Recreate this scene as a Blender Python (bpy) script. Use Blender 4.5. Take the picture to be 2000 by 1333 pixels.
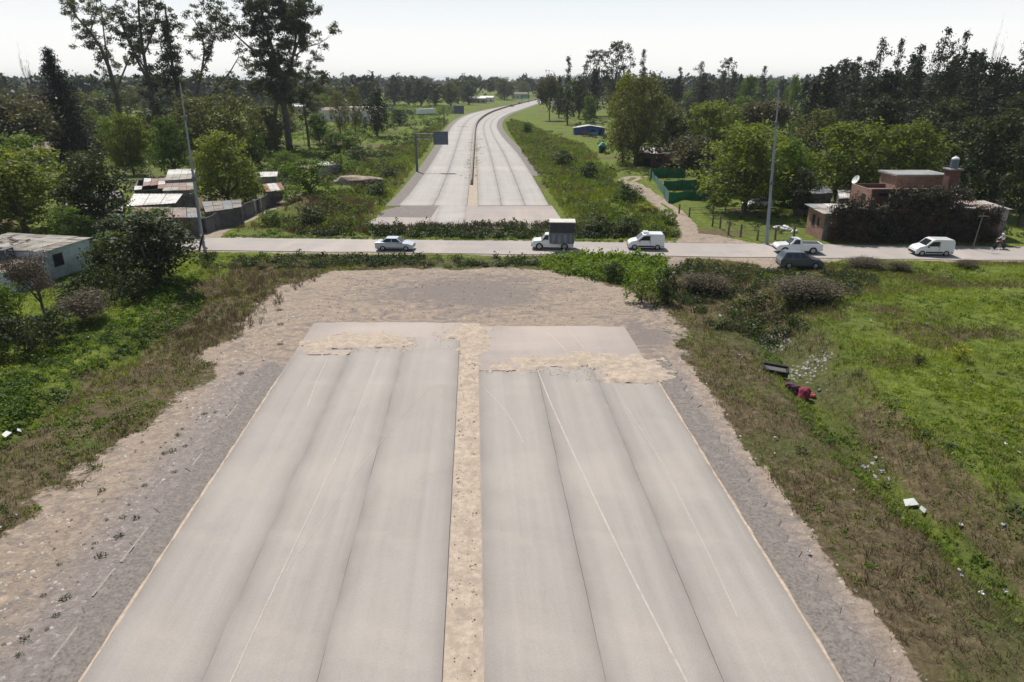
import bpy, math, random
import numpy as np
from mathutils import Vector, Matrix
random.seed(7)
R = math.radians
sc = bpy.context.scene
for o in list(bpy.data.objects): bpy.data.objects.remove(o)

# ------------------------------------------------------------------ camera
CAM_H, PITCH, FPX = 18.0, 20.86, 1333.0
cd = bpy.data.cameras.new('camera'); cam = bpy.data.objects.new('camera', cd)
sc.collection.objects.link(cam); sc.camera = cam
cd.sensor_width = 36.0; cd.lens = 36.0*FPX/2000.0
cd.clip_start = 0.5; cd.clip_end = 20000
cam.location = (0, 0, CAM_H); cam.rotation_euler = (R(90-PITCH), 0, 0)

# ------------------------------------------------------------------ light
SUN_EL, SUN_AZ = 58.0, -24.0           # azimuth measured from +Y towards +X
w = bpy.data.worlds.new('World'); sc.world = w; w.use_nodes = True
nt = w.node_tree; nt.nodes.clear()
sky = nt.nodes.new('ShaderNodeTexSky'); sky.sky_type = 'NISHITA'
sky.sun_disc = False; sky.sun_elevation = R(SUN_EL); sky.sun_rotation = R(SUN_AZ)
sky.air_density = 1.0; sky.dust_density = 1.5; sky.ozone_density = 1.0; sky.altitude = 20
bg = nt.nodes.new('ShaderNodeBackground'); bg.inputs['Strength'].default_value = 0.066
ow = nt.nodes.new('ShaderNodeOutputWorld')
# hazy air low in the sky: white at the horizon, thinning steadily towards the zenith
tc = nt.nodes.new('ShaderNodeTexCoord'); sx_ = nt.nodes.new('ShaderNodeSeparateXYZ'); nt.links.new(tc.outputs['Generated'], sx_.inputs[0])
rv = nt.nodes.new('ShaderNodeValToRGB'); nt.links.new(sx_.outputs[2], rv.inputs[0])
el = rv.color_ramp.elements
el[0].position = 0.0; el[0].color = (1, 1, 1, 1); el[1].position = 1.0; el[1].color = (0.05, 0.05, 0.05, 1)
for p_, v_ in ((.05, .97), (.12, .84), (.25, .36), (.5, .08)):
    e_ = el.new(p_); e_.color = (v_, v_, v_, 1)
hv = nt.nodes.new('ShaderNodeValToRGB'); nt.links.new(sx_.outputs[2], hv.inputs[0])
el = hv.color_ramp.elements
el[0].position = 0.0; el[0].color = (1.0, .975, .925, 1); el[1].position = .2; el[1].color = (.72, .84, .93, 1)
e_ = el.new(.06); e_.color = (.95, .955, .945, 1)
e_ = el.new(.10); e_.color = (.86, .905, .935, 1)
VEIL = 15.4
vm = nt.nodes.new('ShaderNodeVectorMath'); vm.operation = 'SCALE'; vm.inputs['Scale'].default_value = VEIL
nt.links.new(hv.outputs[0], vm.inputs[0])
mxs = nt.nodes.new('ShaderNodeMix'); mxs.data_type = 'RGBA'
nt.links.new(rv.outputs[0], mxs.inputs[0]); nt.links.new(sky.outputs[0], mxs.inputs[6]); nt.links.new(vm.outputs[0], mxs.inputs[7])
nt.links.new(mxs.outputs[2], bg.inputs[0]); nt.links.new(bg.outputs[0], ow.inputs[0])
sd = bpy.data.lights.new('sun', 'SUN'); sun = bpy.data.objects.new('sun', sd)
sc.collection.objects.link(sun)
sd.energy = 5.0; sd.angle = R(0.5); sd.color = (1.0, 0.955, 0.89)
sdir = Vector((math.sin(R(SUN_AZ))*math.cos(R(SUN_EL)), math.cos(R(SUN_AZ))*math.cos(R(SUN_EL)), math.sin(R(SUN_EL))))
sun.rotation_euler = sdir.to_track_quat('Z', 'Y').to_euler()
sun.location = (-40, 60, 80)
vs = sc.view_settings
sc.display_settings.display_device = 'sRGB'
vs.view_transform = 'Standard'; vs.look = 'None'; vs.exposure = 0.10; vs.gamma = 1.0
vs.use_curve_mapping = False
sc.cycles.max_bounces = 6; sc.cycles.diffuse_bounces = 2; sc.cycles.glossy_bounces = 2
sc.cycles.transmission_bounces = 4; sc.cycles.transparent_max_bounces = 4; sc.cycles.volume_bounces = 0
sc.cycles.use_denoising = True

# ------------------------------------------------------------------ helpers
CP, SP = math.cos(R(PITCH)), math.sin(R(PITCH))
def P(x, y, h=0.0):
    """place in the world (at height h) of a spot measured on the photograph"""
    dy = FPX*CP-(y-666.5)*SP; dz = -FPX*SP-(y-666.5)*CP
    t = (h-CAM_H)/dz
    return Vector(((x-1000)*t, dy*t, h))
def PY(x, y, Y):
    """the point at ground distance Y"""
    dy = FPX*CP-(y-666.5)*SP; dz = -FPX*SP-(y-666.5)*CP
    t = Y/dy
    return Vector(((x-1000)*t, Y, CAM_H+dz*t))
def PA(pts): return np.array([P(a, b)[:2] for a, b in pts])

def tag(o, label=None, cat=None, group=None, kind=None):
    if label: o['label'] = label
    if cat: o['category'] = cat
    if group: o['group'] = group
    if kind: o['kind'] = kind
    return o
def empty(name, loc=(0,0,0), rz=0.0, **k):
    o = bpy.data.objects.new(name, None); sc.collection.objects.link(o)
    o.location = loc; o.rotation_euler = (0, 0, rz); o.empty_display_size = 0.3
    return tag(o, **k)
def link(o, parent=None):
    sc.collection.objects.link(o)
    if parent is not None: o.parent = parent
    return o
def mesh_np(name, V, F, mat=None, tone=None, smooth=False):
    """F : array (n,3|4) or list of such arrays"""
    me = bpy.data.meshes.new(name)
    Fs = F if isinstance(F, list) else [F]
    V = np.asarray(V, dtype=np.float32)
    loops = np.concatenate([f.ravel() for f in Fs]).astype(np.int32)
    sizes = np.concatenate([np.full(len(f), f.shape[1]) for f in Fs])
    starts = np.concatenate([[0], np.cumsum(sizes)[:-1]]).astype(np.int32)
    me.vertices.add(len(V)); me.vertices.foreach_set('co', V.ravel())
    me.loops.add(len(loops)); me.loops.foreach_set('vertex_index', loops)
    me.polygons.add(len(starts)); me.polygons.foreach_set('loop_start', starts)
    me.update(calc_edges=True)
    if tone is not None:
        at = me.attributes.new('tone', 'FLOAT', 'FACE'); at.data.foreach_set('value', np.asarray(tone, dtype=np.float32))
    if smooth: me.polygons.foreach_set('use_smooth', np.ones(len(starts), dtype=bool))
    if mat: me.materials.append(mat)
    return me
def obj_np(name, V, F, mat=None, parent=None, tone=None, smooth=False):
    return link(bpy.data.objects.new(name, mesh_np(name, V, F, mat, tone, smooth)), parent)

class MB:
    """collects simple shapes and links them as one mesh object"""
    def __init__(s): s.v = []; s.f = []; s.mi = []
    def add(s, v, f):
        b = len(s.v); s.v += [tuple(q) for q in v]; s.f += [tuple(b+i for i in q) for q in f]
        return s
    def box(s, x0, x1, y0, y1, z0, z1):
        return s.add([(x0,y0,z0),(x1,y0,z0),(x1,y1,z0),(x0,y1,z0),(x0,y0,z1),(x1,y0,z1),(x1,y1,z1),(x0,y1,z1)],
              [(0,3,2,1),(4,5,6,7),(0,1,5,4),(1,2,6,5),(2,3,7,6),(3,0,4,7)])
    def quad_prism(s, q, z0, z1):
        """q four ground corners counter-clockwise; z0/z1 number or list of 4"""
        z0 = [z0]*4 if not hasattr(z0, '__len__') else z0
        z1 = [z1]*4 if not hasattr(z1, '__len__') else z1
        return s.add([(q[i][0], q[i][1], z0[i]) for i in range(4)]+[(q[i][0], q[i][1], z1[i]) for i in range(4)],
              [(0,3,2,1),(4,5,6,7),(0,1,5,4),(1,2,6,5),(2,3,7,6),(3,0,4,7)])
    def prism(s, prof, y0, y1):
        """profile in x,z extruded along y"""
        n = len(prof)
        return s.add([(x,y0,z) for x, z in prof]+[(x,y1,z) for x, z in prof],
              [tuple(range(n)), tuple(range(2*n-1, n-1, -1))]+[(i, i+n, (i+1)%n+n, (i+1)%n) for i in range(n)])
    def tube(s, pts, rad, n=6):
        pts = [Vector(p) for p in pts]
        if not hasattr(rad, '__len__'): rad = [rad]*len(pts)
        vs_ = []
        for i, p in enumerate(pts):
            d = (pts[min(i+1, len(pts)-1)]-pts[max(i-1, 0)])
            d = d.normalized() if d.length > 1e-6 else Vector((0,0,1))
            a = Vector((1,0,0)) if abs(d.x) < .8 else Vector((0,1,0))
            u = d.cross(a).normalized(); v_ = d.cross(u)
            for k in range(n):
                t = 2*math.pi*k/n
                vs_.append(p+(u*math.cos(t)+v_*math.sin(t))*rad[i])
        f = [(i*n+k, i*n+(k+1)%n, (i+1)*n+(k+1)%n, (i+1)*n+k) for i in range(len(pts)-1) for k in range(n)]
        f += [tuple(range(n-1, -1, -1)), tuple((len(pts)-1)*n+k for k in range(n))]
        return s.add(vs_, f)
    def lathe(s, prof, c=(0,0,0), n=12, axis='z'):
        vs_ = []
        for r_, z in prof:
            for k in range(n):
                t = 2*math.pi*k/n
                a, b = r_*math.cos(t), r_*math.sin(t)
                vs_.append((c[0]+a, c[1]+b, c[2]+z) if axis == 'z' else (c[0]+a, c[1]+z, c[2]+b))
        m = len(prof)
        f = [(i*n+k, i*n+(k+1)%n, (i+1)*n+(k+1)%n, (i+1)*n+k) for i in range(m-1) for k in range(n)]
        f += [tuple(range(n-1, -1, -1)), tuple((m-1)*n+k for k in range(n))]
        return s.add(vs_, f)
    def build(s, name, mat, parent=None, bevel=0, smooth=False):
        me = bpy.data.meshes.new(name); me.from_pydata(s.v, [], s.f); me.materials.append(mat)
        o = link(bpy.data.objects.new(name, me), parent)
        if smooth: me.polygons.foreach_set('use_smooth', [True]*len(me.polygons))
        if bevel:
            b = o.modifiers.new('bevel', 'BEVEL'); b.width = bevel; b.segments = 2; b.limit_method = 'ANGLE'; b.angle_limit = R(35)
        return o

def kids(o): return [c for c in bpy.data.objects if c.parent == o]
def copy_tree(o, parent=None, ch=None):
    c = o.copy(); sc.collection.objects.link(c)
    if parent is not None: c.parent = parent
    for k in list(o.children): copy_tree(k, c)
    return c

# ------------------------------------------------------------------ materials
def newmat(name):
    m = bpy.data.materials.new(name); m.use_nodes = True
    return m, m.node_tree.nodes, m.node_tree.links, m.node_tree.nodes['Principled BSDF']
def noise(N, L, vec, scale, detail=4, rough=.6, dist=0.0):
    n = N.new('ShaderNodeTexNoise'); n.inputs['Scale'].default_value = scale
    n.inputs['Detail'].default_value = detail; n.inputs['Roughness'].default_value = rough
    n.inputs['Distortion'].default_value = dist
    if vec is not None: L.new(vec, n.inputs['Vector'])
    return n.outputs['Fac']
def ramp(N, L, fac, stops):
    r_ = N.new('ShaderNodeValToRGB'); e = r_.color_ramp.elements
    while len(e) < len(stops): e.new(.5)
    for k, (p, c) in enumerate(stops):
        e[k].position = p; e[k].color = (*c, 1) if len(c) == 3 else c
    L.new(fac, r_.inputs[0]); return r_.outputs[0]
def mix(N, L, a, b, fac, mode='MIX'):
    m = N.new('ShaderNodeMix'); m.data_type = 'RGBA'; m.blend_type = mode
    for s, v in ((m.inputs[6], a), (m.inputs[7], b), (m.inputs[0], fac)):
        if isinstance(v, (int, float)): s.default_value = v
        elif isinstance(v, tuple): s.default_value = (*v, 1)
        else: L.new(v, s)
    return m.outputs[2]
def mth(N, L, op, a, b=None, c=None, clamp=False):
    m = N.new('ShaderNodeMath'); m.operation = op; m.use_clamp = clamp
    for i, v in enumerate((a, b, c)):
        if v is None: continue
        if isinstance(v, (int, float)): m.inputs[i].default_value = v
        else: L.new(v, m.inputs[i])
    return m.outputs[0]
def bump(N, L, b, h, strength, dist=.1):
    n = N.new('ShaderNodeBump'); n.inputs['Strength'].default_value = strength; n.inputs['Distance'].default_value = dist
    L.new(h, n.inputs['Height']); L.new(n.outputs[0], b.inputs['Normal'])
def geo(N): return N.new('ShaderNodeNewGeometry').outputs['Position']
def objc(N): return N.new('ShaderNodeTexCoord').outputs['Object']

def plain(name, col, rough=.8, var=.25, scale=3.0, metal=0.0, dirt=None, bmp=0.0, coat=0.0):
    m, N, L, b = newmat(name)
    o = objc(N)
    f = noise(N, L, o, scale, 5, .65)
    lo = tuple(c*(1-var) for c in col); hi = tuple(min(1, c*(1+var)) for c in col)
    c = ramp(N, L, f, [(.3, lo), (.7, hi)])
    if dirt:
        f2 = noise(N, L, o, scale*.35, 6, .7)
        k = ramp(N, L, f2, [(.48, (0,0,0)), (.66, (1,1,1))])
        c = mix(N, L, c, dirt, k)
    L.new(c, b.inputs['Base Color']); b.inputs['Roughness'].default_value = rough
    b.inputs['Metallic'].default_value = metal
    if coat: b.inputs['Coat Weight'].default_value = coat
    if bmp: bump(N, L, b, f, bmp, .05)
    return m

def leafmat(name, cols, trans=.35, tcol=None, rough=.6, spec=.25):
    """cols : 3 colours from darkest leaf to palest leaf, picked by each leaf's own tone"""
    m, N, L, b = newmat(name)
    at = N.new('ShaderNodeAttribute'); at.attribute_name = 'tone'
    oi = N.new('ShaderNodeObjectInfo')
    f = mth(N, L, 'ADD', at.outputs['Fac'], mth(N, L, 'MULTIPLY', mth(N, L, 'SUBTRACT', oi.outputs['Random'], .5), .35), clamp=True)
    c = ramp(N, L, f, [(0, cols[0]), (.5, cols[1]), (1, cols[2])])
    L.new(c, b.inputs['Base Color']); b.inputs['Roughness'].default_value = rough
    b.inputs['Specular IOR Level'].default_value = spec
    if trans:
        t = N.new('ShaderNodeBsdfTranslucent')
        tc = mix(N, L, c, tcol or (1.0, 1.0, .35), 1.0, 'MULTIPLY')
        tc2 = mix(N, L, tc, (1.9, 1.9, 1.9), 1.0, 'MULTIPLY')
        L.new(tc2, t.inputs['Color'])
        mx = N.new('ShaderNodeMixShader'); mx.inputs[0].default_value = trans
        out = N['Material Output'] if 'Material Output' in N else [n for n in N if n.type == 'OUTPUT_MATERIAL'][0]
        L.new(b.outputs[0], mx.inputs[1]); L.new(t.outputs[0], mx.inputs[2]); L.new(mx.outputs[0], out.inputs[0])
    return m

# ------------------------------------------------------------------ shapes on the ground
def poly_sd(pts, poly):
    """signed distance of points (n,2) to a polygon, positive inside"""
    p = np.asarray(pts, float); q = np.asarray(poly, float)
    d = np.full(len(p), 1e18); inside = np.zeros(len(p), bool)
    for i in range(len(q)):
        a, b = q[i], q[(i+1) % len(q)]
        e = b-a; wv = p-a
        t = np.clip((wv@e)/max(e@e, 1e-9), 0, 1)
        d = np.minimum(d, ((wv-t[:, None]*e)**2).sum(1))
        c1 = (a[1] <= p[:, 1]) & (b[1] > p[:, 1]); c2 = (b[1] <= p[:, 1]) & (a[1] > p[:, 1])
        cr = e[0]*wv[:, 1]-e[1]*wv[:, 0]
        inside ^= (c1 & (cr > 0)) | (c2 & (cr < 0))
    return np.where(inside, 1, -1)*np.sqrt(d)
def line_d(pts, line):
    p = np.asarray(pts, float); q = np.asarray(line, float); d = np.full(len(p), 1e18)
    for i in range(len(q)-1):
        a, b = q[i], q[i+1]; e = b-a; wv = p-a
        t = np.clip((wv@e)/max(e@e, 1e-9), 0, 1)
        d = np.minimum(d, ((wv-t[:, None]*e)**2).sum(1))
    return np.sqrt(d)
def sstep(x, a, b):
    t = np.clip((x-a)/(b-a), 0, 1); return t*t*(3-2*t)
_rg = np.random.RandomState(3)
_perm = _rg.rand(256, 256)
def vnoise(x, y, s):
    """smooth value noise, cell size s"""
    u, v = np.asarray(x)/s+100.3, np.asarray(y)/s+57.7
    i, j = np.floor(u).astype(int), np.floor(v).astype(int); fu, fv = u-i, v-j
    fu = fu*fu*(3-2*fu); fv = fv*fv*(3-2*fv)
    g = lambda a, b: _perm[a % 256, b % 256]
    return (g(i, j)*(1-fu)+g(i+1, j)*fu)*(1-fv)+(g(i, j+1)*(1-fu)+g(i+1, j+1)*fu)*fv

# near highway : its edges run at a slight angle to the camera
SL = -0.053
def hx(x0, Y): return x0+SL*(Y-16.5)
# far highway edges, traced
FLo = PA([(700,440),(785,400),(818,358),(836,331),(860,292),(872,266),(882,247),(896,233.5),(917,223),(950,215.5),(992,207),(1022,199.6),(1061,190.5)])
FLi = PA([(908,440),(911,418),(917,361),(920,298),(924,256),(929,241),(939,229),(959,218.5),(989,208.6),(1019,200.9),(1064,191.2)])
FRi = PA([(934,440),(935,403),(932,340),(930,298),(929,256),(933,241),(945,230),(965,220),(995,210.5),(1025,202.6),(1067,191.7)])
FRo = PA([(1092,440),(1073,403),(1037,340),(1010,298),(983,271),(969,249),(974,234),(992,223),(1022,212.5),(1067,196.5)])
def resample(line, n):
    q = np.asarray(line, float)
    for _ in range(2):
        seg = np.sqrt((np.diff(q, axis=0)**2).sum(1)); s = np.concatenate([[0], np.cumsum(seg)])
        t = np.linspace(0, s[-1], n); q = np.stack([np.interp(t, s, q[:, 0]), np.interp(t, s, q[:, 1])], 1)
    return q
def smooth_line(line, n=60, it=6):
    q = resample(line, n)
    for _ in range(it):
        q[1:-1] = .25*q[:-2]+.5*q[1:-1]+.25*q[2:]
    return q
FLo_s = np.concatenate([FLo[:2], smooth_line(FLo[1:], 70)[1:]]); FLi_s = smooth_line(FLi, 70); FRi_s = smooth_line(FRi, 70)
FRo_s = smooth_line(FRo, 70)
FAR_MID = (resample(FLi_s, 40)+resample(FRi_s, 40))/2
def street_mid(x): return 77.6-0.052*(x+0)+0.0*x
STREET_HW = 3.3

PAD = PA([(545,740),(545,690),(560,610),(600,560),(650,530),(780,521),(1040,521),(1110,528),(1190,560),(1300,610),(1330,700),(1330,745)])
LDIRT = PA([(-500,1420),(-300,1160),(0,1065),(120,960),(250,835),(330,770),(420,700),(480,640),(560,560),(640,535),(700,600),(640,700),(545,760),(0,1500)])
RDIRT = PA([(1180,700),(1290,600),(1335,640),(1342,720),(1440,900),(1550,1060),(1690,1230),(1800,1360),(1860,1450),(1700,1450),(1500,1200)])
LDITCH = PA([(-500,1150),(-200,960),(0,860),(120,770),(250,680),(350,600),(400,560)])
RDITCH = PA([(1480,600),(1530,660),(1570,720),(1620,790),(1700,870),(1800,960),(1900,1040),(2050,1180),(2300,1400)])
TRACK1 = PA([(1352,472),(1345,455),(1330,436),(1300,410),(1270,384),(1238,366),(1214,352),(1226,348),(1300,346)])
TRACK2 = PA([(1352,470),(1350,440),(1318,405),(1285,384),(1262,370),(1235,356),(1250,350)])
TRACKL = PA([(400,468),(415,455),(440,440),(520,415),(580,385)])
PATHR = PA([(1330,498),(1305,530),(1290,545)])
LAY = [PA([(1290,500),(1310,472),(1340,455),(1400,462),(1500,480),(1700,488),(1700,500),(1500,530),(1480,515),(1400,508)])]
def hfun(x, y):
    x = np.asarray(x, float); y = np.asarray(y, float); p = np.stack([x.ravel(), y.ravel()], 1)
    dn = np.abs(p[:, 0]-hx(-1.6, p[:, 1]))                       # distance to near highway axis
    dn = np.where(p[:, 1] < 68, dn, 999)
    ds = np.abs(p[:, 1]-street_mid(p[:, 0]))
    df = np.where(p[:, 1] > 80, np.minimum(line_d(p, FAR_MID), np.maximum(0, 60-0)*0+line_d(p, (FLo_s[:2]))+10), 999)
    open_ = sstep(dn, 16.5, 20)*sstep(ds, 5, 8)*sstep(df, 17, 24)
    z = -.03+0*p[:, 0]
    n = (vnoise(p[:, 0], p[:, 1], 9)-.5)*.45+(vnoise(p[:, 0]+40, p[:, 1], 3.2)-.5)*.22+(vnoise(p[:, 0], p[:, 1]+90, 1.2)-.5)*.10
    z += open_*(n-.05)
    dR = line_d(p, RDITCH); z += open_*(-1.15*np.exp(-(dR/1.8)**2))
    yo_ = np.argsort(RDITCH[:, 1]); sR_ = p[:, 0]-np.interp(p[:, 1], RDITCH[yo_, 1], RDITCH[yo_, 0]); z += open_*.5*sstep(sR_, 1.2, 3.6)*(p[:, 0] > 4)*(1-sstep(p[:, 1], 54, 66))
    dL = line_d(p, LDITCH); z += open_*(-.8*np.exp(-(dL/1.6)**2))
    # right bank and earth mounds by the far highway
    m = np.exp(-(((p[:, 0]-hx(-1.6, p[:, 1])-(-24))/6.0)**2))*sstep(p[:, 1], 90, 100)*(1-sstep(p[:, 1], 150, 190))
    z += sstep(df, 13, 20)*m*(1.3*vnoise(p[:, 0], p[:, 1]+11, 7)+.3)
    m2 = np.exp(-((p[:, 0]-24-(p[:, 1]-100)*.06)/5.0)**2)*sstep(p[:, 1], 88, 96)*(1-sstep(p[:, 1], 190, 230))
    z += sstep(df, 13, 20)*sstep(line_d(p, TRACK1), 2, 5)*m2*(1.0*vnoise(p[:, 0], p[:, 1]+31, 6)+.1)
    far = sstep(p[:, 1], 400, 900); z = z*(1-far)-.03*far
    return z.reshape(x.shape)
def H1(x, y): return float(hfun(np.array([x]), np.array([y]))[0])

def axis(segs):
    out = []
    for a, b, st in segs: out += list(np.arange(a, b, st))
    return np.array(out+[segs[-1][1]])
gx = axis([(-6000,-1500,900),(-1500,-400,110),(-400,-120,14),(-120,-62,2.2),(-62,-15,.5),(-15,9,1.2),(9,66,.5),(66,130,2.2),(130,420,14),(420,1500,110),(1500,6000,900)])
gy = axis([(-80,0,8),(0,12,1.5),(12,100,.5),(100,165,1.0),(165,320,3),(320,900,18),(900,3000,150),(3000,9000,1000)])
GX, GY = np.meshgrid(gx, gy)
GZ = hfun(GX, GY)
nxg, nyg = len(gx), len(gy)
idx = np.arange(nxg*nyg).reshape(nyg, nxg)
GF = np.stack([idx[:-1, :-1].ravel(), idx[:-1, 1:].ravel(), idx[1:, 1:].ravel(), idx[1:, :-1].ravel()], 1)

def masks(px, py):
    """per-spot ground cover: bare earth, lush green, dry brown, grey gravel"""
    p = np.stack([px, py], 1)
    wob = (vnoise(px, py, 4)-.5)*3.0+(vnoise(px+9, py, 1.4)-.5)*1.8+(vnoise(px+5, py+9, .6)-.5)*.9
    wob2 = (vnoise(px+31, py, 5)-.5)*4.5+(vnoise(px+19, py, 1.9)-.5)*2.2
    dirt = np.zeros(len(p)); lush = np.zeros(len(p)); dry = np.zeros(len(p)); grav = np.zeros(len(p))
    dirt = np.maximum(dirt, sstep(poly_sd(p, PAD)+wob*.6, -.8, .8))
    dirt = np.maximum(dirt, sstep(poly_sd(p, LDIRT)+wob, -1.6, 1.2)*(.78+.22*vnoise(px, py, 2)))
    dirt = np.maximum(dirt, sstep(poly_sd(p, RDIRT)+wob*.8, -1.2, 1.0)*(.55+.45*vnoise(px+3, py, 1.6)))
    near = py < 60
    dx = px-hx(0, py)
    inroad = near & (dx > -17) & (dx < 13.2)
    grav = np.where(near, sstep(dx, -18.6, -16.2)*(1-sstep(dx, 11.8, 13.3)), 0)*(1-sstep(py, 40, 46))
    dirt = np.where(inroad, 1, dirt)
    for t, wd in ((TRACK1, .75), (TRACK2, .6), (TRACKL, 1.3), (PATHR, .8)):
        dirt = np.maximum(dirt, 1-sstep(line_d(p, t)+wob*.15, wd*.7, wd*1.6))
    ds = np.abs(py-street_mid(px))
    dirt = np.maximum(dirt, 1-sstep(ds+wob*.35, 3.2, 4.6))
    for q in LAY: dirt = np.maximum(dirt, sstep(poly_sd(p, q)+wob*.3, -.6, .5))
    # dry brown belts
    dL = line_d(p, LDITCH); sideL = (px-np.interp(py, LDITCH[::-1, 1][np.argsort(LDITCH[::-1, 1])], LDITCH[::-1, 0][np.argsort(LDITCH[::-1, 1])]))
    near2 = py < 73
    yo = np.argsort(LDITCH[:, 1]); lx = np.interp(py, LDITCH[yo, 1], LDITCH[yo, 0]); sL = px-lx+2.2
    yo = np.argsort(RDITCH[:, 1]); rx = np.interp(py, RDITCH[yo, 1], RDITCH[yo, 0]); sR = px-rx
    b = vnoise(px, py, 3.1); b2 = vnoise(px+70, py+20, 7)
    left = near2 & (px < -8); right = near2 & (px > 4)
    dry = np.where(left, sstep(sL+wob2, .2, 1.8)*(.45+.8*b), dry)
    dry = np.where(right, (1-sstep(sR+wob2*.5, -2.6, -.4))*(.30+.75*b2)*(.6+.7*b), dry)
    dry = np.where(right & (py > 50) & (sR < 6), np.maximum(dry, .35+.8*b), dry)
    dry = np.where(right & (sR > 4), np.maximum(dry, 1.0*sstep(vnoise(px+23, py*1.7+41, 5), .68, .9)), dry)
    dry = np.where(right & (sR > .6) & (sR < 3.2), np.maximum(dry, .25+.5*b), dry)
    lush = np.where(left, np.maximum((1-sstep(sL+wob2, -.5, 1.4))*(.70+.5*b), .7*sstep(vnoise(px+3, py+77, 3.3), .58, .76)), lush)
    lush = np.where(right, sstep(sR+wob2*.5, 1.0, 5)*(.62+.5*b2)+(1-sstep(np.abs(sR+.8), .6, 2.2))*.7*b, lush)
    farm = ~near2
    lush = np.where(farm, .55+.6*b2, lush); dry = np.where(farm, np.clip(1.5*(vnoise(px+11, py+5, 8)-.55)+.25*b, 0, 1), dry)
    c1 = P(905, 568); c2 = P(1262, 655); c3 = P(700, 640)
    worn = np.exp(-((px-c1.x)/7.5)**2-((py-c1.y)/5.0)**2)*1.1+np.exp(-((px-c2.x)/2.2)**2-((py-c2.y)/3.2)**2)+.5*np.exp(-((px-c3.x)/5.)**2-((py-c3.y)/2.)**2)
    return np.clip(np.stack([dirt, lush, dry, grav, worn], 1), 0, 1)
MK = masks(GX.ravel(), GY.ravel())
# ------------------------------------------------------------------ ground
def ground_mat():
    m, N, L, b = newmat('ground')
    g = geo(N)
    def A(n_):
        a = N.new('ShaderNodeAttribute'); a.attribute_name = n_; return a.outputs['Fac']
    n_f = noise(N, L, g, 6.0, 6, .7); n_m = noise(N, L, g, 1.4, 6, .65); n_l = noise(N, L, g, .33, 5, .6); n_x = noise(N, L, g, .05, 3, .5)
    n_s = noise(N, L, g, 2.4, 8, .78, .6)
    # grass : shoots, clumps, worn places
    cl = ramp(N, L, n_f, [(.34, (.016,.030,.006)), (.5, (.085,.120,.018)), (.64, (.165,.195,.036))])
    cb = ramp(N, L, n_m, [(.34, (.030,.058,.010)), (.5, (.130,.175,.022)), (.64, (.245,.275,.045))])
    lush = mix(N, L, cl, cb, .55)
    dull = ramp(N, L, n_s, [(.30, (.026,.030,.012)), (.5, (.075,.082,.028)), (.68, (.155,.145,.058))])
    lm = mth(N, L, 'ADD', A('lush'), mth(N, L, 'MULTIPLY', mth(N, L, 'SUBTRACT', n_l, .5), .9), clamp=True)
    grass = mix(N, L, dull, lush, lm)
    grass = mix(N, L, grass, (.16,.15,.03), mth(N, L, 'MULTIPLY', ramp(N, L, noise(N, L, g, .8, 5, .7), [(.6, (0,0,0)), (.74, (1,1,1))]), .45))
    dry = ramp(N, L, n_s, [(.3, (.040,.030,.018)), (.5, (.115,.085,.050)), (.7, (.225,.170,.105))])
    dm = mth(N, L, 'SMOOTH_MAX' if False else 'MULTIPLY', mth(N, L, 'SUBTRACT', mth(N, L, 'ADD', A('dry'), mth(N, L, 'MULTIPLY', mth(N, L, 'SUBTRACT', n_m, .5), 1.1)), .36), 3.2, clamp=True)
    c = mix(N, L, grass, dry, mth(N, L, 'MULTIPLY', dm, .85))
    # bare sandy earth with wheel-worn grey places and crumbs
    sand = ramp(N, L, n_s, [(.25, (.17,.138,.112)), (.42, (.28,.225,.178)), (.56, (.375,.298,.232)), (.74, (.53,.425,.325))])
    mp = N.new('ShaderNodeMapping'); mp.inputs['Scale'].default_value = (.30, .50, 1); L.new(g, mp.inputs['Vector'])
    sw = noise(N, L, mp.outputs[0], 1.0, 9, .72, 2.4)
    greyp = mth(N, L, 'MULTIPLY', mth(N, L, 'SUBTRACT', mth(N, L, 'ADD', sw, mth(N, L, 'MULTIPLY', A('worn'), .20)), .505), 9, clamp=True)
    sand = mix(N, L, sand, mix(N, L, (.13,.115,.107), (.27,.235,.215), n_f), mth(N, L, 'MULTIPLY', greyp, .85))
    crumb = ramp(N, L, noise(N, L, g, 4.2, 3, .75), [(.60, (0,0,0)), (.68, (1,1,1))])
    sand = mix(N, L, sand, (.13,.10,.08), mth(N, L, 'MULTIPLY', crumb, .4))
    grv = ramp(N, L, n_s, [(.3, (.185,.155,.142)), (.5, (.265,.228,.208)), (.7, (.35,.31,.285))])
    st = N.new('ShaderNodeTexVoronoi'); st.inputs['Scale'].default_value = 9; L.new(g, st.inputs['Vector'])
    stc = ramp(N, L, st.outputs['Color'], [(.82, (0,0,0)), (.88, (1,1,1))])
    grv = mix(N, L, grv, (.46,.42,.39), mth(N, L, 'MULTIPLY', stc, .5))
    sand = mix(N, L, sand, grv, A('gravel'))
    em = mth(N, L, 'MULTIPLY', mth(N, L, 'SUBTRACT', mth(N, L, 'ADD', A('earth'), mth(N, L, 'MULTIPLY', mth(N, L, 'SUBTRACT', n_s, .5), 1.5)), .45), 5, clamp=True)
    c = mix(N, L, c, sand, em)
    L.new(c, b.inputs['Base Color']); b.inputs['Roughness'].default_value = .95
    b.inputs['Specular IOR Level'].default_value = .15
    h = mth(N, L, 'ADD', n_s, mth(N, L, 'MULTIPLY', n_f, .6))
    bump(N, L, b, h, .85, .16)
    return m
G = ground_mat()
gme = mesh_np('ground', np.stack([GX.ravel(), GY.ravel(), GZ.ravel()], 1), GF, G, smooth=True)
for k, nme in enumerate(('earth', 'lush', 'dry', 'gravel', 'worn')):
    at = gme.attributes.new(nme, 'FLOAT', 'POINT'); at.data.foreach_set('value', MK[:, k].astype(np.float32))
ground = link(bpy.data.objects.new('ground', gme))
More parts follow.
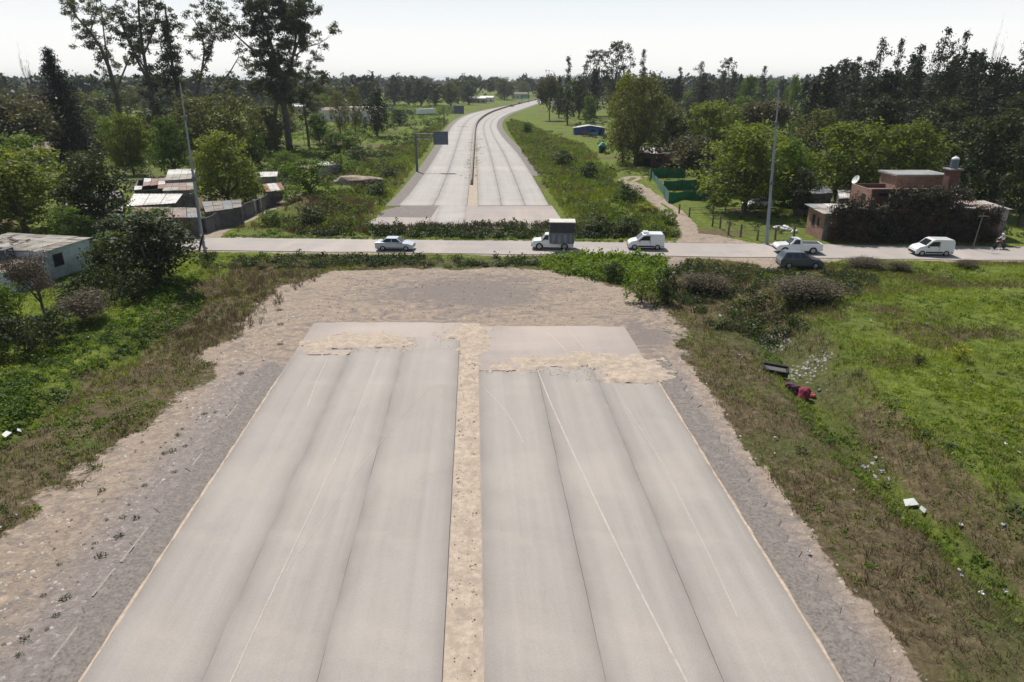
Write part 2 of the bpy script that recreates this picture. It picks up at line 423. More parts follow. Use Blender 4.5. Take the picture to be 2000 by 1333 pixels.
tag(ground, 'rough ground of grass, dry weeds and bare sandy earth around the unfinished highway', 'ground', kind='structure')

# ------------------------------------------------------------------ road surfaces
def pave_mat(name, base, warm, joint=.62, streak=1.0, across=3.8):
    """u across the strip 0..1, v metres along"""
    m, N, L, b = newmat(name)
    uv = N.new('ShaderNodeUVMap'); uv.uv_map = 'UVMap'
    sx = N.new('ShaderNodeSeparateXYZ'); L.new(uv.outputs[0], sx.inputs[0])
    g = geo(N)
    u, v = sx.outputs[0], sx.outputs[1]
    cm = N.new('ShaderNodeCombineXYZ')
    L.new(mth(N, L, 'MULTIPLY', u, across*2.2), cm.inputs[0]); L.new(mth(N, L, 'MULTIPLY', v, .035), cm.inputs[1])
    oi = N.new('ShaderNodeObjectInfo'); L.new(mth(N, L, 'MULTIPLY', oi.outputs['Random'], 40), cm.inputs[2])
    s1 = noise(N, L, cm.outputs[0], 1.0, 6, .6)
    cm2 = N.new('ShaderNodeCombineXYZ')
    L.new(mth(N, L, 'MULTIPLY', u, across*.5), cm2.inputs[0]); L.new(mth(N, L, 'MULTIPLY', v, .3), cm2.inputs[1])
    s2 = noise(N, L, cm2.outputs[0], 1.0, 5, .6)
    fine = noise(N, L, g, 26, 3, .75); big = noise(N, L, g, .10, 5, .6, .8)
    lo = tuple(c*.92 for c in base); hi = tuple(c*1.07 for c in base)
    c = ramp(N, L, s1, [(.34, lo), (.66, hi)])
    c = mix(N, L, c, warm, mth(N, L, 'MULTIPLY', ramp(N, L, s2, [(.40, (0,0,0)), (.66, (1,1,1))]), .45))
    c = mix(N, L, c, tuple(x*1.35 for x in base), mth(N, L, 'MULTIPLY', ramp(N, L, big, [(.45, (0,0,0)), (.7, (1,1,1))]), .30))
    cm3 = N.new('ShaderNodeCombineXYZ'); L.new(mth(N, L, 'MULTIPLY', u, .35), cm3.inputs[0]); L.new(mth(N, L, 'MULTIPLY', v, .16), cm3.inputs[1])
    tb = noise(N, L, cm3.outputs[0], 1.0, 3, .6, .5)
    c = mix(N, L, c, tuple(min(1, x*1.22+.02) for x in warm), mth(N, L, 'MULTIPLY', ramp(N, L, tb, [(.52, (0,0,0)), (.66, (1,1,1))]), .36))
    c = mix(N, L, c, tuple(x*.74 for x in base), mth(N, L, 'MULTIPLY', ramp(N, L, noise(N, L, g, .35, 7, .72, .6), [(.55, (0,0,0)), (.72, (1,1,1))]), .26))
    gr = ramp(N, L, fine, [(.25, (.82,.82,.82)), (.5, (1,1,1)), (.75, (1.1,1.1,1.1))])
    c = mix(N, L, c, gr, 1.0, 'MULTIPLY')
    # the bitumen-stained lane joints
    e = mth(N, L, 'MULTIPLY', mth(N, L, 'ABSOLUTE', mth(N, L, 'SUBTRACT', u, .5)), 2.0)
    e = mth(N, L, 'ADD', e, mth(N, L, 'MULTIPLY', mth(N, L, 'SUBTRACT', s1, .5), .16))
    dk = ramp(N, L, e, [(.52, (0,0,0)), (.84, (.5,.5,.5)), (1.0, (1,1,1))])
    dk = mth(N, L, 'MULTIPLY', dk, mth(N, L, 'MULTIPLY', ramp(N, L, s2, [(.3, (.35,.35,.35)), (.6, (1,1,1))]), joint))
    c = mix(N, L, c, tuple(x*.5 for x in base), dk)
    spot = ramp(N, L, noise(N, L, g, 1.1, 4, .8), [(.72, (0,0,0)), (.78, (1,1,1))])
    c = mix(N, L, c, tuple(x*.5 for x in base), mth(N, L, 'MULTIPLY', spot, .5))
    L.new(c, b.inputs['Base Color']); b.inputs['Roughness'].default_value = .82
    b.inputs['Specular IOR Level'].default_value = .3
    bump(N, L, b, fine, .35, .02)
    return m
PAVE = pave_mat('paved_asphalt', (.314,.289,.264), (.360,.312,.276))
PAVE2 = pave_mat('lower_asphalt', (.315,.278,.258), (.40,.325,.27), joint=.3)
FARP = pave_mat('far_asphalt', (.345,.325,.305), (.38,.34,.305), joint=.65)
STREET = pave_mat('street_asphalt', (.315,.288,.268), (.40,.34,.295), joint=.0, across=6)
SHOULD = plain('stained_shoulder', (.165,.144,.130), .95, .45, 7.5, dirt=(.235,.205,.18), bmp=.9)
BASEM = plain('bitumen', (.07,.06,.055), .9, .3, 4)
TACK = plain('tack_edge', (.42,.33,.25), .95, .25, 3, bmp=.4)
SAND = plain('loose_sand', (.40,.325,.255), .98, .24, 3.6, dirt=(.30,.245,.195), bmp=.8)
SCRATCH = plain('pale_scratch', (.42,.375,.335), .9, .16, 4)
EDGEL = plain('worn_edge_line', (.27,.235,.205), .9, .25, 7)

def strip(name, La, Lb, z0, z1, mat, parent=None, nu=2, kind=None, end_jit=0.0):
    """solid ribbon between two lines (equal counts); z1 is the top"""
    La = np.asarray(La, float); Lb = np.asarray(Lb, float); n = len(La)
    V = []; 
    us = np.linspace(0, 1, nu+1)
    rows = []
    for i in range(n):
        for u in us:
            p = La[i]*(1-u)+Lb[i]*u
            dy = 0
            if end_jit and i == n-1: dy = (vnoise(p[0], p[1], .8)-.5)*end_jit
            V.append((p[0], p[1]+dy, z1))
    m_ = nu+1; nb = len(V)
    V += [(x, y, z0) for x, y, _ in V[:nb]]
    F = []
    for i in range(n-1):
        for k in range(nu):
            a = i*m_+k; F.append((a, a+1, a+m_+1, a+m_))
        for k, s_ in ((0, 1), (nu, -1)):
            a = i*m_+k; b_ = a+m_
            F.append((a, b_, b_+nb, a+nb) if s_ == 1 else (b_, a, a+nb, b_+nb))
    for i in (0, n-1):
        for k in range(nu):
            a = i*m_+k; F.append((a, a+1, a+1+nb, a+nb))
    me = bpy.data.meshes.new(name); me.from_pydata(V, [], F); me.materials.append(mat)
    mid = (La+Lb)/2; vv = np.concatenate([[0], np.cumsum(np.sqrt((np.diff(mid, axis=0)**2).sum(1)))])
    uvl = me.uv_layers.new(name='UVMap')
    for lp in me.loops:
        j = lp.vertex_index % nb
        uvl.data[lp.index].uv = (us[j % m_], vv[j//m_]+La[0][1])
    o = link(bpy.data.objects.new(name, me), parent)
    if parent is None: tag(o, kind=kind or 'structure')
    return o
def near_lines(x0, x1, Y0, Y1, n=14, jag=.0, seed=0):
    ys = np.linspace(Y0, Y1, n)
    rn = np.random.RandomState(seed)
    ja = (rn.rand(n)-.5)*jag*(.3 if jag > .3 and x0 > 0 else 1); jb = (rn.rand(n)-.5)*jag
    if jag > .3: jb = jb*(.1 if x0 < 0 else 1)
    a = np.stack([hx(x0, ys)+ja, ys], 1); b = np.stack([hx(x1, ys)+jb, ys], 1)
    return a, b
def road_root(name, label):
    e = empty(name, (0,0,0)); tag(e, label, 'road', kind='structure'); return e
def yy(py): return P(1000, py)[1]
# left carriageway: three laid strips whose ends stop at different places
lc = road_root('left_carriageway', 'three pale asphalt strips of the near highway left of the sandy median')
rc = road_root('right_carriageway', 'three pale asphalt strips of the near highway right of the sandy median')
for k, (a, b, end) in enumerate([(-13.75,-9.915,yy(697)), (-9.91,-6.225,yy(683)), (-6.22,-2.25,yy(662))]):
    A_, B_ = near_lines(a, b, -60, end, 60, .012, k)
    strip('paving_strip', A_, B_, .024, .10+.003*(k == 1), PAVE, lc, 8, end_jit=.2)
for k, (a, b, end) in enumerate([(-.85,2.99,yy(729)), (3.005,6.74,yy(720)), (6.755,10.5,yy(744))]):
    A_, B_ = near_lines(a, b, -60, end, 60, .012, 10+k)
    strip('paving_strip', A_, B_, .024, .10+.003*(k == 1), PAVE, rc, 8, end_jit=.2)
# lower course reaching further out
A_, B_ = near_lines(-13.9, -2.15, -60, yy(631), 40); strip('lower_course', A_, B_, -.3, .02, PAVE2, lc, 8, end_jit=.35)
A_, B_ = near_lines(-.95, 10.6, -60, yy(638), 40); strip('lower_course', A_, B_, -.3, .02, PAVE2, rc, 8, end_jit=.35)
# stained shoulders and the tan tack edge
A_, B_ = near_lines(-13.89, -13.77, -60, yy(735), 160, .07, 5); strip('tack_edge', A_, B_, -.3, .055, TACK, lc, 1)
A_, B_ = near_lines(10.52, 10.64, -60, yy(742), 160, .07, 6); strip('tack_edge', A_, B_, -.3, .055, TACK, rc, 1)
A_, B_ = near_lines(-15.4, -13.85, -60, yy(715), 300, .5, 7); strip('left_shoulder', A_, B_, -.3, .010, SHOULD, None, 4, end_jit=2)
A_, B_ = near_lines(10.6, 12.1, -60, yy(700), 300, .5, 8); strip('right_shoulder', A_, B_, -.3, .010, SHOULD, None, 4, end_jit=2)
for o in bpy.data.objects:
    if o.name == 'left_shoulder': tag(o, 'dark bitumen stained gravel shoulder along the left edge', 'shoulder')
    if o.name == 'right_shoulder': tag(o, 'dark bitumen stained gravel shoulder along the right edge', 'shoulder')
# median of bare tan earth, slightly humped with crumbs
def mounded(name, outline_fn, x0, x1, y0, y1, st, zf, mat):
    xs = np.arange(x0, x1+st, st); ys = np.arange(y0, y1+st, st)
    X, Y = np.meshgrid(xs, ys); Z = zf(X, Y); I = np.arange(X.size).reshape(X.shape)
    F = np.stack([I[:-1, :-1].ravel(), I[:-1, 1:].ravel(), I[1:, 1:].ravel(), I[1:, :-1].ravel()], 1)
    keep = (Z.ravel()[F].max(1) > -.2)
    return mesh_np(name, np.stack([X.ravel(), Y.ravel(), Z.ravel()], 1), F[keep], mat, smooth=True)
def med():
    ys = np.arange(-60, yy(632), .25); us = np.linspace(0, 1, 9)
    U, Y = np.meshgrid(us, ys)
    a = hx(-2.21, Y); b = hx(-.89, Y); X = a+(b-a)*U
    X = X + sstep(Y, yy(700), yy(640))*((U-.5)*.4)
    Z = .03+.05*(1-(2*U-1)**2)+(vnoise(X*3, Y*3, .8)-.5)*.05
    I = np.arange(X.size).reshape(X.shape)
    F = np.stack([I[:-1, :-1].ravel(), I[:-1, 1:].ravel(), I[1:, 1:].ravel(), I[1:, :-1].ravel()], 1)
    return obj_np('median', np.stack([X.ravel(), Y.ravel(), Z.ravel()], 1), F, SAND, smooth=True)
MED = tag(med(), 'narrow strip of bare tan earth between the two carriageways', 'median', kind='structure')
# sand banked on the ends of the laid strips
_ends = [(-13.75,-9.92,yy(697)), (-9.905,-6.23,yy(683)), (-6.215,-2.25,yy(662)), (-.85,2.99,yy(729)), (3.005,6.74,yy(720)), (6.755,10.5,yy(744))]
def strip_top(x, y):
    z = np.full(len(x), .022)
    for a_, b_, e_ in _ends:
        inx = (x-hx(a_, y) > -.12) & (x-hx(b_, y) < .12)
        z = np.maximum(z, np.where(inx, .022+.094*(1-sstep(y, e_-.1, e_+.7)), .022))
    return z
def spill(pts, hgt, seed, name='sand_heap', lab=None):
    poly = PA(pts); mn, mx = poly.min(0)-.6, poly.max(0)+.6
    st = .16
    xs = np.arange(mn[0], mx[0], st); ys = np.arange(mn[1], mx[1], st); X, Y = np.meshgrid(xs, ys)
    p = np.stack([X.ravel(), Y.ravel()], 1)
    d = poly_sd(p, poly)+(vnoise(p[:, 0]+seed, p[:, 1], .9)-.5)*1.6+(vnoise(p[:, 0]+seed, p[:, 1]*1.7, .35)-.5)*1.1
    Z = np.where(d > -.6, strip_top(p[:, 0], p[:, 1])-.02+sstep(d, -.6, .9)*(.03+hgt*(.1+.8*vnoise(p[:, 0], p[:, 1]+seed, .55)+.5*vnoise(p[:, 0]+9, p[:, 1], .25))), -1)
    I = np.arange(X.size).reshape(X.shape)
    F = np.stack([I[:-1, :-1].ravel(), I[:-1, 1:].ravel(), I[1:, 1:].ravel(), I[1:, :-1].ravel()], 1)
    F = F[(Z[F] > -.5).all(1)]
    o = obj_np(name, np.stack([p[:, 0], p[:, 1], Z], 1), F, SAND, smooth=True)
    return tag(o, lab, 'sand', kind='structure')
spill([(592,690),(600,672),(690,655),(780,652),(800,672),(770,680),(690,684),(640,690)], .11, 1, lab='loose tan sand banked on the end of the left carriageway')
spill([(1050,716),(1060,703),(1150,692),(1240,698),(1290,700),(1285,744),(1180,743),(1172,722)], .12, 2, lab='loose tan sand banked on the outer end of the right carriageway')
spill([(940,726),(942,712),(1052,700),(1052,720)], .07, 3, lab='thin sand drift over the inner end of the right carriageway')
spill([(905,668),(868,664),(858,654),(905,640),(950,640),(945,690),(905,690)], .10, 4, lab='sand spread over the top end of the median')
def crumbs():
    rng = np.random.RandomState(12); out = []
    for pts, n in (([(580,694),(600,660),(800,645),(830,680),(700,694)], 900), ([(1030,730),(1050,695),(1290,690),(1310,755),(1180,752)], 1300), ([(930,735),(935,705),(1060,695),(1060,725)], 400), ([(850,680),(860,632),(960,632),(955,700)], 500)):
        poly = PA(pts); mn, mx = poly.min(0), poly.max(0); p = mn+rng.rand(n, 2)*(mx-mn); out.append(p[poly_sd(p, poly)+rng.rand(n)*.8-.3 > 0])
    p = np.concatenate(out); m = len(p); s = .015+.055*rng.rand(m)**2.5
    base = np.array([(1,0,0),(0,1,0),(-1,0,0),(0,-1,0),(0,0,.7)], float); bf = np.array([(0,1,4),(1,2,4),(2,3,4),(3,0,4)])
    v = base[None]*(s[:, None, None]*(.6+.8*rng.rand(m, 5, 3)))+np.c_[p, strip_top(p[:, 0], p[:, 1])+.0][:, None, :]
    o = obj_np('sand_crumbs', v.reshape(-1, 3), (bf[None]+(np.arange(m)*5)[:, None, None]).reshape(-1, 3), SAND)
    tag(o, 'crumbs of tan sand thinning out over the ends of the paving', 'sand', kind='stuff')
crumbs()
# long pale scratches, thin sheets just above the paving
def scratch(pts, wd, par, lab='pale_scratch_line', z=.1115):
    q = smooth_line(PA(pts), 40, 3)
    t = np.gradient(q, axis=0); nrm = np.stack([-t[:, 1], t[:, 0]], 1); nrm /= np.sqrt((nrm**2).sum(1))[:, None]
    a = q+nrm*wd/2; b = q-nrm*wd/2
    V = np.concatenate([np.c_[a, np.full(len(a), z)], np.c_[b, np.full(len(b), z)]]); n = len(q)
    F = np.array([(i, i+1, n+i+1, n+i) for i in range(n-1)])
    return obj_np(lab, V, F, SCRATCH, par)
scratch([(1050,726),(1075,790),(1120,890),(1200,1060),(1270,1200),(1345,1345)], .075, rc)
scratch([(946,762),(975,790),(1000,825),(1022,868)], .05, rc)
scratch([(1225,800),(1300,920),(1390,1100),(1440,1210)], .035, rc)
scratch([(740,705),(715,765),(680,850),(590,1040),(500,1230),(450,1340)], .05, lc)
scratch([(640,705),(620,745),(600,800)], .06, lc)
scratch([(1070,650),(1105,685)], .09, rc, z=.026); scratch([(1110,645),(1140,680)], .07, rc, z=.026)
scratch([(840,760),(800,800),(700,920),(560,1120)], .03, lc)
# faint edge line on the left shoulder, broken into dashes
for k, (a, b) in enumerate([((464,790),(442,818)), ((395,885),(375,910)), ((290,1030),(236,1098)), ((225,1110),(180,1165)), ((150,1225),(100,1290))]):
    d = scratch([a, ((a[0]+b[0])/2, (a[1]+b[1])/2), b], .10, bpy.data.objects['left_shoulder'], 'edge_line', .0135); d.data.materials[0] = EDGEL

# cross street
xs = np.linspace(-170, 190, 90); rn = np.random.RandomState(4)
mid = street_mid(xs)
ja = (vnoise(xs, xs*0, 2.5)-.5)*.7; jb = (vnoise(xs, xs*0+50, 2.5)-.5)*.7
st_ = strip('cross_street', np.stack([xs, mid+STREET_HW+ja], 1), np.stack([xs, mid-STREET_HW+jb], 1), -.25, .03, STREET, None, 6)
tag(st_, 'worn pale asphalt street crossing in front of the highway gap', 'street')

# far highway
def lerp_lines(A, B, u): return np.asarray(A)*(1-u)+np.asarray(B)*u
n_ = 70
def cut0(q, y0):
    q = np.asarray(q); k = q[q[:, 1] > y0+.5]; k0 = np.array([np.interp(y0, q[:6, 1], q[:6, 0]), y0]); return np.vstack([k0, k])
Y0F = P(0, 403)[1]
FLo2, FLi2, FRi2, FRo2 = [resample(cut0(q, Y0F), n_) for q in (FLo_s, FLi_s, FRi_s, FRo_s)]
fl = road_root('far_left_carriageway', 'pale paved left carriageway curving away beyond the cross street')
fr = road_root('far_right_carriageway', 'pale paved right carriageway curving away beyond the cross street')
for u0, u1 in ((0, .50), (.505, 1)):
    strip('paving_strip', lerp_lines(FLo2, FLi2, u0), lerp_lines(FLo2, FLi2, u1), -.3, .09, FARP, fl, 6)
for u0, u1 in ((0, .33), (.335, .66), (.665, 1)):
    strip('paving_strip', lerp_lines(FRi2, FRo2, u0), lerp_lines(FRi2, FRo2, u1), -.3, .09, FARP, fr, 5)
# gravel shoulder at the right and left sides
def offset(line, d):
    q = np.asarray(line); t = np.gradient(q, axis=0); nr = np.stack([t[:, 1], -t[:, 0]], 1); nr /= np.sqrt((nr**2).sum(1))[:, None]
    return q+nr*d
o = strip('far_right_shoulder', offset(FRo2, .05)[4:], offset(FRo2, 2.3)[4:], -.3, .02, SHOULD, None, 3); tag(o, 'grey gravel shoulder right of the far highway', 'shoulder')
o = strip('far_left_shoulder', offset(FLo2, -2.1), offset(FLo2, -.05), -.3, .02, SHOULD, None, 3); tag(o, 'grey gravel shoulder left of the far highway', 'shoulder')
o = strip('far_median', FLi2+[.05, 0], FRi2-[.05, 0], -.3, .05, SAND, None, 3); tag(o, 'tan earth median of the far highway with low weeds', 'median')
# rough broken apron at its near end
ap = PA([(700,446),(785,402),(900,404),(1075,402),(1100,446)])
def apron():
    rows = []; 
    n = 30; u = np.linspace(0, 1, n)
    near = PA([(690,447),(1110,449)]); A = near[0]*(1-u[:, None])+near[1]*u[:, None]
    fx = PA([(784,402.6),(1078,402.6)]); B = fx[0]*(1-u[:, None])+fx[1]*u[:, None]
    A[:, 1] += (vnoise(A[:, 0], A[:, 1], 2)-.5)*2
    return strip('road_apron', A, B, -.3, .045, PAVE2, None, 6)
o = strip('apron_lane', PA([(846,440),(858,403)]), PA([(909,440),(911,403)]), -.3, .085, FARP, None, 3); tag(o, 'pale paved lane reaching over the rough apron to the weed hedge', 'road')
o = strip('apron_slab', PA([(700,424),(782,404)]), PA([(842,426),(856,404)]), -.3, .06, SHOULD, None, 6, end_jit=.5); tag(o, 'dark stained slab at the left start of the far highway', 'road')
tag(apron(), 'rough stained apron where the far highway starts', 'apron')

# concrete median barrier
CONC = plain('concrete', (.42,.40,.37), .85, .15, 2, dirt=(.22,.20,.18), bmp=.2)
CONCD = plain('dark_concrete', (.20,.20,.195), .85, .2, 2, dirt=(.10,.10,.10))  # dark grey base with darker patches, for the barrier
bl = smooth_line(PA([(921,362),(923,330),(925.5,298),(927,270),(929,250),(934,238.5),(946,228),(962,219.5),(992,209.5),(1022,201.7),(1065,191.4)]), 60, 3)
bar = empty('median_barrier', (0,0,0), label='long low concrete barrier along the median of the far highway', cat='barrier')
for i in range(len(bl)-1):
    a, b = bl[i], bl[i+1]; d = b-a; ln = math.hypot(*d); an = math.atan2(d[1], d[0])
    mb = MB(); g_ = .04
    pr = [(-.3,0),(.3,0),(.3,.08),(.14,.34),(.10,.95),(-.10,.95),(-.14,.34),(-.3,.08)]
    mb.prism(pr, g_, ln-g_)
    o = mb.build('barrier_segment', CONCD, bar); o.location = (a[0], a[1], .045); o.rotation_euler = (0, 0, an-math.pi/2)
# ------------------------------------------------------------------ foliage makers
BARK = plain('bark', (.085,.070,.058), .95, .35, 1.5, bmp=.5)
BARKP = plain('pale_bark', (.24,.20,.16), .95, .35, 1.2, dirt=(.10,.08,.06), bmp=.5)
LM = {
 'willow': leafmat('willow_leaves', [(.044,.066,.016), (.098,.130,.024), (.168,.190,.038)], .40),
 'olive':  leafmat('olive_leaves', [(.050,.054,.020), (.085,.090,.030), (.125,.128,.045)], .32),
 'fresh':  leafmat('fresh_leaves', [(.028,.055,.012), (.066,.110,.018), (.125,.180,.028)], .38),
 'dark':   leafmat('dark_leaves', [(.014,.022,.009), (.030,.044,.016), (.060,.078,.026)], .24),
 'casu':   leafmat('casuarina_needles', [(.012,.018,.010), (.027,.036,.018), (.055,.065,.030)], .18),
 'euc':    leafmat('eucalyptus_leaves', [(.022,.028,.014), (.050,.059,.027), (.105,.115,.052)], .30),
 'cyp':    leafmat('cypress_needles', [(.006,.009,.006), (.012,.017,.010), (.024,.028,.016)], .08),
 'bare':   leafmat('dry_twigs', [(.055,.046,.038), (.10,.085,.066), (.16,.14,.10)], .15, (1,.9,.7)),
 'barel':  leafmat('thin_grey_leaves', [(.045,.045,.026), (.085,.082,.045), (.13,.12,.065)], .25, (1,1,.6)),
 'weed':   leafmat('weed_leaves', [(.030,.060,.010), (.085,.142,.018), (.165,.225,.028)], .36),
 'dweed':  leafmat('dark_weed_leaves', [(.012,.024,.009), (.030,.050,.014), (.062,.090,.024)], .25),
 'brown':  leafmat('dead_stalks', [(.055,.042,.028), (.115,.090,.058), (.20,.160,.10)], .18, (1,.9,.7)),
 'thicket': leafmat('thicket_twigs', [(.050,.042,.026), (.090,.074,.044), (.15,.125,.075)], .14, (1,.9,.7)),
 'farwood': leafmat('far_leaves', [(.014,.022,.012), (.032,.044,.022), (.062,.074,.034)], .2),
 'yellow': leafmat('yellow_flowers', [(.10,.12,.02), (.24,.25,.03), (.42,.40,.04)], .3),
 'grass':  leafmat('grass_blades', [(.070,.105,.014), (.155,.205,.024), (.255,.295,.042)], .42),
 'tan':    leafmat('dry_grass_blades', [(.085,.072,.038), (.15,.125,.07), (.22,.185,.11)], .25, (1,.95,.7)),
}
def unit(a): return a/np.maximum(np.sqrt((a**2).sum(-1, keepdims=True)), 1e-9)
def leaves(C, out, size, rng, aspect=.55, updir=.35, droop=0.0):
    """rhombic leaf faces centred at C, faces turned roughly outwards"""
    n = len(C)
    nr = unit(rng.normal(size=(n, 3))*.75+out*.6+np.array([0, 0, updir]))
    t = unit(np.cross(nr, rng.normal(size=(n, 3)))); 
    if droop: t = unit(t*(1-droop)+np.array([0, 0, -1.0])*droop); 
    b = unit(np.cross(nr, t))
    s = (size*(.6+.8*rng.rand(n)))[:, None]
    V = np.stack([C-t*s*.5, C+b*s*.5*aspect+t*s*.05, C+t*s*.5, C-b*s*.5*aspect+t*s*.05], 1).reshape(-1, 3)
    F = np.arange(4*n).reshape(n, 4)
    return V, F
def crown_mesh(name, blobs, leaf, per_m2, mat, seed, clump=.55, aspect=.6, under=.35, droop=0., updir=.35):
    """blobs: (x,y,z,rx,ry,rz). clumps over each blob, leaves in each clump; each clump has its own tone, paler higher on the blob"""
    rng = np.random.RandomState(seed); Cs, Os, Ts = [], [], []
    for (x, y, z, rx, ry, rz) in blobs:
        r_ = (rx+ry+rz)/3; nc = max(4, int(2.6*r_*r_/(clump*clump)))
        d = unit(rng.normal(size=(nc, 3))); d[:, 2] = np.where((d[:, 2] < -.2) & (rng.rand(nc) > under), -d[:, 2], d[:, 2])
        rad = rng.rand(nc)**.32
        cc = np.array([x, y, z])+d*np.array([rx, ry, rz])*rad[:, None]*(1+.16*rng.normal(size=(nc, 1)))
        k = max(3, int(per_m2*clump*clump*4))
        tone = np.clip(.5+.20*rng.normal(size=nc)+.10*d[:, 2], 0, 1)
        pp = cc[:, None, :]+rng.normal(size=(nc, k, 3))*clump*.52*np.array([1, 1, .7])
        Cs.append(pp.reshape(-1, 3)); Os.append(np.repeat(d, k, 0)); Ts.append(np.repeat(tone, k)+.10*rng.normal(size=nc*k))
    C, O, T = np.concatenate(Cs), np.concatenate(Os), np.clip(np.concatenate(Ts), 0, 1)
    V, F = leaves(C, O, leaf, rng, aspect, updir, droop)
    return mesh_np(name, V, F, mat, T)
def trunk_mesh(name, limbs, mat, n=6):
    """limbs: list of (points, radii)"""
    mb = MB()
    for pts, rr in limbs: mb.tube(pts, rr, n)
    me = bpy.data.meshes.new(name); me.from_pydata(mb.v, [], mb.f); me.materials.append(mat)
    return me
def limb(a, b, r0, r1, rng, bend=.12, k=4):
    a, b = np.array(a, float), np.array(b, float); L_ = np.linalg.norm(b-a); o = rng.normal(size=3)*bend*L_; o[2] = abs(o[2])*.5
    pts = [a*(1-t)+b*t+o*math.sin(math.pi*t)*.6+(rng.normal(size=3)*.03*L_ if 0 < t < 1 else 0) for t in np.linspace(0, 1, k+1)]
    return ([tuple(p) for p in pts], list(np.linspace(r0, r1, k+1)))
def blob_tree(kind, h, w_, seed, leaf=.34, dens=13, base=.10, nb=24, round_=1.0, mat=None, clump=.6, trunks=1, droop=0., top=.75, bark=None, aspect=.6, under=.5, stem=.17):
    """broad-leaved tree: returns (crown mesh, trunk mesh)"""
    rng = np.random.RandomState(seed); blobs = []; limbs = []
    fork = np.array([rng.normal()*.03*h, rng.normal()*.03*h, h*max(stem, base*.9)])
    limbs.append(limb((0,0,-.3), fork, .024*h+.04, .018*h+.02, rng, .05, 3))
    rr = w_/2
    for i in range(nb):
        t = (i+.5)/nb; t = t**.9
        env = rr*math.sqrt(max(.03, 1-((t-.40)/.63)**2))*(.82+.3*rng.rand())
        a = i*2.4+rng.normal()*.5; ro = env*(.66 if i % 4 else .25)*(.85+.25*rng.rand())
        b = rr*(.24+.14*rng.rand())*round_*(1.12-.35*t)
        z = h*(base+(1-base)*t); bz = b*(.85+.3*rng.rand())
        z = min(max(z, bz*.8), h-bz*.95)
        c = np.array([math.cos(a)*ro, math.sin(a)*ro, z])
        blobs.append((c[0], c[1], c[2], b, b, bz))
        if i % 2 or round_ < .9: limbs.append(limb(fork*(.75+.25*rng.rand()), c, .011*h+.015, .02, rng, .14, 4))
        e = c+unit(rng.normal(size=3))*b*1.1; limbs.append(limb(c, e, .02+.001*h, .01, rng, .1, 2))
    blobs.append((rng.normal()*.1*rr, rng.normal()*.1*rr, h*.9, rr*.3, rr*.3, h*.09))
    if round_ >= .9: blobs.append((0, 0, h*(base+(1-base)*.5), rr*.62, rr*.62, h*.33))
    cm = crown_mesh('crown', blobs, leaf, dens, LM[mat or kind], seed+1, clump, aspect, under, droop)
    return cm, trunk_mesh('trunk', limbs, bark or BARK, 5)
def spire_tree(kind, h, w_, seed, leaf=.45, dens=8, gaps=.25, base=.12, mat=None, taper=1.0, clump=.55, lean=0.0, tufts=1.0, bark=None):
    """casuarina / cypress like: leading stem with whorls of uneven clumps"""
    rng = np.random.RandomState(seed); blobs = []; limbs = []
    pts = [(lean*h*t*t+rng.normal()*.01*h*(t > 0), rng.normal()*.01*h*(t > 0), -.3+(h+.3)*t) for t in np.linspace(0, 1, 7)]
    limbs.append((pts, list(np.linspace(.018*h+.06, .02, 7))))
    n = int(22*tufts+h)
    for i in range(n):
        t = base+(1-base)*(i+.5)/n
        if rng.rand() < gaps*(.4+.6*t): continue
        env = (w_/2)*((1-t)**(.75*taper)*.95+.10)*min(1, (t-base)/.1+.35)
        a = rng.rand()*6.283; ro = env*(.25+.7*rng.rand())
        cx_, cy_ = lean*h*t*t+math.cos(a)*ro, math.sin(a)*ro
        br = env*(.30+.25*rng.rand())+.16
        z = h*t+ro*.25
        blobs.append((cx_, cy_, min(z, h-.2), br, br, br*(.9+.5*rng.rand())))
        limbs.append(limb((lean*h*t*t, 0, max(.3, h*t-ro*.4)), (cx_, cy_, z), .035+.003*h*(1-t), .012, rng, .08, 2))
    for t in np.linspace(.72, .985, 5): blobs.append((lean*h*t*t+rng.normal()*.1, rng.normal()*.1, h*t, .18+w_*.17*(1-t), .18+w_*.17*(1-t), h*.035+.25))
    cm = crown_mesh('crown', blobs, leaf, dens, LM[mat or kind], seed+1, clump, .45, .6, .15)
    return cm, trunk_mesh('trunk', limbs, bark or BARK, 5)
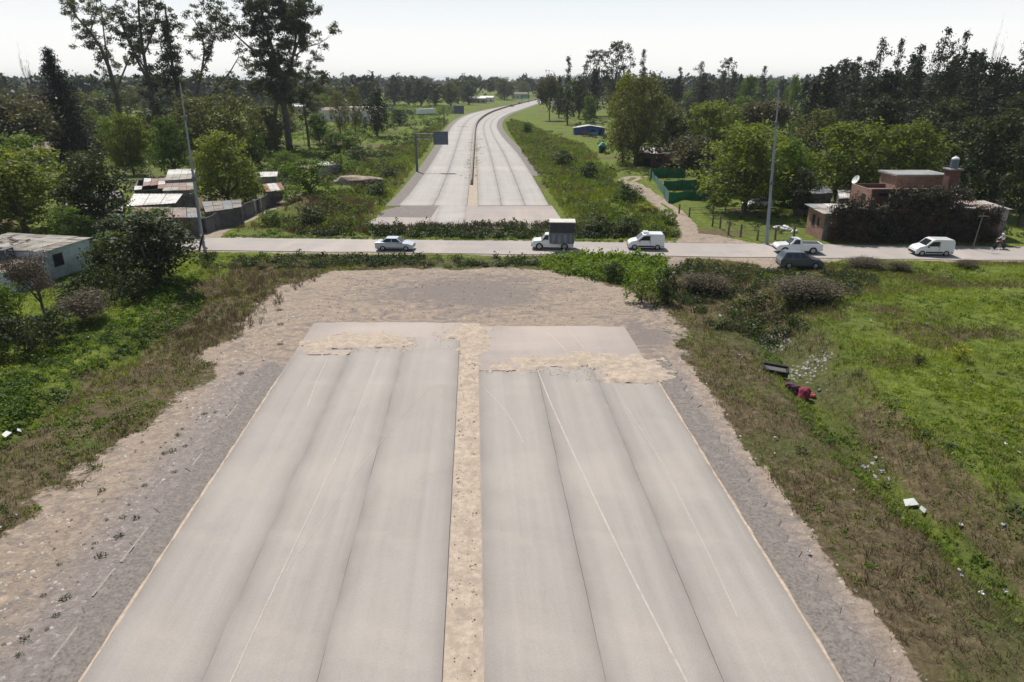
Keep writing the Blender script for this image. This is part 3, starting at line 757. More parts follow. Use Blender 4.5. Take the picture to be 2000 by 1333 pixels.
def bare_tree(h, w_, seed, dens=1.0, mat='bare', leafy=.5, bark=None, lsz=.5):
    """leafless or thinly leaved tree: many fine twigs"""
    rng = np.random.RandomState(seed); limbs = []; tips = []
    def grow(a, d, L_, r_, lev):
        b = a+d*L_; limbs.append(limb(a, b, r_, r_*.62, rng, .07, 2)); tips.append((b, d))
        if lev == 0: return
        for k in range(3 if lev > 1 else 4):
            nd = unit(d+rng.normal(size=3)*.52+np.array([0, 0, .18])); grow(a+(b-a)*(.55+.45*rng.rand()), nd, L_*(.58+.25*rng.rand()), r_*.58, lev-1)
    grow(np.array([0, 0, -.3]), np.array([.02, 0, 1.0]), h*.30, .02*h+.04, 4)
    mx = max(t[0][2] for t in tips); mw = max(max(abs(t[0][0]), abs(t[0][1])) for t in tips)
    T = np.array([t[0] for t in tips]); rng2 = np.random.RandomState(seed+3)
    k = max(1, int(9*dens)); C = (T[:, None, :]+rng2.normal(size=(len(T), k, 3))*h*(.035+.006*dens)).reshape(-1, 3)
    tone = np.clip(.5+.3*rng2.normal(size=len(C)), 0, 1)
    V, F = leaves(C, unit(rng2.normal(size=C.shape)), lsz, rng2, .22 if mat != "barel" else .5, .1)
    sx_, sz = (w_/2)/mw, h/(mx+.3)
    V = V*np.array([sx_, sx_, sz]); cm = mesh_np('crown', V, F, LM[mat], tone)
    tm = trunk_mesh('trunk', limbs, bark or BARK, 4)
    for v in tm.vertices: v.co.x *= sx_; v.co.y *= sx_; v.co.z *= sz
    return cm, tm

PROTO = {}
def proto(key, fn):
    if key not in PROTO: PROTO[key] = fn()
    return PROTO[key]
KINDS = {  # nominal height, width
 'willow0': (10, 9.5, lambda: blob_tree('willow', 10, 9.5, 11)),
 'willow1': (10, 9, lambda: blob_tree('willow', 10, 9, 12, nb=28)),
 'willow2': (9, 10, lambda: blob_tree('willow', 9, 10, 13, droop=.3)),
 'fresh0': (9, 9, lambda: blob_tree('fresh', 9, 9, 21)),
 'fresh1': (8, 9, lambda: blob_tree('fresh', 8, 9, 22, nb=20)),
 'olive0': (11, 9.5, lambda: blob_tree('olive', 11, 9.5, 31, nb=28, dens=10)),
 'olive1': (9, 9, lambda: blob_tree('olive', 9, 9, 32, dens=8)),
 'dark0': (9, 8.5, lambda: blob_tree('dark', 9, 8.5, 41)),
 'dark1': (12, 8, lambda: blob_tree('dark', 12, 8, 42, .4, 11, .12, 26)),
 'dark2': (14, 8, lambda: blob_tree('dark', 14, 8, 43, .42, 10, .12, 30)),
 'casu0': (18, 7.5, lambda: spire_tree('casu', 18, 7.5, 51, .42, 9, .22)),
 'casu1': (18, 9, lambda: spire_tree('casu', 18, 9, 52, .42, 9, .18, taper=.8)),
 'casu2': (20, 7, lambda: spire_tree('casu', 20, 7, 53, .42, 9, .28, taper=.7)),
 'casu3': (16, 6, lambda: spire_tree('casu', 16, 6, 54, .42, 9, .15)),
 'euc0': (22, 13, lambda: blob_tree('euc', 22, 13, 61, .5, 7, .30, 30, round_=.72, clump=.75)),
 'euc1': (24, 12, lambda: blob_tree('euc', 24, 12, 62, .5, 7, .32, 32, round_=.7, clump=.75)),
 'euc2': (20, 10, lambda: blob_tree('euc', 20, 10, 63, .5, 7, .3, 22, round_=.66, clump=.75)),
 'bare0': (9, 8, lambda: bare_tree(9, 8, 71, 2.5, lsz=.42)),
 'bare1': (9, 8, lambda: bare_tree(9, 8, 72, 5, 'barel', lsz=.40)),
 'snag': (12, 4, lambda: bare_tree(12, 4, 74, .05)),
 'bush0': (3.2, 4.5, lambda: blob_tree('fresh', 3.2, 4.5, 81, .24, 22, .02, 14, mat='dweed', clump=.34, stem=.1)),
 'bush1': (2.6, 3.6, lambda: blob_tree('fresh', 2.6, 3.6, 82, .22, 24, .02, 12, mat='weed', clump=.32, stem=.1)),
 'bush2': (3.0, 4.2, lambda: blob_tree('dark', 3.0, 4.2, 83, .24, 22, .02, 12, clump=.34, stem=.1)),
 'bushb': (2.4, 3.8, lambda: bare_tree(2.4, 3.8, 84, 8, 'thicket', lsz=.10)),
 'bushy': (2.2, 3.4, lambda: blob_tree('yellow', 2.2, 3.4, 85, .2, 24, .02, 10, clump=.3, stem=.1)),
 'far_round': (11, 9.5, lambda: blob_tree('fresh', 11, 9.5, 91, .7, 2.6, .06, 12, clump=1.0)),
 'far_olive': (10, 9.5, lambda: blob_tree('olive', 10, 9.5, 92, .8, 2.6, .06, 12, clump=1.0)),
 'far_dark': (13, 8.5, lambda: blob_tree('dark', 13, 8.5, 93, .8, 2.6, .06, 13, clump=1.0)),
 'far_spire': (17, 6, lambda: spire_tree('casu', 17, 6, 94, .8, 3, .12, base=.04, clump=.9, tufts=.6)),
 'far_euc': (21, 11, lambda: blob_tree('euc', 21, 11, 95, .9, 2.4, .2, 15, round_=.75, clump=1.1)),
}
def tree(kind, bx, by, ty, wpx=None, label=None, cat='tree', group=None, name='tree', rot=None, Y=None, zb=None):
    """a tree whose foot stands at photo spot (bx,by), whose top reaches ty and whose crown spans about wpx"""
    h0, w0, fn = KINDS[kind]; cm, tm = proto(kind, fn)
    b = P(bx, by) if Y is None else Vector((PY(bx, 300, Y)[0], Y, 0))
    Yd = b.y
    top = PY(bx, ty, Yd).z; s = max(.6, top)/h0*(1.09 if kind.startswith('casu') else 1.04)
    depth = Yd*CP+(CAM_H-top*.5)*SP
    if wpx: sw = 1.12*wpx*depth/FPX/w0
    else: sw = s
    # keep the thing standing where the photo puts its column
    e = empty(name, (b.x, b.y, (H1(b.x, b.y) if Yd < 400 else 0) if zb is None else zb), rot if rot is not None else random.uniform(0, 6.28))
    e.scale = (sw, sw, s)
    tag(e, label, cat, group)
    for me, nm in ((cm, 'crown'), (tm, 'trunk')):
        link(bpy.data.objects.new(nm, me), e)
    return e

# ------------------------------------------------------------------ the tall eucalypts at the left
def W3(px, py, Y, dy=0.0): return PY(px, py, Y+dy)
_hero_seed = 0
def hero(name, Yd, limbs_px, label, leafy=.9, seed=1, kmat='euc', clump=.7, leaf=.5, dens=12, br=1.3, twigs=5, step=34, group=None, fill=()):
    """limbs_px: list of ([(px,py),...], r0, r1, leafy-from) in a plane at Yd, each limb swung to its own depth"""
    rng = np.random.RandomState(seed); limbs = []; blobs = []
    base = W3(*limbs_px[0][0][0], Yd)
    for li, (pts, r0, r1, lf) in enumerate(limbs_px):
        swing = rng.uniform(-.16, .16) if li else 0
        q = []
        p0 = W3(*pts[0], Yd)
        for p in pts:
            wv = W3(*p, Yd); dist = abs(wv.x-p0.x)+abs(wv.z-p0.z)*.5
            wv = PY(p[0], p[1], Yd+swing*dist*2.2); q.append(wv)
        n = len(q); rr = list(np.linspace(r0, r1, n))
        limbs.append(([tuple(v-base) for v in q], rr))
        L_ = sum((q[i+1]-q[i]).length for i in range(n-1)); m = max(2, int(L_/ (br*1.35)))
        if lf >= 1: continue
        for k in range(m):
            t = k/(m-1)
            if t < lf or rng.rand() > leafy: continue
            s_ = t*(n-1); i = min(n-2, int(s_)); c = q[i].lerp(q[i+1], s_-i)-base
            for w_ in range(3):
                off = Vector(rng.normal(size=3))*br*(1.0+.6*t); off.z *= .7
                e = c+off; b = br*(.5+.6*rng.rand())
                blobs.append((e.x, e.y, e.z, b, b, b*.9)); limbs.append(limb(c, e, .05, .015, rng, .1, 2))
    for (fx, fy, fr) in fill:
        c = W3(fx, fy, Yd)-base; d = rng.uniform(-1, 1)*fr*.6
        blobs.append((c.x, c.y+d, c.z, fr, fr, fr))
    e = empty(name, tuple(base), 0, label=label, cat='tree', group=group)
    link(bpy.data.objects.new('crown', crown_mesh('crown', blobs, leaf, dens, LM[kmat], seed+5, clump, .5, .6, .25)), e)
    link(bpy.data.objects.new('trunk', trunk_mesh('trunk', limbs, BARK, 7)), e)
    return e
hero('eucalyptus_tree', 215, [
 ([(238,292),(236,240),(226,180),(212,130),(196,92),(176,62),(150,34),(128,-4)], .85, .14, .28),
 ([(232,215),(216,150),(206,90),(200,40),(196,-6)], .35, .1, .35),
 ([(226,180),(246,130),(262,96),(278,66)], .3, .08, .4),
 ([(196,92),(172,78),(150,66)], .2, .05, .2), ([(176,62),(190,20),(186,-10)], .2, .05, .2), ([(150,34),(140,14),(134,-8)], .14, .05, .1)],
 'tall leaning eucalyptus beside the dark cypress, its thin top bent left', .62, 3, fill=[(232,200,2.0),(222,170,1.5),(246,235,2.4),(228,260,2.2)])
hero('eucalyptus_tree', 205, [
 ([(312,300),(306,250),(296,190),(286,140),(278,90),(272,40),(270,-8)], .8, .2, .3),
 ([(292,165),(268,118),(250,80),(236,45),(222,14)], .4, .08, .25),
 ([(286,140),(262,100),(246,62),(232,34)], .26, .08, .4),
 ([(280,110),(296,70),(304,30),(300,-6)], .3, .08, .3),
 ([(296,190),(320,150),(334,110)], .3, .08, .3)],
 'tall thin eucalyptus with open crown just left of the grey light pole', .72, 9, fill=[(300,215,2.2),(286,160,1.6),(312,250,2.6),(290,235,2.4),(258,62,1.5),(248,75,1.2)])
hero('eucalyptus_tree', 212, [
 ([(372,296),(366,240),(350,190),(338,140),(332,90),(326,45),(322,8)], .7, .2, .25),
 ([(366,240),(384,190),(394,140),(400,100),(392,60),(376,36)], .45, .1, .35),
 ([(394,140),(412,100),(420,60),(424,20)], .25, .06, .3),
 ([(338,140),(316,100),(308,60)], .25, .06, .3),
 ([(400,200),(424,170),(450,140),(466,112)], .32, .1, .5)],
 'tall eucalyptus with a bushy dark column of leaves behind the grey light pole', .8, 14, fill=[(330,60,2.3),(326,85,2.6),(332,110,2.4),(340,140,2.4),(352,170,2.4),(330,165,2.2),(372,250,2.4),(382,215,2.0),(324,40,1.6)])
hero('eucalyptus_tree', 199, [
 ([(566,292),(560,240),(552,190),(546,140),(530,90),(514,40),(506,-10)], 1.0, .3, .3),
 ([(540,292),(534,250),(540,205),(548,170)], .7, .4, .8),
 ([(552,190),(566,140),(576,90),(580,45),(576,-8)], .5, .14, .25),
 ([(546,140),(512,116),(486,92),(462,70),(440,40),(420,20)], .35, .07, .35),
 ([(576,110),(600,92),(622,86),(636,78)], .2, .06, .35),
 ([(530,90),(504,70),(490,40),(484,0)], .35, .08, .3),
 ([(556,215),(530,180),(508,160),(486,150)], .3, .08, .35),
 ([(570,120),(590,60),(600,30),(596,-6)], .3, .06, .35)],
 'biggest eucalyptus, dense dark crown on a forked trunk in the left meadow', .95, 21, br=1.7, clump=.8, dens=14,
 fill=[(505,25,3.2),(530,10,3.4),(560,20,3.2),(585,30,2.6),(520,60,3.4),(550,60,3.4),(500,90,2.6),(530,100,3.4),(562,95,3.2),(545,130,3.2),(520,135,2.4),(575,130,2.4),(552,160,2.8),(530,175,2.2),(600,10,2.6),(480,10,2.2),(450,45,2.0),(468,60,1.8),(495,45,2.6),(545,35,3.4),(570,60,3.0),(515,110,2.8),(548,185,2.6),(560,200,2.2),(590,60,2.2),(540,5,3.2)])
hero('eucalyptus_tree', 207, [
 ([(604,288),(600,250),(594,215),(592,180),(600,150),(606,120)], .4, .1, .25),
 ([(594,215),(612,185),(628,160)], .2, .06, .2), ([(592,190),(576,160),(570,140)], .2, .06, .2)],
 'slim young eucalyptus standing just right of the biggest one', .85, 28, fill=[(600,150,1.6),(590,180,1.6),(608,135,1.3)])
# the leaning bare limb that shows against the sky
# ------------------------------------------------------------------ individual trees
c_ = proto
def cyp():
    rng = np.random.RandomState(5); blobs = []; h = 27
    for i in range(230):
        t = rng.rand()**.85; env = 6.6*(1-t)**.8+1.0*(1-t)**.35
        x = rng.uniform(-env*.62, env*.95); y = rng.uniform(-env*.7, env*.7); b = .55+.9*(1-t)
        blobs.append((x, y, min(.6+t*(h-1.2), h-b*1.7), b, b, b*1.8))
    for t in np.linspace(.03, .93, 30):
        env = 6.2*(1-t)**.85+.6; blobs.append((env*.15, 0, t*h, env*.5, env*.5, 1.7))
    for k in range(9):
        t = rng.uniform(.6, .93); env = 6.2*(1-t)**.85+.9*(1-t)**.4; blobs.append((-env*.66, rng.normal()*.5, t*h+1.0, .28, .28, 1.3))
    blobs.append((.1, 0, h-.9, .35, .35, 1.2)); blobs.append((.5, .2, h-1.7, .4, .4, 1.2))
    cm = crown_mesh('crown', blobs, .42, 7, LM['cyp'], 6, .6, .4, .9, 0, .1)
    return cm, trunk_mesh('trunk', [([(0,0,-.3),(.3,0,12),(.2,0,25)], [.6,.35,.06])], BARK)
KINDS['cyp'] = (27, 9, cyp)
b_ = P(143, 318)
e = tree('cyp', 140, 318, 100, None, 'tall nearly black cypress cone left of the leaning eucalypts', rot=0)
e.scale = (e.scale[2]*1.1, e.scale[2]*1.1, e.scale[2])

T = [
 # kind, x, foot y, top y, width px, label
 ('willow0', 445, 405, 262, 140, 'round light green tree growing behind the grey light pole and the wall'),
 ('olive0', 405, 330, 198, 125, 'yellowish olive tree in front of the tall eucalypts'),
 ('olive1', 475, 325, 190, 110, 'thin olive tree left of the biggest eucalyptus trunk'),
 ('willow2', 262, 340, 226, 90, 'grey-green drooping tree just right of the cypress'),
 ('fresh0', 345, 345, 232, 80, 'small green tree between the cypress and the light pole'),
 ('fresh1', 605, 388, 318, 95, 'low bushy green tree right of the grey wall'),
 ('dark0', 200, 458, 298, 145, 'dark tree with a black trunk in front of the tin roofs'),
 ('willow1', 50, 456, 298, 215, 'broad yellow-green tree behind the white hut'),
 ('olive1', -20, 445, 290, 150, 'olive tree cut by the left picture edge behind the white hut'),
 ('fresh1', 30, 380, 265, 160, 'dark green round tree left of the cypress foot'),
 ('bare1', 60, 330, 205, 130, 'grey-brown thin-leaved tree left of the cypress'),
 ('bare1', 10, 320, 200, 110, 'grey-brown thin-leaved tree at the left picture edge'),
 ('bare0', 110, 300, 190, 80, 'brownish bare tree touching the cypress on its left'),
 ('snag', 82, 270, 98, 22, 'dead leafless snag standing up left of the cypress top'),
 ('fresh0', 265, 300, 240, 90, 'small green tree behind the grey-green drooping tree'),
 ('dark1', 155, 400, 330, 90, 'dark low tree under the cypress foot'),
 ('dark1', 320, 285, 215, 90, 'dark tree among the eucalyptus trunks'),
 ('olive0', 520, 300, 215, 90, 'olive tree hiding the left side of the forked trunk'),
 ('fresh0', 625, 282, 225, 45, 'small round green tree in the meadow right of the slim eucalyptus'),
 ('dark1', 738, 268, 176, 58, 'dark ragged tree standing alone in the meadow by the highway'),
 ('olive1', 665, 262, 180, 40, 'thin pale tree in the meadow, leftmost of the two thin ones'),
 ('olive1', 695, 258, 176, 40, 'thin pale tree in the meadow, right one of the two thin ones'),
 ('dark2', 772, 206, 150, 40, 'dark tree leftmost in the row beyond the meadow'),
 ('dark1', 800, 207, 160, 36, 'dark tree second in the row beyond the meadow'),
 ('dark2', 822, 208, 158, 40, 'dark tree third in the row beyond the meadow'),
 ('dark1', 850, 208, 164, 44, 'broad dark tree fourth in the row beyond the meadow'),
 ('olive0', 880, 208, 162, 40, 'olive tree fifth in the row beyond the meadow'),
 ('dark1', 915, 205, 162, 40, 'dark tree at the right end of the row beyond the meadow'),
 ('olive0', 985, 196, 154, 42, 'pale green tree alone beyond the bend of the highway'),
 ('olive1', 1020, 192, 160, 34, 'grey tree by the far green road sign'),
 ('bare1', 1073, 236, 158, 40, 'greyish tree with pale branches right of the highway bend'),
 ('dark1', 1092, 230, 170, 30, 'dark tree just right of the greyish tree at the bend'),
 ('casu3', 1108, 244, 124, 32, 'dark pointed conifer standing up beside the highway bend'),
 ('dark2', 1130, 232, 150, 34, 'dark slim tree right of the pointed conifer'),
 ('euc1', 1160, 226, 104, 62, 'tall eucalyptus, left one of the pair against the sky'),
 ('euc0', 1203, 226, 86, 72, 'tallest eucalyptus, right one of the pair against the sky'),
 ('casu3', 1250, 228, 110, 30, 'narrow dark tree right of the tall eucalyptus pair'),
 ('fresh0', 1152, 240, 190, 34, 'small bright green tree under the eucalyptus pair'),
 ('willow0', 1214, 322, 158, 70, 'light green top left half of the big willow above the track'),
 ('olive0', 1240, 330, 160, 125, 'big brownish olive willow beside the dirt track'),
 ('dark0', 1308, 322, 222, 90, 'dark green round tree behind the green net fence'),
 ('willow2', 1385, 318, 204, 125, 'yellow-green spreading tree behind the dark round one'),
 ('bare1', 1362, 362, 280, 95, 'grey-green thin tree directly behind the green net fence'),
 ('willow1', 1455, 414, 250, 175, 'big light green tree left of the right-hand light pole'),
 ('fresh0', 1530, 400, 275, 100, 'green tree just right of the right-hand light pole'),
 ('willow0', 1640, 404, 243, 175, 'broad yellow-green tree behind the low tin-roofed shed'),
 ('willow1', 1752, 404, 246, 150, 'yellow-green tree behind the brick house'),
 ('olive1', 1590, 320, 215, 100, 'olive tree behind the two yellow-green trees'),
 ('dark0', 1930, 420, 225, 150, 'large dark tree at the right edge behind the flat roof'),
 ('dark2', 1860, 400, 240, 100, 'dark tree behind the water tank'),
 ('dark1', 1990, 440, 260, 90, 'dark tree cut by the right picture edge'),
 ('olive0', 1290, 285, 196, 80, 'olive tree behind the big willow'),
 ('bare1', 1470, 300, 210, 90, 'brownish thin tree left of the right-hand pole'),
 ('fresh1', 1450, 260, 190, 60, 'fresh green tree far behind the pole'),
 ('casu1', 1362, 235, 132, 50, 'dark feathery tree against the sky right of the narrow one'),
 ('casu3', 1322, 230, 142, 26, 'small dark tree top against the sky'),
 ('euc2', 1410, 236, 118, 46, 'airy eucalyptus standing up in the middle of the right-hand skyline'),
 ('casu3', 1482, 234, 140, 30, 'small pointed tree left of the right-hand pole top'),
 ('fresh0', 1455, 232, 152, 44, 'rounded green tree top on the right-hand skyline'),
 ('fresh1', 1540, 240, 150, 30, 'green tree top just right of the pole'),
 ('casu3', 1585, 270, 148, 36, 'dark pointed tree leftmost of the dark grove'),
 ('casu0', 1612, 285, 140, 46, 'dark ragged tree second in the dark grove'),
 ('casu2', 1648, 290, 128, 52, 'dark ragged tree with a bent top in the dark grove'),
 ('casu1', 1685, 300, 98, 74, 'bulky dark tree rising at the left of the dark grove'),
 ('casu3', 1722, 300, 100, 40, 'thin-topped dark tree next to the bulky one'),
 ('casu0', 1757, 305, 108, 62, 'dark tree in the middle of the grove, lower than its neighbours'),
 ('casu2', 1800, 310, 80, 64, 'tall dark tree with a spiky crown in the grove'),
 ('casu0', 1838, 310, 84, 50, 'tall dark tree with forked top right of the spiky one'),
 ('casu1', 1872, 318, 120, 70, 'dark tree below the bare twig top'),
 ('snag', 1898, 315, 58, 26, 'bare dead treetop poking out of the dark grove'),
 ('dark2', 1905, 320, 125, 80, 'rounded dark tree between the dead top and the highest tree'),
 ('casu2', 1965, 322, 44, 78, 'highest dark conifer near the right picture edge'),
 ('casu0', 1995, 325, 78, 60, 'dark conifer cut by the right picture edge'),
 ('casu1', 2040, 320, 70, 90, 'dark conifer mostly outside the right picture edge'),
 ('casu1', 1640, 330, 200, 90, 'dark lower tree filling the left of the grove'),
 ('dark2', 1700, 335, 190, 90, 'dark rounded tree filling the grove behind the yellow-green pair'),
 ('dark2', 1820, 350, 200, 110, 'dark wide tree low in the grove above the brick house'),
 ('casu1', 1780, 330, 180, 90, 'dark lower tree in the centre of the grove'),
 ('casu1', 1890, 345, 190, 100, 'dark lower tree right of centre in the grove'),
 ('dark2', 1960, 350, 190, 110, 'dark lower tree at the right end of the grove'),
 ('fresh1', 150, 480, 405, 90, 'dark green shrub between the white hut and the patched low roofs'),
 ('dark0', 235, 500, 425, 90, 'dark shrub on the street bank right of the white hut roof'),
 ('bush0', 345, 455, 425, 70, 'shrub growing against the shaded street wall by the left pole'),
 ('fresh1', 560, 350, 300, 60, 'green shrub tree right of the round light green tree'),
 ('willow2', 480, 392, 330, 70, 'pale drooping tree standing over the long grey wall'),
 ('fresh1', 660, 300, 262, 60, 'low green shrub tree in the meadow above the spoil mounds'),
 ('olive1', 1345, 300, 235, 90, 'olive tree joining the dark round tree and the yellow-green one'),
 ('dark1', 1560, 420, 330, 70, 'dark low tree between the post fence and the tin shed'),
 ('dark1', 1500, 395, 320, 80, 'dark low tree just left of the right light pole'),
 ('bush2', 1400, 400, 372, 70, 'dark bush at the right end of the green net enclosure'),
 ('bush2', 205, 545, 470, 90, 'dark bush filling the gap between the white hut wall and the big shrub'),
 ('bush0', 150, 590, 545, 80, 'green bush at the foot of the white hut wall'),
 ('bush2', 265, 585, 530, 80, 'dark bush at the lower left foot of the big dark shrub'),
 ('bush0', 105, 660, 600, 90, 'dark green bush on the bank below the bare tree'),
 ('bush2', 60, 690, 620, 100, 'dark bush on the left bank near the picture edge'),
 ('bush0', 610, 440, 405, 70, 'dark shrub in the rough ground right of the long grey wall'),
 ('bush1', 530, 440, 412, 60, 'green shrub at the foot of the long grey wall'),
 ('bush0', 740, 385, 358, 50, 'dark shrub beside the left edge of the far highway'),
 ('fresh1', 690, 300, 268, 46, 'small green tree above the left slope of the far highway'),
 ('olive1', 560, 262, 205, 60, 'olive tree right of the forked eucalyptus trunk'),
 ('dark1', 780, 245, 215, 34, 'dark small tree by the smaller sign gantry'),
 ('olive0', 640, 225, 170, 60, 'olive tree at the left of the meadow row'),
 ('dark1', 720, 215, 160, 50, 'dark tree at the back left of the meadow'),
 ('fresh0', 1030, 262, 240, 26, 'small bush tree on the right verge of the highway bend'),
 # shrubs around the near end
 ('dark0', 310, 548, 414, 185, 'big dark shrub tree where the cross street leaves the picture on the left'),
 ('fresh1', 238, 535, 452, 90, 'brighter green shrub joined to the left of the big dark shrub'),
 ('fresh0', 290, 490, 412, 140, 'green-topped shrub behind the big dark shrub'),
 ('bush2', 195, 590, 520, 75, 'dark round bush on the grass bank by the white hut'),
 ('bush2', 240, 570, 505, 60, 'dark bush between the white hut and the big shrub'),
 ('bushb', 165, 625, 572, 80, 'grey-brown twiggy bush below the white hut'),
 ('fresh1', 10, 660, 556, 110, 'leafy green tree at the left edge in front of the white hut'),
 ('bare0', 90, 620, 500, 90, 'bare crooked tree in front of the white hut'),
 ('dark0', -30, 700, 590, 120, 'dark bushy tree cut by the left picture edge'),
 ('bush1', 1255, 590, 530, 80, 'yellow-green bush at the right corner of the sandy pad'),
 ('bush0', 1198, 548, 514, 50, 'dark green bush left of the yellow-green one'),
 ('bush0', 1300, 590, 530, 60, 'dark green bush right of the yellow-green one'),
 ('bushb', 1575, 598, 560, 105, 'wide brown thicket below the parked dark car'),
  ('bushb', 1375, 566, 534, 70, 'brown dead shrub beside the small footpath'),
  ('bushb', 1692, 524, 508, 62, 'low reddish brown brush on the street edge behind the pickup'),
 ('bushb', 1757, 526, 510, 36, 'small reddish brown brush on the street edge'),
 ('bushb', 1886, 520, 508, 34, 'small brown brush on the street edge at far right'),
 ('bushy', 1872, 716, 688, 50, 'yellow flowering bush in the right meadow'),
 ('bush2', 1790, 728, 708, 26, 'dark grey-green tuft bush left of the yellow bush'),
 ('bush0', 1270, 478, 462, 20, 'small round bush behind the leftward white van'),
 ('bush0', 1170, 455, 424, 70, 'dark bushes behind the grey box truck'),
 ('bush0', 1225, 458, 428, 60, 'dark shrub left of the dirt track junction'),
 ('bush1', 1300, 440, 412, 50, 'green shrub on the inner side of the dirt track'),
 ('bushy', 1262, 414, 396, 50, 'yellow flowering shrub left of the dirt track'),
 ('bush0', 1225, 395, 362, 60, 'dark green shrub in the rough ground left of the track'),
 ('bush0', 1100, 325, 296, 55, 'dark shrub in the rough ground right of the far highway'),
 ('bush0', 1150, 350, 318, 55, 'dark shrub nearer the track in the rough ground'),
 ('bush1', 660, 345, 310, 60, 'green shrub on the mound left of the far highway'),
 ('bush0', 700, 320, 290, 60, 'dark green shrub on the slope left of the sign gantry'),
 ('bush1', 575, 405, 372, 60, 'grey-green bush by the end of the long wall'),
 ('bush0', 760, 350, 330, 40, 'shrub below the sign gantry post'),
]
for t in T:
    k = t[0]
    nm = {'w': 'willow_tree', 'o': 'tree', 'f': 'tree', 'd': 'tree', 'c': 'casuarina_tree', 'e': 'eucalyptus_tree', 'b': 'shrub' if k.startswith('bush') else 'bare_tree', 's': 'dead_tree'}[k[0]]
    if k == 'cyp': nm = 'cypress_tree'
    ct = 'shrub' if k.startswith('bush') or 'shrub' in t[5] else 'tree'
    if ct == 'shrub': nm = 'shrub'
    tree(t[0], t[1], t[2], t[3], t[4], t[5], ct, name=nm)
e = [o for o in bpy.data.objects if 'nearly black cypress' in str(o.get('label'))][0]; e.name = 'cypress_tree'

# ------------------------------------------------------------------ woods beyond
rb = random.Random(5)
ORD = 'first second third fourth fifth sixth seventh eighth ninth tenth eleventh twelfth thirteenth fourteenth fifteenth sixteenth seventeenth eighteenth nineteenth twentieth'.split()
def ordw(i):
    if i < 20: return ORD[i]
    t = {2:'twenty',3:'thirty',4:'forty',5:'fifty'}[(i+1)//10]
    return {2:'twentieth',3:'thirtieth',4:'fortieth',5:'fiftieth'}[(i+1)//10] if (i+1) % 10 == 0 else t+'-'+ORD[(i+1) % 10-1]
KW = {'far_round': 'round green', 'far_olive': 'olive', 'far_dark': 'dark', 'far_spire': 'dark pointed', 'far_euc': 'tall airy'}
def relabel(objs, fmt):
    objs = sorted(objs, key=lambda o: o.location.x/max(1, o.location.y))
    for i, o in enumerate(objs): o['label'] = fmt % ordw(i)
def belt(kinds, x0, x1, y0, y1, n, ht, label, group, hj=.25):
    made = {}
    for i in range(n):
        k = rb.choice(kinds); px = x0+(x1-x0)*(i+rb.random())/n; py = y0+(y1-y0)*rb.random()
        b = P(px, py)
        if line_d(np.array([[b.x, b.y]]), FAR_MID)[0] < 20+b.y*.02: continue
        h = ht*(1+hj*rb.uniform(-1, 1)); h0, w0, fn = KINDS[k]; cm, tm = proto(k, fn)
        s = h/h0*(1.25 if 'spire' in k or 'euc' in k else 1)
        e = empty('tree', (b.x, b.y, 0), rb.uniform(0, 6.28)); e.scale = (s*rb.uniform(.95, 1.25),)*2+(s,)
        tag(e, label, 'tree', group)
        link(bpy.data.objects.new('crown', cm), e); link(bpy.data.objects.new('trunk', tm), e)
        made.setdefault(k, []).append(e)
    for k, os_ in made.items(): relabel(os_, '%s '+KW[k]+' tree from the left '+label)
FAR = ['far_round', 'far_olive', 'far_dark', 'far_dark', 'far_spire', 'far_olive']
FARL = ['far_round', 'far_olive', 'far_dark', 'far_olive', 'far_euc']
belt(FARL, -60, 230, 212, 262, 42, 11, 'in the wood left of the eucalypts', 'trees of the wood at far left')
belt(FARL, 230, 640, 205, 240, 40, 12, 'in the wood behind the eucalypts', 'trees of the wood behind the eucalypts')
belt(['far_olive','far_dark','far_round'], 600, 930, 190, 206, 34, 12, 'in the wood behind the meadow', 'trees of the wood behind the meadow')
belt(['far_spire','far_dark','far_dark','far_round'], 1090, 1560, 205, 232, 46, 15, 'in the wood behind the blue shed', 'trees of the wood right of the highway', .3)
belt(['far_round','far_olive','far_dark','far_round'], 1240, 1620, 236, 300, 36, 8.5, 'behind the big olive willow', 'trees among the right-hand houses')
belt(['far_spire','far_dark','far_spire'], 1560, 2060, 240, 320, 46, 17, 'inside the dark grove', 'trees filling the dark grove', .2)
belt(['far_olive','far_dark','far_round','far_olive'], -40, 545, 262, 325, 44, 7.5, 'low before the eucalypts', 'low trees among the left-hand houses')
belt(['far_round','far_olive','far_dark'], 1400, 1990, 330, 385, 30, 7.0, 'low behind the brick house', 'low trees behind the right-hand houses')
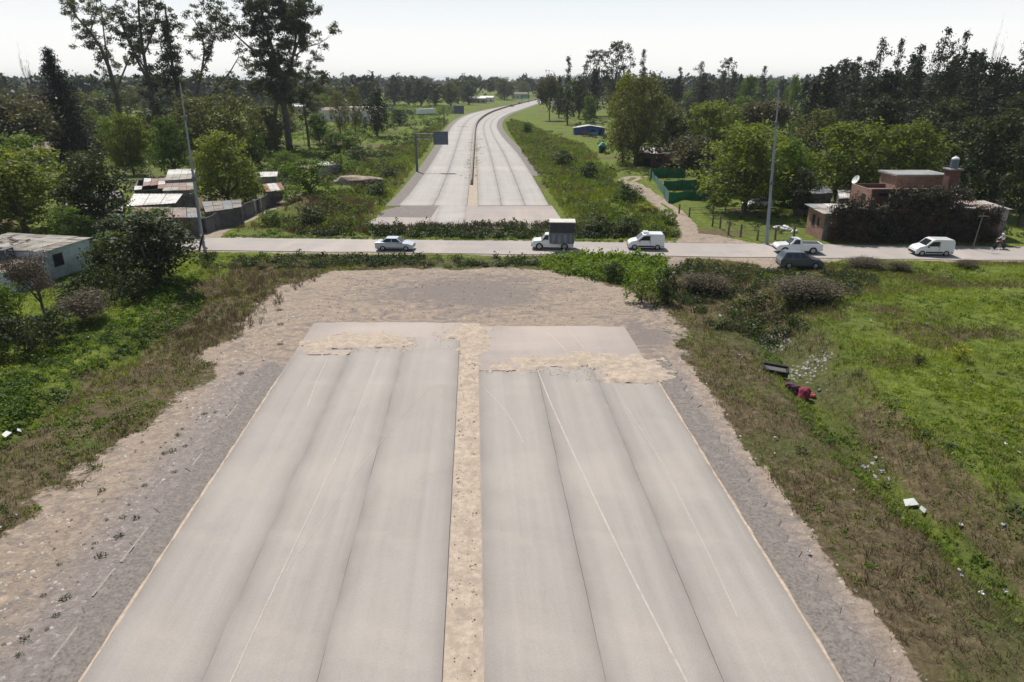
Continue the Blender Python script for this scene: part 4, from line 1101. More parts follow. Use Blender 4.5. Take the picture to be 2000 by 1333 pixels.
# the horizon wood : one mass of small crowns nobody could count
def far_wood():
    rng = np.random.RandomState(77); Vs, Fs, Ts, off = [], [], [], 0
    lo = [crown_mesh('far_crown', [(0,0,5,4,4,4),(2,1,7,3,3,3),(-2,-1,6,3,3,3.4)], 1.9, .75, None, s, 1.6) for s in (1, 2, 3)]
    arrs = []
    for me in lo:
        v = np.zeros(len(me.vertices)*3, np.float32); me.vertices.foreach_get('co', v)
        t = np.zeros(len(me.polygons), np.float32); me.attributes['tone'].data.foreach_get('value', t)
        arrs.append((v.reshape(-1, 3), t)); bpy.data.meshes.remove(me)
    n = 2300
    for i in range(n):
        Yd = 480*math.exp(rng.rand()**.8*2.15); x = rng.uniform(-1.0, 1.0)*Yd*.92
        if Yd < 720 and (abs(x+.03*Yd) < .17*Yd or (x > 0 and Yd < 560)): continue
        if line_d(np.array([[x, Yd]]), FAR_MID)[0] < 26: continue
        if abs(x-(45+(Yd-700)*.10)) < 22 and Yd > 680: continue
        v, t = arrs[rng.randint(3)]; s = rng.uniform(1.1, 1.9); sz = s*rng.uniform(.85, 1.35)*(1.15 if Yd > 1400 else 1)
        a = rng.rand()*6.28; ca, sa = math.cos(a), math.sin(a)
        vv = np.stack([(v[:, 0]*ca-v[:, 1]*sa)*s*1.3+x, (v[:, 0]*sa+v[:, 1]*ca)*s*1.3+Yd, v[:, 2]*sz*1.1-.5], 1)
        Vs.append(vv); Ts.append(np.clip(t+rng.uniform(-.45, .3), 0, 1)); Fs.append(np.arange(len(v)).reshape(-1, 4)+off); off += len(v)
    return obj_np('distant_wood', np.concatenate(Vs), np.concatenate(Fs), LM['farwood'], tone=np.concatenate(Ts))
tag(far_wood(), 'distant wooded plain of small tree crowns reaching the horizon', 'wood', kind='stuff')
# ------------------------------------------------------------------ low vegetation, scattered
def arr(me):
    v = np.zeros(len(me.vertices)*3, np.float32); me.vertices.foreach_get('co', v)
    t = np.zeros(len(me.polygons), np.float32); me.attributes['tone'].data.foreach_get('value', t)
    n = len(me.loops)//len(me.polygons)
    f = np.zeros(len(me.loops), np.int32); me.loops.foreach_get('vertex_index', f)
    bpy.data.meshes.remove(me)
    return v.reshape(-1, 3), f.reshape(-1, n), t
def leafy_plant(seed, r, h, n, leaf):
    rng = np.random.RandomState(seed)
    d = unit(rng.normal(size=(n, 3))); d[:, 2] = abs(d[:, 2]); rad = rng.rand(n, 1)**.4
    C = d*rad*np.array([r, r, h]); V, F = leaves(C, d, leaf, rng, .6, .5)
    V[:, 2] = np.maximum(V[:, 2], -.03)
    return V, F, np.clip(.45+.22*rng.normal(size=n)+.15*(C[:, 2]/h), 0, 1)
def blades(seed, r, h, n, wd, lean=.5):
    rng = np.random.RandomState(seed); V = []; 
    for i in range(n):
        a = rng.rand()*6.28; ro = r*rng.rand()**.7; x, y = math.cos(a)*ro, math.sin(a)*ro
        b = rng.rand()*6.28; dx, dy = math.cos(b)*wd, math.sin(b)*wd; hh = h*(.5+.6*rng.rand())
        lx, ly = x+math.cos(a)*hh*lean*rng.rand()*1.3, y+math.sin(a)*hh*lean*rng.rand()*1.3
        V += [(x-dx, y-dy, -.03), (x+dx, y+dy, -.03), ((x+lx)/2+dx*.7, (y+ly)/2+dy*.7, hh*.6), (lx, ly, hh)]
    V = np.array(V); F = np.arange(4*n).reshape(n, 4)
    return V, F, np.clip(.5+.25*rng.normal(size=n), 0, 1)
PL = {
 'grass': [blades(s, .22, .20, 9, .016, .9) for s in range(4)],
 'tall':  [blades(s+9, .16, .60, 9, .02, .5) for s in range(4)],
 'weed':  [leafy_plant(s, .30, .26, 22, .15) for s in range(5)],
 'bigweed': [leafy_plant(s+20, .55, .6, 46, .20) for s in range(5)],
 'low': [leafy_plant(s+40, .34, .13, 16, .14) for s in range(5)],
}
def scatter(name, kind, regions, dens, mat, label, cat, size=(.7, 1.4), seed=0, patch=None, dz=0.0, mask=None, tonev=.25, edge=1.0):
    """regions : photo polygons (lists of spots) or world boxes; evenly random with patches"""
    rng = np.random.RandomState(seed); out = []
    for rg in regions:
        poly = PA(rg); mn, mx = poly.min(0), poly.max(0); n = int((mx-mn).prod()*dens)
        p = mn+rng.rand(n, 2)*(mx-mn); far_ = np.clip(p[:, 1]/90, .5, 2.2); p = p[poly_sd(p, poly)+((vnoise(p[:, 0], p[:, 1]+seed, 3.1)-.6)*3.0+(vnoise(p[:, 0]+seed, p[:, 1], 1.1)-.5)*1.4)*far_*edge > 0]
        if patch:
            s_, lo = patch; v = vnoise(p[:, 0]+seed*13.7, p[:, 1]+seed*7.1, s_)*.65+vnoise(p[:, 0]+seed, p[:, 1], s_*.35)*.35
            p = p[v > lo+(rng.rand(len(p))-.5)*.18]
        out.append(p)
    p = np.concatenate(out)
    if mask is not None: p = p[mask(p, rng)]
    # keep off the paving
    ds = np.abs(p[:, 1]-street_mid(p[:, 0])); p = p[ds > STREET_HW+.25]
    dn = p[:, 0]-hx(0, p[:, 1]); p = p[~((p[:, 1] < 52) & (dn > -16.1) & (dn < 12.9))]
    if len(p) == 0: return None
    z = hfun(p[:, 0], p[:, 1])+dz
    Vs, Fs, Ts, off = [], [], [], 0; var = PL[kind]; pick = rng.randint(len(var), size=len(p))
    big = vnoise(p[:, 0]+5, p[:, 1]+3, 5)-.5
    for k, (v, f, t) in enumerate(var):
        q = np.where(pick == k)[0]; m = len(q)
        if m == 0: continue
        a = rng.rand(m)*6.283; s = rng.uniform(size[0], size[1], m); ca, sa = np.cos(a)[:, None], np.sin(a)[:, None]
        X = (v[None, :, 0]*ca-v[None, :, 1]*sa)*s[:, None]+p[q, 0][:, None]
        Y = (v[None, :, 0]*sa+v[None, :, 1]*ca)*s[:, None]+p[q, 1][:, None]
        Z = v[None, :, 2]*(s*rng.uniform(.7, 1.3, m))[:, None]+z[q][:, None]
        Vs.append(np.stack([X, Y, Z], 2).reshape(-1, 3))
        Fs.append((f[None]+(np.arange(m)*len(v))[:, None, None]+off).reshape(-1, f.shape[1])); off += m*len(v)
        Ts.append(np.clip(t[None]+(rng.rand(m)[:, None]-.5)*tonev*2+big[q][:, None]*.5, 0, 1).ravel())
    o = obj_np(name, np.concatenate(Vs), np.concatenate(Fs), LM[mat], tone=np.concatenate(Ts))
    return tag(o, label, cat, kind='stuff')
def road_clear(m_=15.5):
    def f(p, rng): return (p[:, 1] < 60) | (line_d(p, FAR_MID) > m_)
    return f
def mk_mask(ch, lo, inv=False, jit=.5):
    def f(p, rng):
        m = masks(p[:, 0], p[:, 1]); v = m[:, ch]+(rng.rand(len(p))-.5)*jit
        ok = (v < lo) if inv else (v > lo)
        return ok & ((m[:, 0] < .5) | (ch == 0)) & ((p[:, 1] < 60) | (line_d(p, FAR_MID) > 15.5))
    return f
LEFT = [(-420,1400),(-700,1150),(-500,560),(-200,520),(200,500),(400,494),(900,498),(900,522),(640,535),(560,580),(430,700),(250,860),(0,1090)]
RIGHT = [(1000,503),(1300,500),(2100,512),(2600,640),(2700,1100),(2400,1500),(1900,1450),(1650,1130),(1450,900),(1330,720),(1290,610),(1180,560)]
scatter('meadow_grass', 'grass', [LEFT, RIGHT], 7, 'grass', 'short bright green grass covering the field beside the near highway', 'grass', (.7, 1.5), 1, (3.5, .40), mask=mk_mask(1, .35))
scatter('green_weeds', 'low', [LEFT, RIGHT], 2.6, 'weed', 'leafy green ground weeds in patches on both banks', 'weeds', (.7, 1.5), 2, (4, .45), mask=mk_mask(1, .3))
scatter('dry_stalks', 'tall', [LEFT, RIGHT], 1.3, 'brown', 'dead brown stalks standing along the ditches', 'dry weeds', (.35, .8), 3, (3, .44), mask=mk_mask(2, .5))
scatter('dry_grass', 'grass', [LEFT, RIGHT], 6.5, 'tan', 'straw coloured dry grass between the dirt and the meadow', 'dry grass', (.7, 1.4), 4, (3, .34), mask=mk_mask(2, .3))
scatter('verge_weeds', 'low', [LEFT, RIGHT], 2.0, 'weed', 'scattered green weeds among the dry growth', 'weeds', (.4, 1.0), 5, (2.5, .46), mask=mk_mask(2, .3))
# lush bank of ivy-like weeds at left
scatter('bank_weeds', 'weed', [[(-60,900),(0,850),(100,770),(210,700),(330,630),(400,590),(400,545),(330,560),(230,610),(100,680),(0,740),(-150,820)]], 6.5, 'weed', 'lush bright green weeds on the left ditch bank', 'weeds', (.7, 1.5), 6, (2.4, .36), mask=road_clear())
scatter('verge_green_grass', 'grass', [LEFT, RIGHT], 4.0, 'grass', 'green grass growing through the dry verge growth', 'grass', (.7, 1.4), 35, (2.4, .55), mask=mk_mask(2, .25))
scatter('bank_ivy', 'bigweed', [[(-60,900),(0,850),(100,760),(210,690),(330,620),(410,560),(400,520),(300,560),(180,620),(60,690),(-150,800)]], 1.5, 'weed', 'leafy green growth heaped along the top of the left ditch bank', 'weeds', (.5, 1.0), 36, (2.4, .38))
scatter('ditch_weeds', 'weed', [[(1540,740),(1600,760),(1700,860),(1800,960),(1900,1040),(2050,1160),(2050,1240),(1900,1140),(1780,1030),(1660,920),(1560,810)],
                                [(1440,620),(1520,640),(1580,760),(1540,770),(1480,690)]], 4.0, 'weed', 'bright green weeds following the right ditch', 'weeds', (.6, 1.2), 7, (2.2, .42))
# hedges of weeds along the cross street
scatter('street_weeds', 'bigweed', [[(395,499),(660,500),(900,503),(1060,502),(1060,520),(900,519),(780,518),(640,524),(480,524),(395,520)]], 3.6, 'dweed', 'dark weed hedge on the near edge of the cross street', 'weeds', (.5, 1.15), 8, (2.2, .36), edge=.25, mask=lambda p, r: p[:, 1] < 73.6)
scatter('pad_corner_weeds', 'bigweed', [[(1040,522),(1060,501),(1300,504),(1300,540),(1215,556),(1150,545),(1080,530)]], 3.6, 'weed', 'green weed thicket at the right rear corner of the sandy pad', 'weeds', (.8, 1.7), 9, (2.4, .3), edge=.4)
scatter('bank_thicket', 'bigweed', [[(1300,520),(1400,515),(1480,530),(1700,540),(1720,560),(1650,590),(1560,640),(1480,660),(1400,640),(1330,620),(1285,600),(1290,560)]], 2.2, 'dweed', 'tangled dark weeds on the bank right of the pad', 'weeds', (.6, 1.2), 10, (3, .38))
scatter('brown_thicket', 'tall', [[(1300,520),(1500,530),(1720,545),(1720,570),(1600,640),(1480,660),(1400,640),(1330,620)], [(400,520),(560,525),(640,530),(560,580),(480,640),(400,700),(330,680),(380,600)]], 4, 'brown', 'brown dead brush on the banks near the sandy pad', 'dry weeds', (.5, 1.2), 11, (2.4, .46))
scatter('far_edge_weeds', 'bigweed', [[(690,444),(900,438),(1060,436),(1130,432),(1290,452),(1330,462),(1300,472),(1000,468),(700,462),(560,462)]], 3.0, 'dweed', 'dark weed hedge between the cross street and the far highway', 'weeds', (.6, 1.5), 12, (2.4, .36), edge=.3, mask=lambda p, r: (p[:, 1] < 91) & (p[:, 1] > 82.5))
scatter('far_edge_grass', 'weed', [[(440,458),(700,464),(1000,468),(1300,472),(1330,472),(1300,478),(700,474),(430,468)]], 6, 'weed', 'strip of bright green grass along the far edge of the cross street', 'grass', (.6, 1.1), 13, None, edge=.2)
scatter('brush_end', 'tall', [[(690,446),(1130,436),(1130,450),(690,458)], [(560,455),(700,450),(740,400),(660,380),(600,400)]], 6, 'brown', 'dead stalks at the broken edge of the far highway', 'dry weeds', (.8, 1.6), 14, (2.5, .4))
SLOPER = [(1075,430),(1095,455),(1290,470),(1340,465),(1300,420),(1200,345),(1150,290),(1020,240),(990,232),(990,270),(1045,330),(1075,380)]
SLOPEL = [(430,460),(640,462),(700,445),(790,385),(840,310),(870,260),(900,235),(860,235),(780,280),(700,300),(600,380),(520,420)]
scatter('right_slope_weeds', 'bigweed', [SLOPER], .85, 'weed', 'rough green weeds between the far highway and the dirt track', 'weeds', (.6, 1.7), 15, (5, .46), mask=mk_mask(1, .25))
scatter('right_slope_dark_weeds', 'bigweed', [SLOPER], .28, 'dweed', 'dark green weed clumps in the rough ground right of the far highway', 'weeds', (.9, 2.0), 16, (4, .60), mask=mk_mask(1, .25))
scatter('right_slope_grass', 'tall', [SLOPER], 2.6, 'grass', 'tall bright grass on the rough ground right of the far highway', 'grass', (.7, 1.6), 46, (4, .45), mask=mk_mask(1, .2))
scatter('right_slope_straw', 'tall', [SLOPER], 2.6, 'tan', 'straw grass on the rough ground right of the far highway', 'dry grass', (.7, 1.6), 47, (4, .5), mask=mk_mask(1, .15))
scatter('left_slope_straw', 'tall', [SLOPEL], 2.4, 'tan', 'straw grass on the slope left of the far highway', 'dry grass', (.7, 1.5), 48, (4, .52), mask=mk_mask(1, .15))
scatter('left_slope_weeds', 'bigweed', [SLOPEL], 1.0, 'weed', 'rough green weeds on the slope left of the far highway', 'weeds', (.6, 1.6), 17, (5, .48), mask=mk_mask(1, .25))
scatter('right_slope_brush', 'tall', [SLOPER], .3, 'brown', 'brown brush on the rough ground right of the far highway', 'dry weeds', (.6, 1.3), 28, (5, .55), mask=mk_mask(1, .15))
scatter('right_meadow_dry', 'grass', [RIGHT], 6, 'tan', 'straw coloured grass patches in the right meadow', 'dry grass', (.7, 1.4), 29, (3, .5), mask=lambda p, r: (masks(p[:, 0], p[:, 1])[:, 0] < .4) & (p[:, 0] > 12) & (vnoise(p[:, 0]+23, p[:, 1]*1.7+41, 5) > .5))
scatter('meadow_tall_grass', 'tall', [RIGHT], 2.2, 'grass', 'taller bright grass tufts standing in the right meadow', 'grass', (.3, .7), 31, (2.6, .5), mask=mk_mask(1, .4))
scatter('left_bank_mixed', 'low', [LEFT], 1.4, 'weed', 'green weeds breaking through the brown left slope', 'weeds', (.5, 1.3), 32, (2.2, .52), mask=mk_mask(2, .2))
scatter('meadow_dark_clumps', 'weed', [RIGHT], .35, 'dweed', 'dark leafy clumps dotted over the right meadow', 'weeds', (.4, 1.1), 30, (2, .6), mask=mk_mask(1, .3))
scatter('left_slope_brush', 'tall', [SLOPEL], .9, 'brown', 'brown brush on the slope left of the far highway', 'dry weeds', (.6, 1.4), 18, (5, .44), mask=mk_mask(1, .15))
scatter('left_slope_dark_weeds', 'bigweed', [SLOPEL], .7, 'dweed', 'dark weed clumps on the slope left of the far highway', 'weeds', (.9, 1.8), 19, (4, .62), mask=mk_mask(1, .25))
def roadside(p, rng):
    q = line_d(p, FAR_MID); return (q > 13.3) & (q < 21) & (p[:, 1] > 86) & (p[:, 1] < 330)
BOTH = [(560,462),(1330,462),(1200,345),(1150,290),(1080,232),(1000,225),(920,215),(860,235),(640,380)]
scatter('roadside_green', 'bigweed', [BOTH], .4, 'weed', 'green weeds on the verges of the far highway', 'weeds', (.6, 1.7), 40, (3, .42), mask=roadside, edge=.1)
scatter('roadside_dry', 'tall', [BOTH], 1.6, 'tan', 'straw coloured grass on the verges of the far highway', 'dry grass', (.8, 1.6), 41, (3, .34), mask=roadside, edge=.1)
scatter('roadside_grass', 'tall', [BOTH], 2.4, 'grass', 'bright tall grass on the verges of the far highway', 'grass', (.6, 1.4), 50, (3, .4), mask=roadside, edge=.1)
scatter('roadside_dark', 'bigweed', [BOTH], .14, 'dweed', 'dark weeds on the verges of the far highway', 'weeds', (.6, 1.3), 42, (3, .5), mask=roadside, edge=.1)
MEADL = [(500,330),(560,250),(640,215),(760,205),(900,208),(860,240),(800,285),(700,310)]
scatter('far_meadow_clumps', 'bigweed', [MEADL], .10, 'weed', 'rough green clumps in the meadow beyond the compound', 'weeds', (1.0, 2.6), 43, (14, .45))
scatter('far_meadow_dark_clumps', 'bigweed', [MEADL, [(1100,235),(1500,235),(1250,340),(1180,300)]], .06, 'dweed', 'dark shrubby clumps in the far meadows', 'weeds', (1.0, 2.8), 44, (12, .5))
scatter('right_yard_clumps', 'bigweed', [[(1240,345),(1400,330),(1600,400),(1590,470),(1400,440),(1330,400)]], .25, 'dweed', 'dark weeds in the yard round the post fences', 'weeds', (.5, 1.3), 45, (5, .5))
scatter('far_median_weeds', 'low', [[(921,350),(930,350),(932,260),(926,260)]], 2.0, 'weed', 'weeds in the median beside the concrete barrier', 'weeds', (.6, 1.0), 20, None, dz=.1, mask=lambda p, r: line_d(p, bl) > .45)
# undergrowth below the trees on both sides
UNDL = [(-400,470),(-300,330),(100,260),(500,255),(560,300),(600,380),(520,420),(430,455),(300,470),(0,470)]
UNDR = [(1240,340),(1260,300),(1500,260),(2100,300),(2300,480),(1960,486),(1880,480),(1640,470),(1560,400),(1400,385),(1400,330),(1290,330)]
scatter('left_undergrowth', 'bigweed', [UNDL], .25, 'dweed', 'dark undergrowth below the trees at the left', 'undergrowth', (.9, 2.2), 21, (8, .42), mask=lambda p, r: ~((p[:, 0] > -66) & (p[:, 0] < -35) & (p[:, 1] > 82) & (p[:, 1] < 120)))
scatter('right_undergrowth', 'bigweed', [UNDR], .22, 'dweed', 'dark undergrowth below the trees at the right', 'undergrowth', (.9, 2.0), 22, (8, .42), mask=lambda p, r: ~((p[:, 0] > 24) & (p[:, 0] < 60) & (p[:, 1] > 79) & (p[:, 1] < 140)) )
# stones on the dirt verges
def stones(name, regions, dens, seed, label, smin=.03, smax=.10, mat=None):
    rng = np.random.RandomState(seed); Vs, Fs, off = [], [], 0
    base = np.array([(1,0,0),(0,1,0),(-1,0,0),(0,-1,0),(0,0,.8)], float); bf = np.array([(0,1,4),(1,2,4),(2,3,4),(3,0,4)])
    for rg in regions:
        poly = PA(rg); mn, mx = poly.min(0), poly.max(0); p = mn+rng.rand(int((mx-mn).prod()*dens), 2)*(mx-mn)
        p = p[poly_sd(p, poly) > 0]; dn = p[:, 0]-hx(0, p[:, 1]); p = p[~((p[:, 1] < 52) & (dn > -16.1) & (dn < 12.9))]
        z = hfun(p[:, 0], p[:, 1])-.01
        m = len(p); s = smin+(smax-smin)*rng.rand(m)**3
        v = base[None]*(s[:, None, None]*(.6+.8*rng.rand(m, 5, 3)))+np.c_[p, z][:, None, :]
        Vs.append(v.reshape(-1, 3)); Fs.append((bf[None]+(np.arange(m)*5)[:, None, None]+off).reshape(-1, 3)); off += m*5
    o = obj_np(name, np.concatenate(Vs), np.concatenate(Fs), mat or CONC)
    return tag(o, label, 'stones', kind='stuff')
stones('verge_stones', [[(-300,1400),(0,1080),(120,970),(420,700),(560,570),(600,640),(480,790),(0,1400)], [(1290,720),(1340,680),(1480,900),(1760,1250),(1900,1450),(1760,1450)]], 5, 1, 'loose stones and crumbs on the dirt verges', .03, .11)
CLOD = plain('dark_clods', (.12,.095,.075), .95, .3, 5)
stones('verge_clods', [[(-300,1400),(0,1080),(120,970),(420,700),(560,570),(600,640),(480,790),(0,1400)], [(1290,720),(1340,680),(1480,900),(1760,1250),(1900,1450),(1760,1450)], PADPX if 'PADPX' in globals() else [(600,620),(640,540),(1040,525),(1280,610),(1230,640),(620,632)]], 3, 2, 'dark clods of earth on the dirt verges and the pad', .03, .12, CLOD)
# median crumbs
def median_bits():
    rng = np.random.RandomState(8); ys = 8+rng.rand(700)*40; u = rng.rand(700)*1.05+.12
    p = np.c_[hx(-2.21, ys)+u*.95+.0, ys]; s = .015+.045*rng.rand(700)**3
    base = np.array([(1,0,0),(0,1,0),(-1,0,0),(0,-1,0),(0,0,.8)], float); bf = np.array([(0,1,4),(1,2,4),(2,3,4),(3,0,4)])
    v = base[None]*(s[:, None, None]*(.6+.8*rng.rand(700, 5, 3)))+np.c_[p, np.full(700, .065)][:, None, :]
    o = obj_np('median_stones', v.reshape(-1, 3), (bf[None]+(np.arange(700)*5)[:, None, None]).reshape(-1, 3), CLOD)
    tag(o, 'small dark stones lying on the tan median', 'stones', kind='stuff')
median_bits()
# single weed tufts on the bare verge, one object each
TUFT = [mesh_np('weed_tuft', *[leafy_plant(60+s, .28, .24, 60, .09)[i] for i in (0, 1)], LM['dweed'], leafy_plant(60+s, .28, .24, 60, .09)[2]) for s in range(3)]
def tuft(px, py, s, label, group, z=None, mat=0):
    b = P(px, py); o = link(bpy.data.objects.new('weed_tuft', TUFT[mat])); o.location = (b.x, b.y, (H1(b.x, b.y) if z is None else z)-.01)
    o.scale = (s, s, s*.9); o.rotation_euler = (0, 0, random.random()*6); return tag(o, label, 'weed', group)
for i, (x, y, s) in enumerate([(198,1085,1.0),(128,1168,.9),(110,1202,.6),(46,1248,.8),(36,1280,.6),(265,1012,.8),(240,1010,.7),(208,1015,.5),(282,948,.6),(340,922,.6),(322,886,.8),(337,881,.9),(362,871,.6),(347,850,.8),(356,838,.5),(400,808,.8),(470,730,1.0),(199,958,.8),(186,1060,.5),(116,1102,.5),(85,1163,.5),(232,1048,.9),(545,606,1.2),(548,634,1.1),(548,672,1.0),(180,1070,.4),(420,805,.5),(60,1230,.4)]):
    tuft(x, y, s, 'small dark weed tuft growing alone in the gravel verge left of the road', 'weed tufts on the left gravel verge', mat=i % 3)
for i, (x, y, s) in enumerate([(1567,884,1.5),(1740,716+20,0),(1624,850,1.3),(1625,1072,.6),(1790,1010,0)]):
    if s: tuft(x, y, s, ['round dark green tuft in the brown grass right of the road', '', 'green tuft beside the yellowish weeds in the right ditch', 'small green tuft low in the brown grass at the right'][i], None, mat=i % 3)
for i, (x, y, s) in enumerate([(926,826,.35),(915,842,.25),(924,1160,.38),(918,1110,.22),(922,1232,.22)]):
    tuft(x, y, s, 'tiny weed tuft sprouting on the tan median strip', 'weed tufts on the median', z=.055, mat=i % 3)
for i, (x, y, s) in enumerate([(1185,742,0),(1852,888+0,1.6),(1990,1010,2.2),(1960,1090,1.4),(1610,735,0),(1690,880+0,0),(1952,742,1.2),(1674,742,1.3),(1640,556+0,0),(1720,590,1.1),(1630,598,1.2)]):
    if s: tuft(x, y, s, 'dark tuft standing out of the right meadow grass', 'dark tufts in the right meadow', mat=i % 3)
tw = [o for o in bpy.data.objects if o.get('group') == 'weed tufts on the left gravel verge']
for i, o in enumerate(sorted(tw, key=lambda o: o.location.y)): o['label'] = 'small dark weed tuft alone in the left gravel verge, %s nearest of its row' % ordw(i)
tw = [o for o in bpy.data.objects if o.get('group') == 'weed tufts on the median']
for i, o in enumerate(sorted(tw, key=lambda o: o.location.y)): o['label'] = 'tiny weed tuft sprouting on the tan median strip, %s from the near end' % ordw(i)
tw = [o for o in bpy.data.objects if o.get('group') == 'dark tufts in the right meadow']
for i, o in enumerate(sorted(tw, key=lambda o: o.location.y)): o['label'] = 'dark tuft standing out of the right meadow grass, %s from the near end' % ordw(i)
# haze
def haze():
    m = bpy.data.materials.new('haze'); m.use_nodes = True; N = m.node_tree.nodes; N.clear()
    v = N.new('ShaderNodeVolumePrincipled'); v.inputs['Color'].default_value = (.86, .93, 1, 1); v.inputs['Density'].default_value = .00011
    v.inputs['Anisotropy'].default_value = .0
    o = N.new('ShaderNodeOutputMaterial'); m.node_tree.links.new(v.outputs[0], o.inputs['Volume'])
    mb = MB(); mb.box(-6100, 6100, -90, 9100, -2.5, 60); h = mb.build('haze', m); tag(h, 'thin haze of the air over the plain', 'haze', kind='stuff')
haze()
# ------------------------------------------------------------------ vehicles
def paint(name, col, rough=.28, coat=.6, metal=0.0):
    m, N, L, b = newmat(name); o = objc(N)
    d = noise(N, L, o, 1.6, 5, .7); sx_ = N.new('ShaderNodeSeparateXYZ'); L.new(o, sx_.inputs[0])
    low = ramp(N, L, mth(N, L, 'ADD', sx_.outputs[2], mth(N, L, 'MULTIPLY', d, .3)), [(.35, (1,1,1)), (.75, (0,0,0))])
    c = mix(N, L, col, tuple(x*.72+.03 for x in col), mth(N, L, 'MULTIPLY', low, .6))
    L.new(c, b.inputs['Base Color']); b.inputs['Roughness'].default_value = rough; b.inputs['Metallic'].default_value = metal
    b.inputs['Coat Weight'].default_value = coat; return m
WHITE = paint('white_paint', (.74,.75,.76)); SILVER = paint('silver_blue_paint', (.52,.55,.59), .3); GREYP = paint('dark_grey_paint', (.09,.10,.12), .3)
SILV2 = paint('silver_paint', (.075,.085,.10), .22)
GLASS = plain('dark_glass', (.018,.022,.028), .06, .1, 1); GLASS.node_tree.nodes['Principled BSDF'].inputs['Specular IOR Level'].default_value = .7
TYRE = plain('tyre_rubber', (.018,.018,.018), .9, .2, 6); RIM = plain('wheel_rim', (.34,.35,.36), .4, .1, 5, .6)
BLK = plain('black_plastic', (.022,.022,.024), .6, .2, 5); LAMP = plain('clear_lamp', (.60,.62,.64), .12, .05, 5)
REDL = plain('red_lamp', (.30,.015,.012), .25, .1, 5); UNDER = plain('underbody', (.014,.014,.014), .95, .1, 4)
def arch_profile(top, xa, xb, r, zb, x0, x1):
    """closed side profile: top = points rear->front; wheel arches cut at xa (rear), xb (front)"""
    pts = list(top)
    pts.append((x1, zb))
    for c in (xb, xa):
        pts.append((c+r, zb))
        for k in range(1, 6): t = math.pi*k/6; pts.append((c+r*math.cos(t), zb+r*math.sin(t)*1.0))
        pts.append((c-r, zb))
    pts.append((x0, zb)); return pts
def wheels(root, xa, xb, hw, r, rimr=.6):
    for x in (xa, xb):
        for s in (-1, 1):
            mb = MB(); w2 = .10
            mb.lathe([(r*.55, -w2), (r*.96, -w2), (r, -w2*.7), (r, w2*.7), (r*.96, w2), (r*.55, w2)], (0, 0, 0), 18, 'y')
            o = mb.build('wheel', TYRE, root); o.location = (x, s*(hw-.11), r)
            rb_ = MB(); y = s*(w2+.004)
            rb_.lathe([(.02, y-.02*s), (r*rimr, y-.02*s), (r*rimr, y), (r*.12, y+.012*s), (.02, y+.012*s)] if s > 0 else [(.02, y+.012*s), (r*.12, y+.012*s), (r*rimr, y), (r*rimr, y-.02*s), (.02, y-.02*s)], (0, 0, 0), 12, 'y')
            rb_.build('rim', RIM, o)
def frustum(a, b):
    """a=(x0,x1,hw,z) bottom; b top"""
    V = []
    for x0, x1, hw, z in (a, b): V += [(x0,-hw,z),(x1,-hw,z),(x1,hw,z),(x0,hw,z)]
    return V
def face_patch(mb, V, idx_, u0, u1, v0, v1, off=.008):
    A, B, C, D = [Vector(V[i]) for i in idx_]   # bl br tr tl
    n = (B-A).cross(D-A).normalized()
    f = lambda u, v: (A.lerp(B, u)).lerp(D.lerp(C, u), v)
    q = [f(u0, v0), f(u1, v0), f(u1, v1), f(u0, v1)]
    q2 = [p+n*off for p in q]; q1 = [p-n*.02 for p in q]
    mb.add([tuple(p) for p in q1+q2], [(4,5,6,7),(0,1,5,4),(1,2,6,5),(2,3,7,6),(3,0,4,7)])
SIDE_R = (0, 1, 5, 4); SIDE_L = (2, 3, 7, 6); FRONT = (1, 2, 6, 5); REAR = (3, 0, 4, 7)
def cab(root, a, b, mat, side=((.06,.47),(.53,.94)), front=True, rear=True, v=(.10,.86), roofname='cabin'):
    V = frustum(a, b); mb = MB(); mb.add(V, [(0,3,2,1),(4,5,6,7),(0,1,5,4),(1,2,6,5),(2,3,7,6),(3,0,4,7)])
    mb.build(roofname, mat, root, .05)
    for sd_, idx_ in (('r', SIDE_R), ('l', SIDE_L)):
        for (u0, u1) in side:
            if sd_ == 'l': u0, u1 = 1-u1, 1-u0
            m_ = MB(); face_patch(m_, V, idx_, u0, u1, *v); m_.build('window', GLASS, root)
    if front: m_ = MB(); face_patch(m_, V, FRONT, .07, .93, .08, .90); m_.build('windscreen', GLASS, root)
    if rear: m_ = MB(); face_patch(m_, V, REAR, .10, .90, .15, .85); m_.build('rear_window', GLASS, root)
def lights(root, xf, xr, hw, zf, zr, fh=.15, rh=.22):
    for s in (-1, 1):
        m_ = MB(); m_.box(xf-.10, xf+.012, s*hw*.60, s*hw*.93, zf, zf+fh) if s > 0 else m_.box(xf-.10, xf+.012, s*hw*.93, s*hw*.60, zf, zf+fh)
        m_.build('headlight', LAMP, root, .02)
        m_ = MB(); a, b = sorted((s*hw*.72, s*hw*.96)); m_.box(xr-.012, xr+.10, a, b, zr, zr+rh); m_.build('tail_light', REDL, root, .02)
        m_ = MB(); a, b = sorted((s*(hw+.01), s*(hw+.17))); m_.box(.0, .12, a, b, 0, .13); o = m_.build('mirror', BLK, root, .02); o.location = (xf-1.25, 0, zf+.32)
def chassis(root, x0, x1, hw, z0=.17, z1=.42):
    m_ = MB(); m_.box(x0+.12, x1-.12, -hw+.16, hw-.16, z0, z1); m_.build('underbody', UNDER, root)
def bumper(root, xf, xr, hw, z=.28, h=.22, mat=None):
    m_ = MB(); m_.box(xf-.14, xf+.05, -hw*.97, hw*.97, z, z+h); m_.build('bumper', mat or BLK, root, .05)
    m_ = MB(); m_.box(xr-.05, xr+.14, -hw*.97, hw*.97, z, z+h); m_.build('bumper', mat or BLK, root, .05)
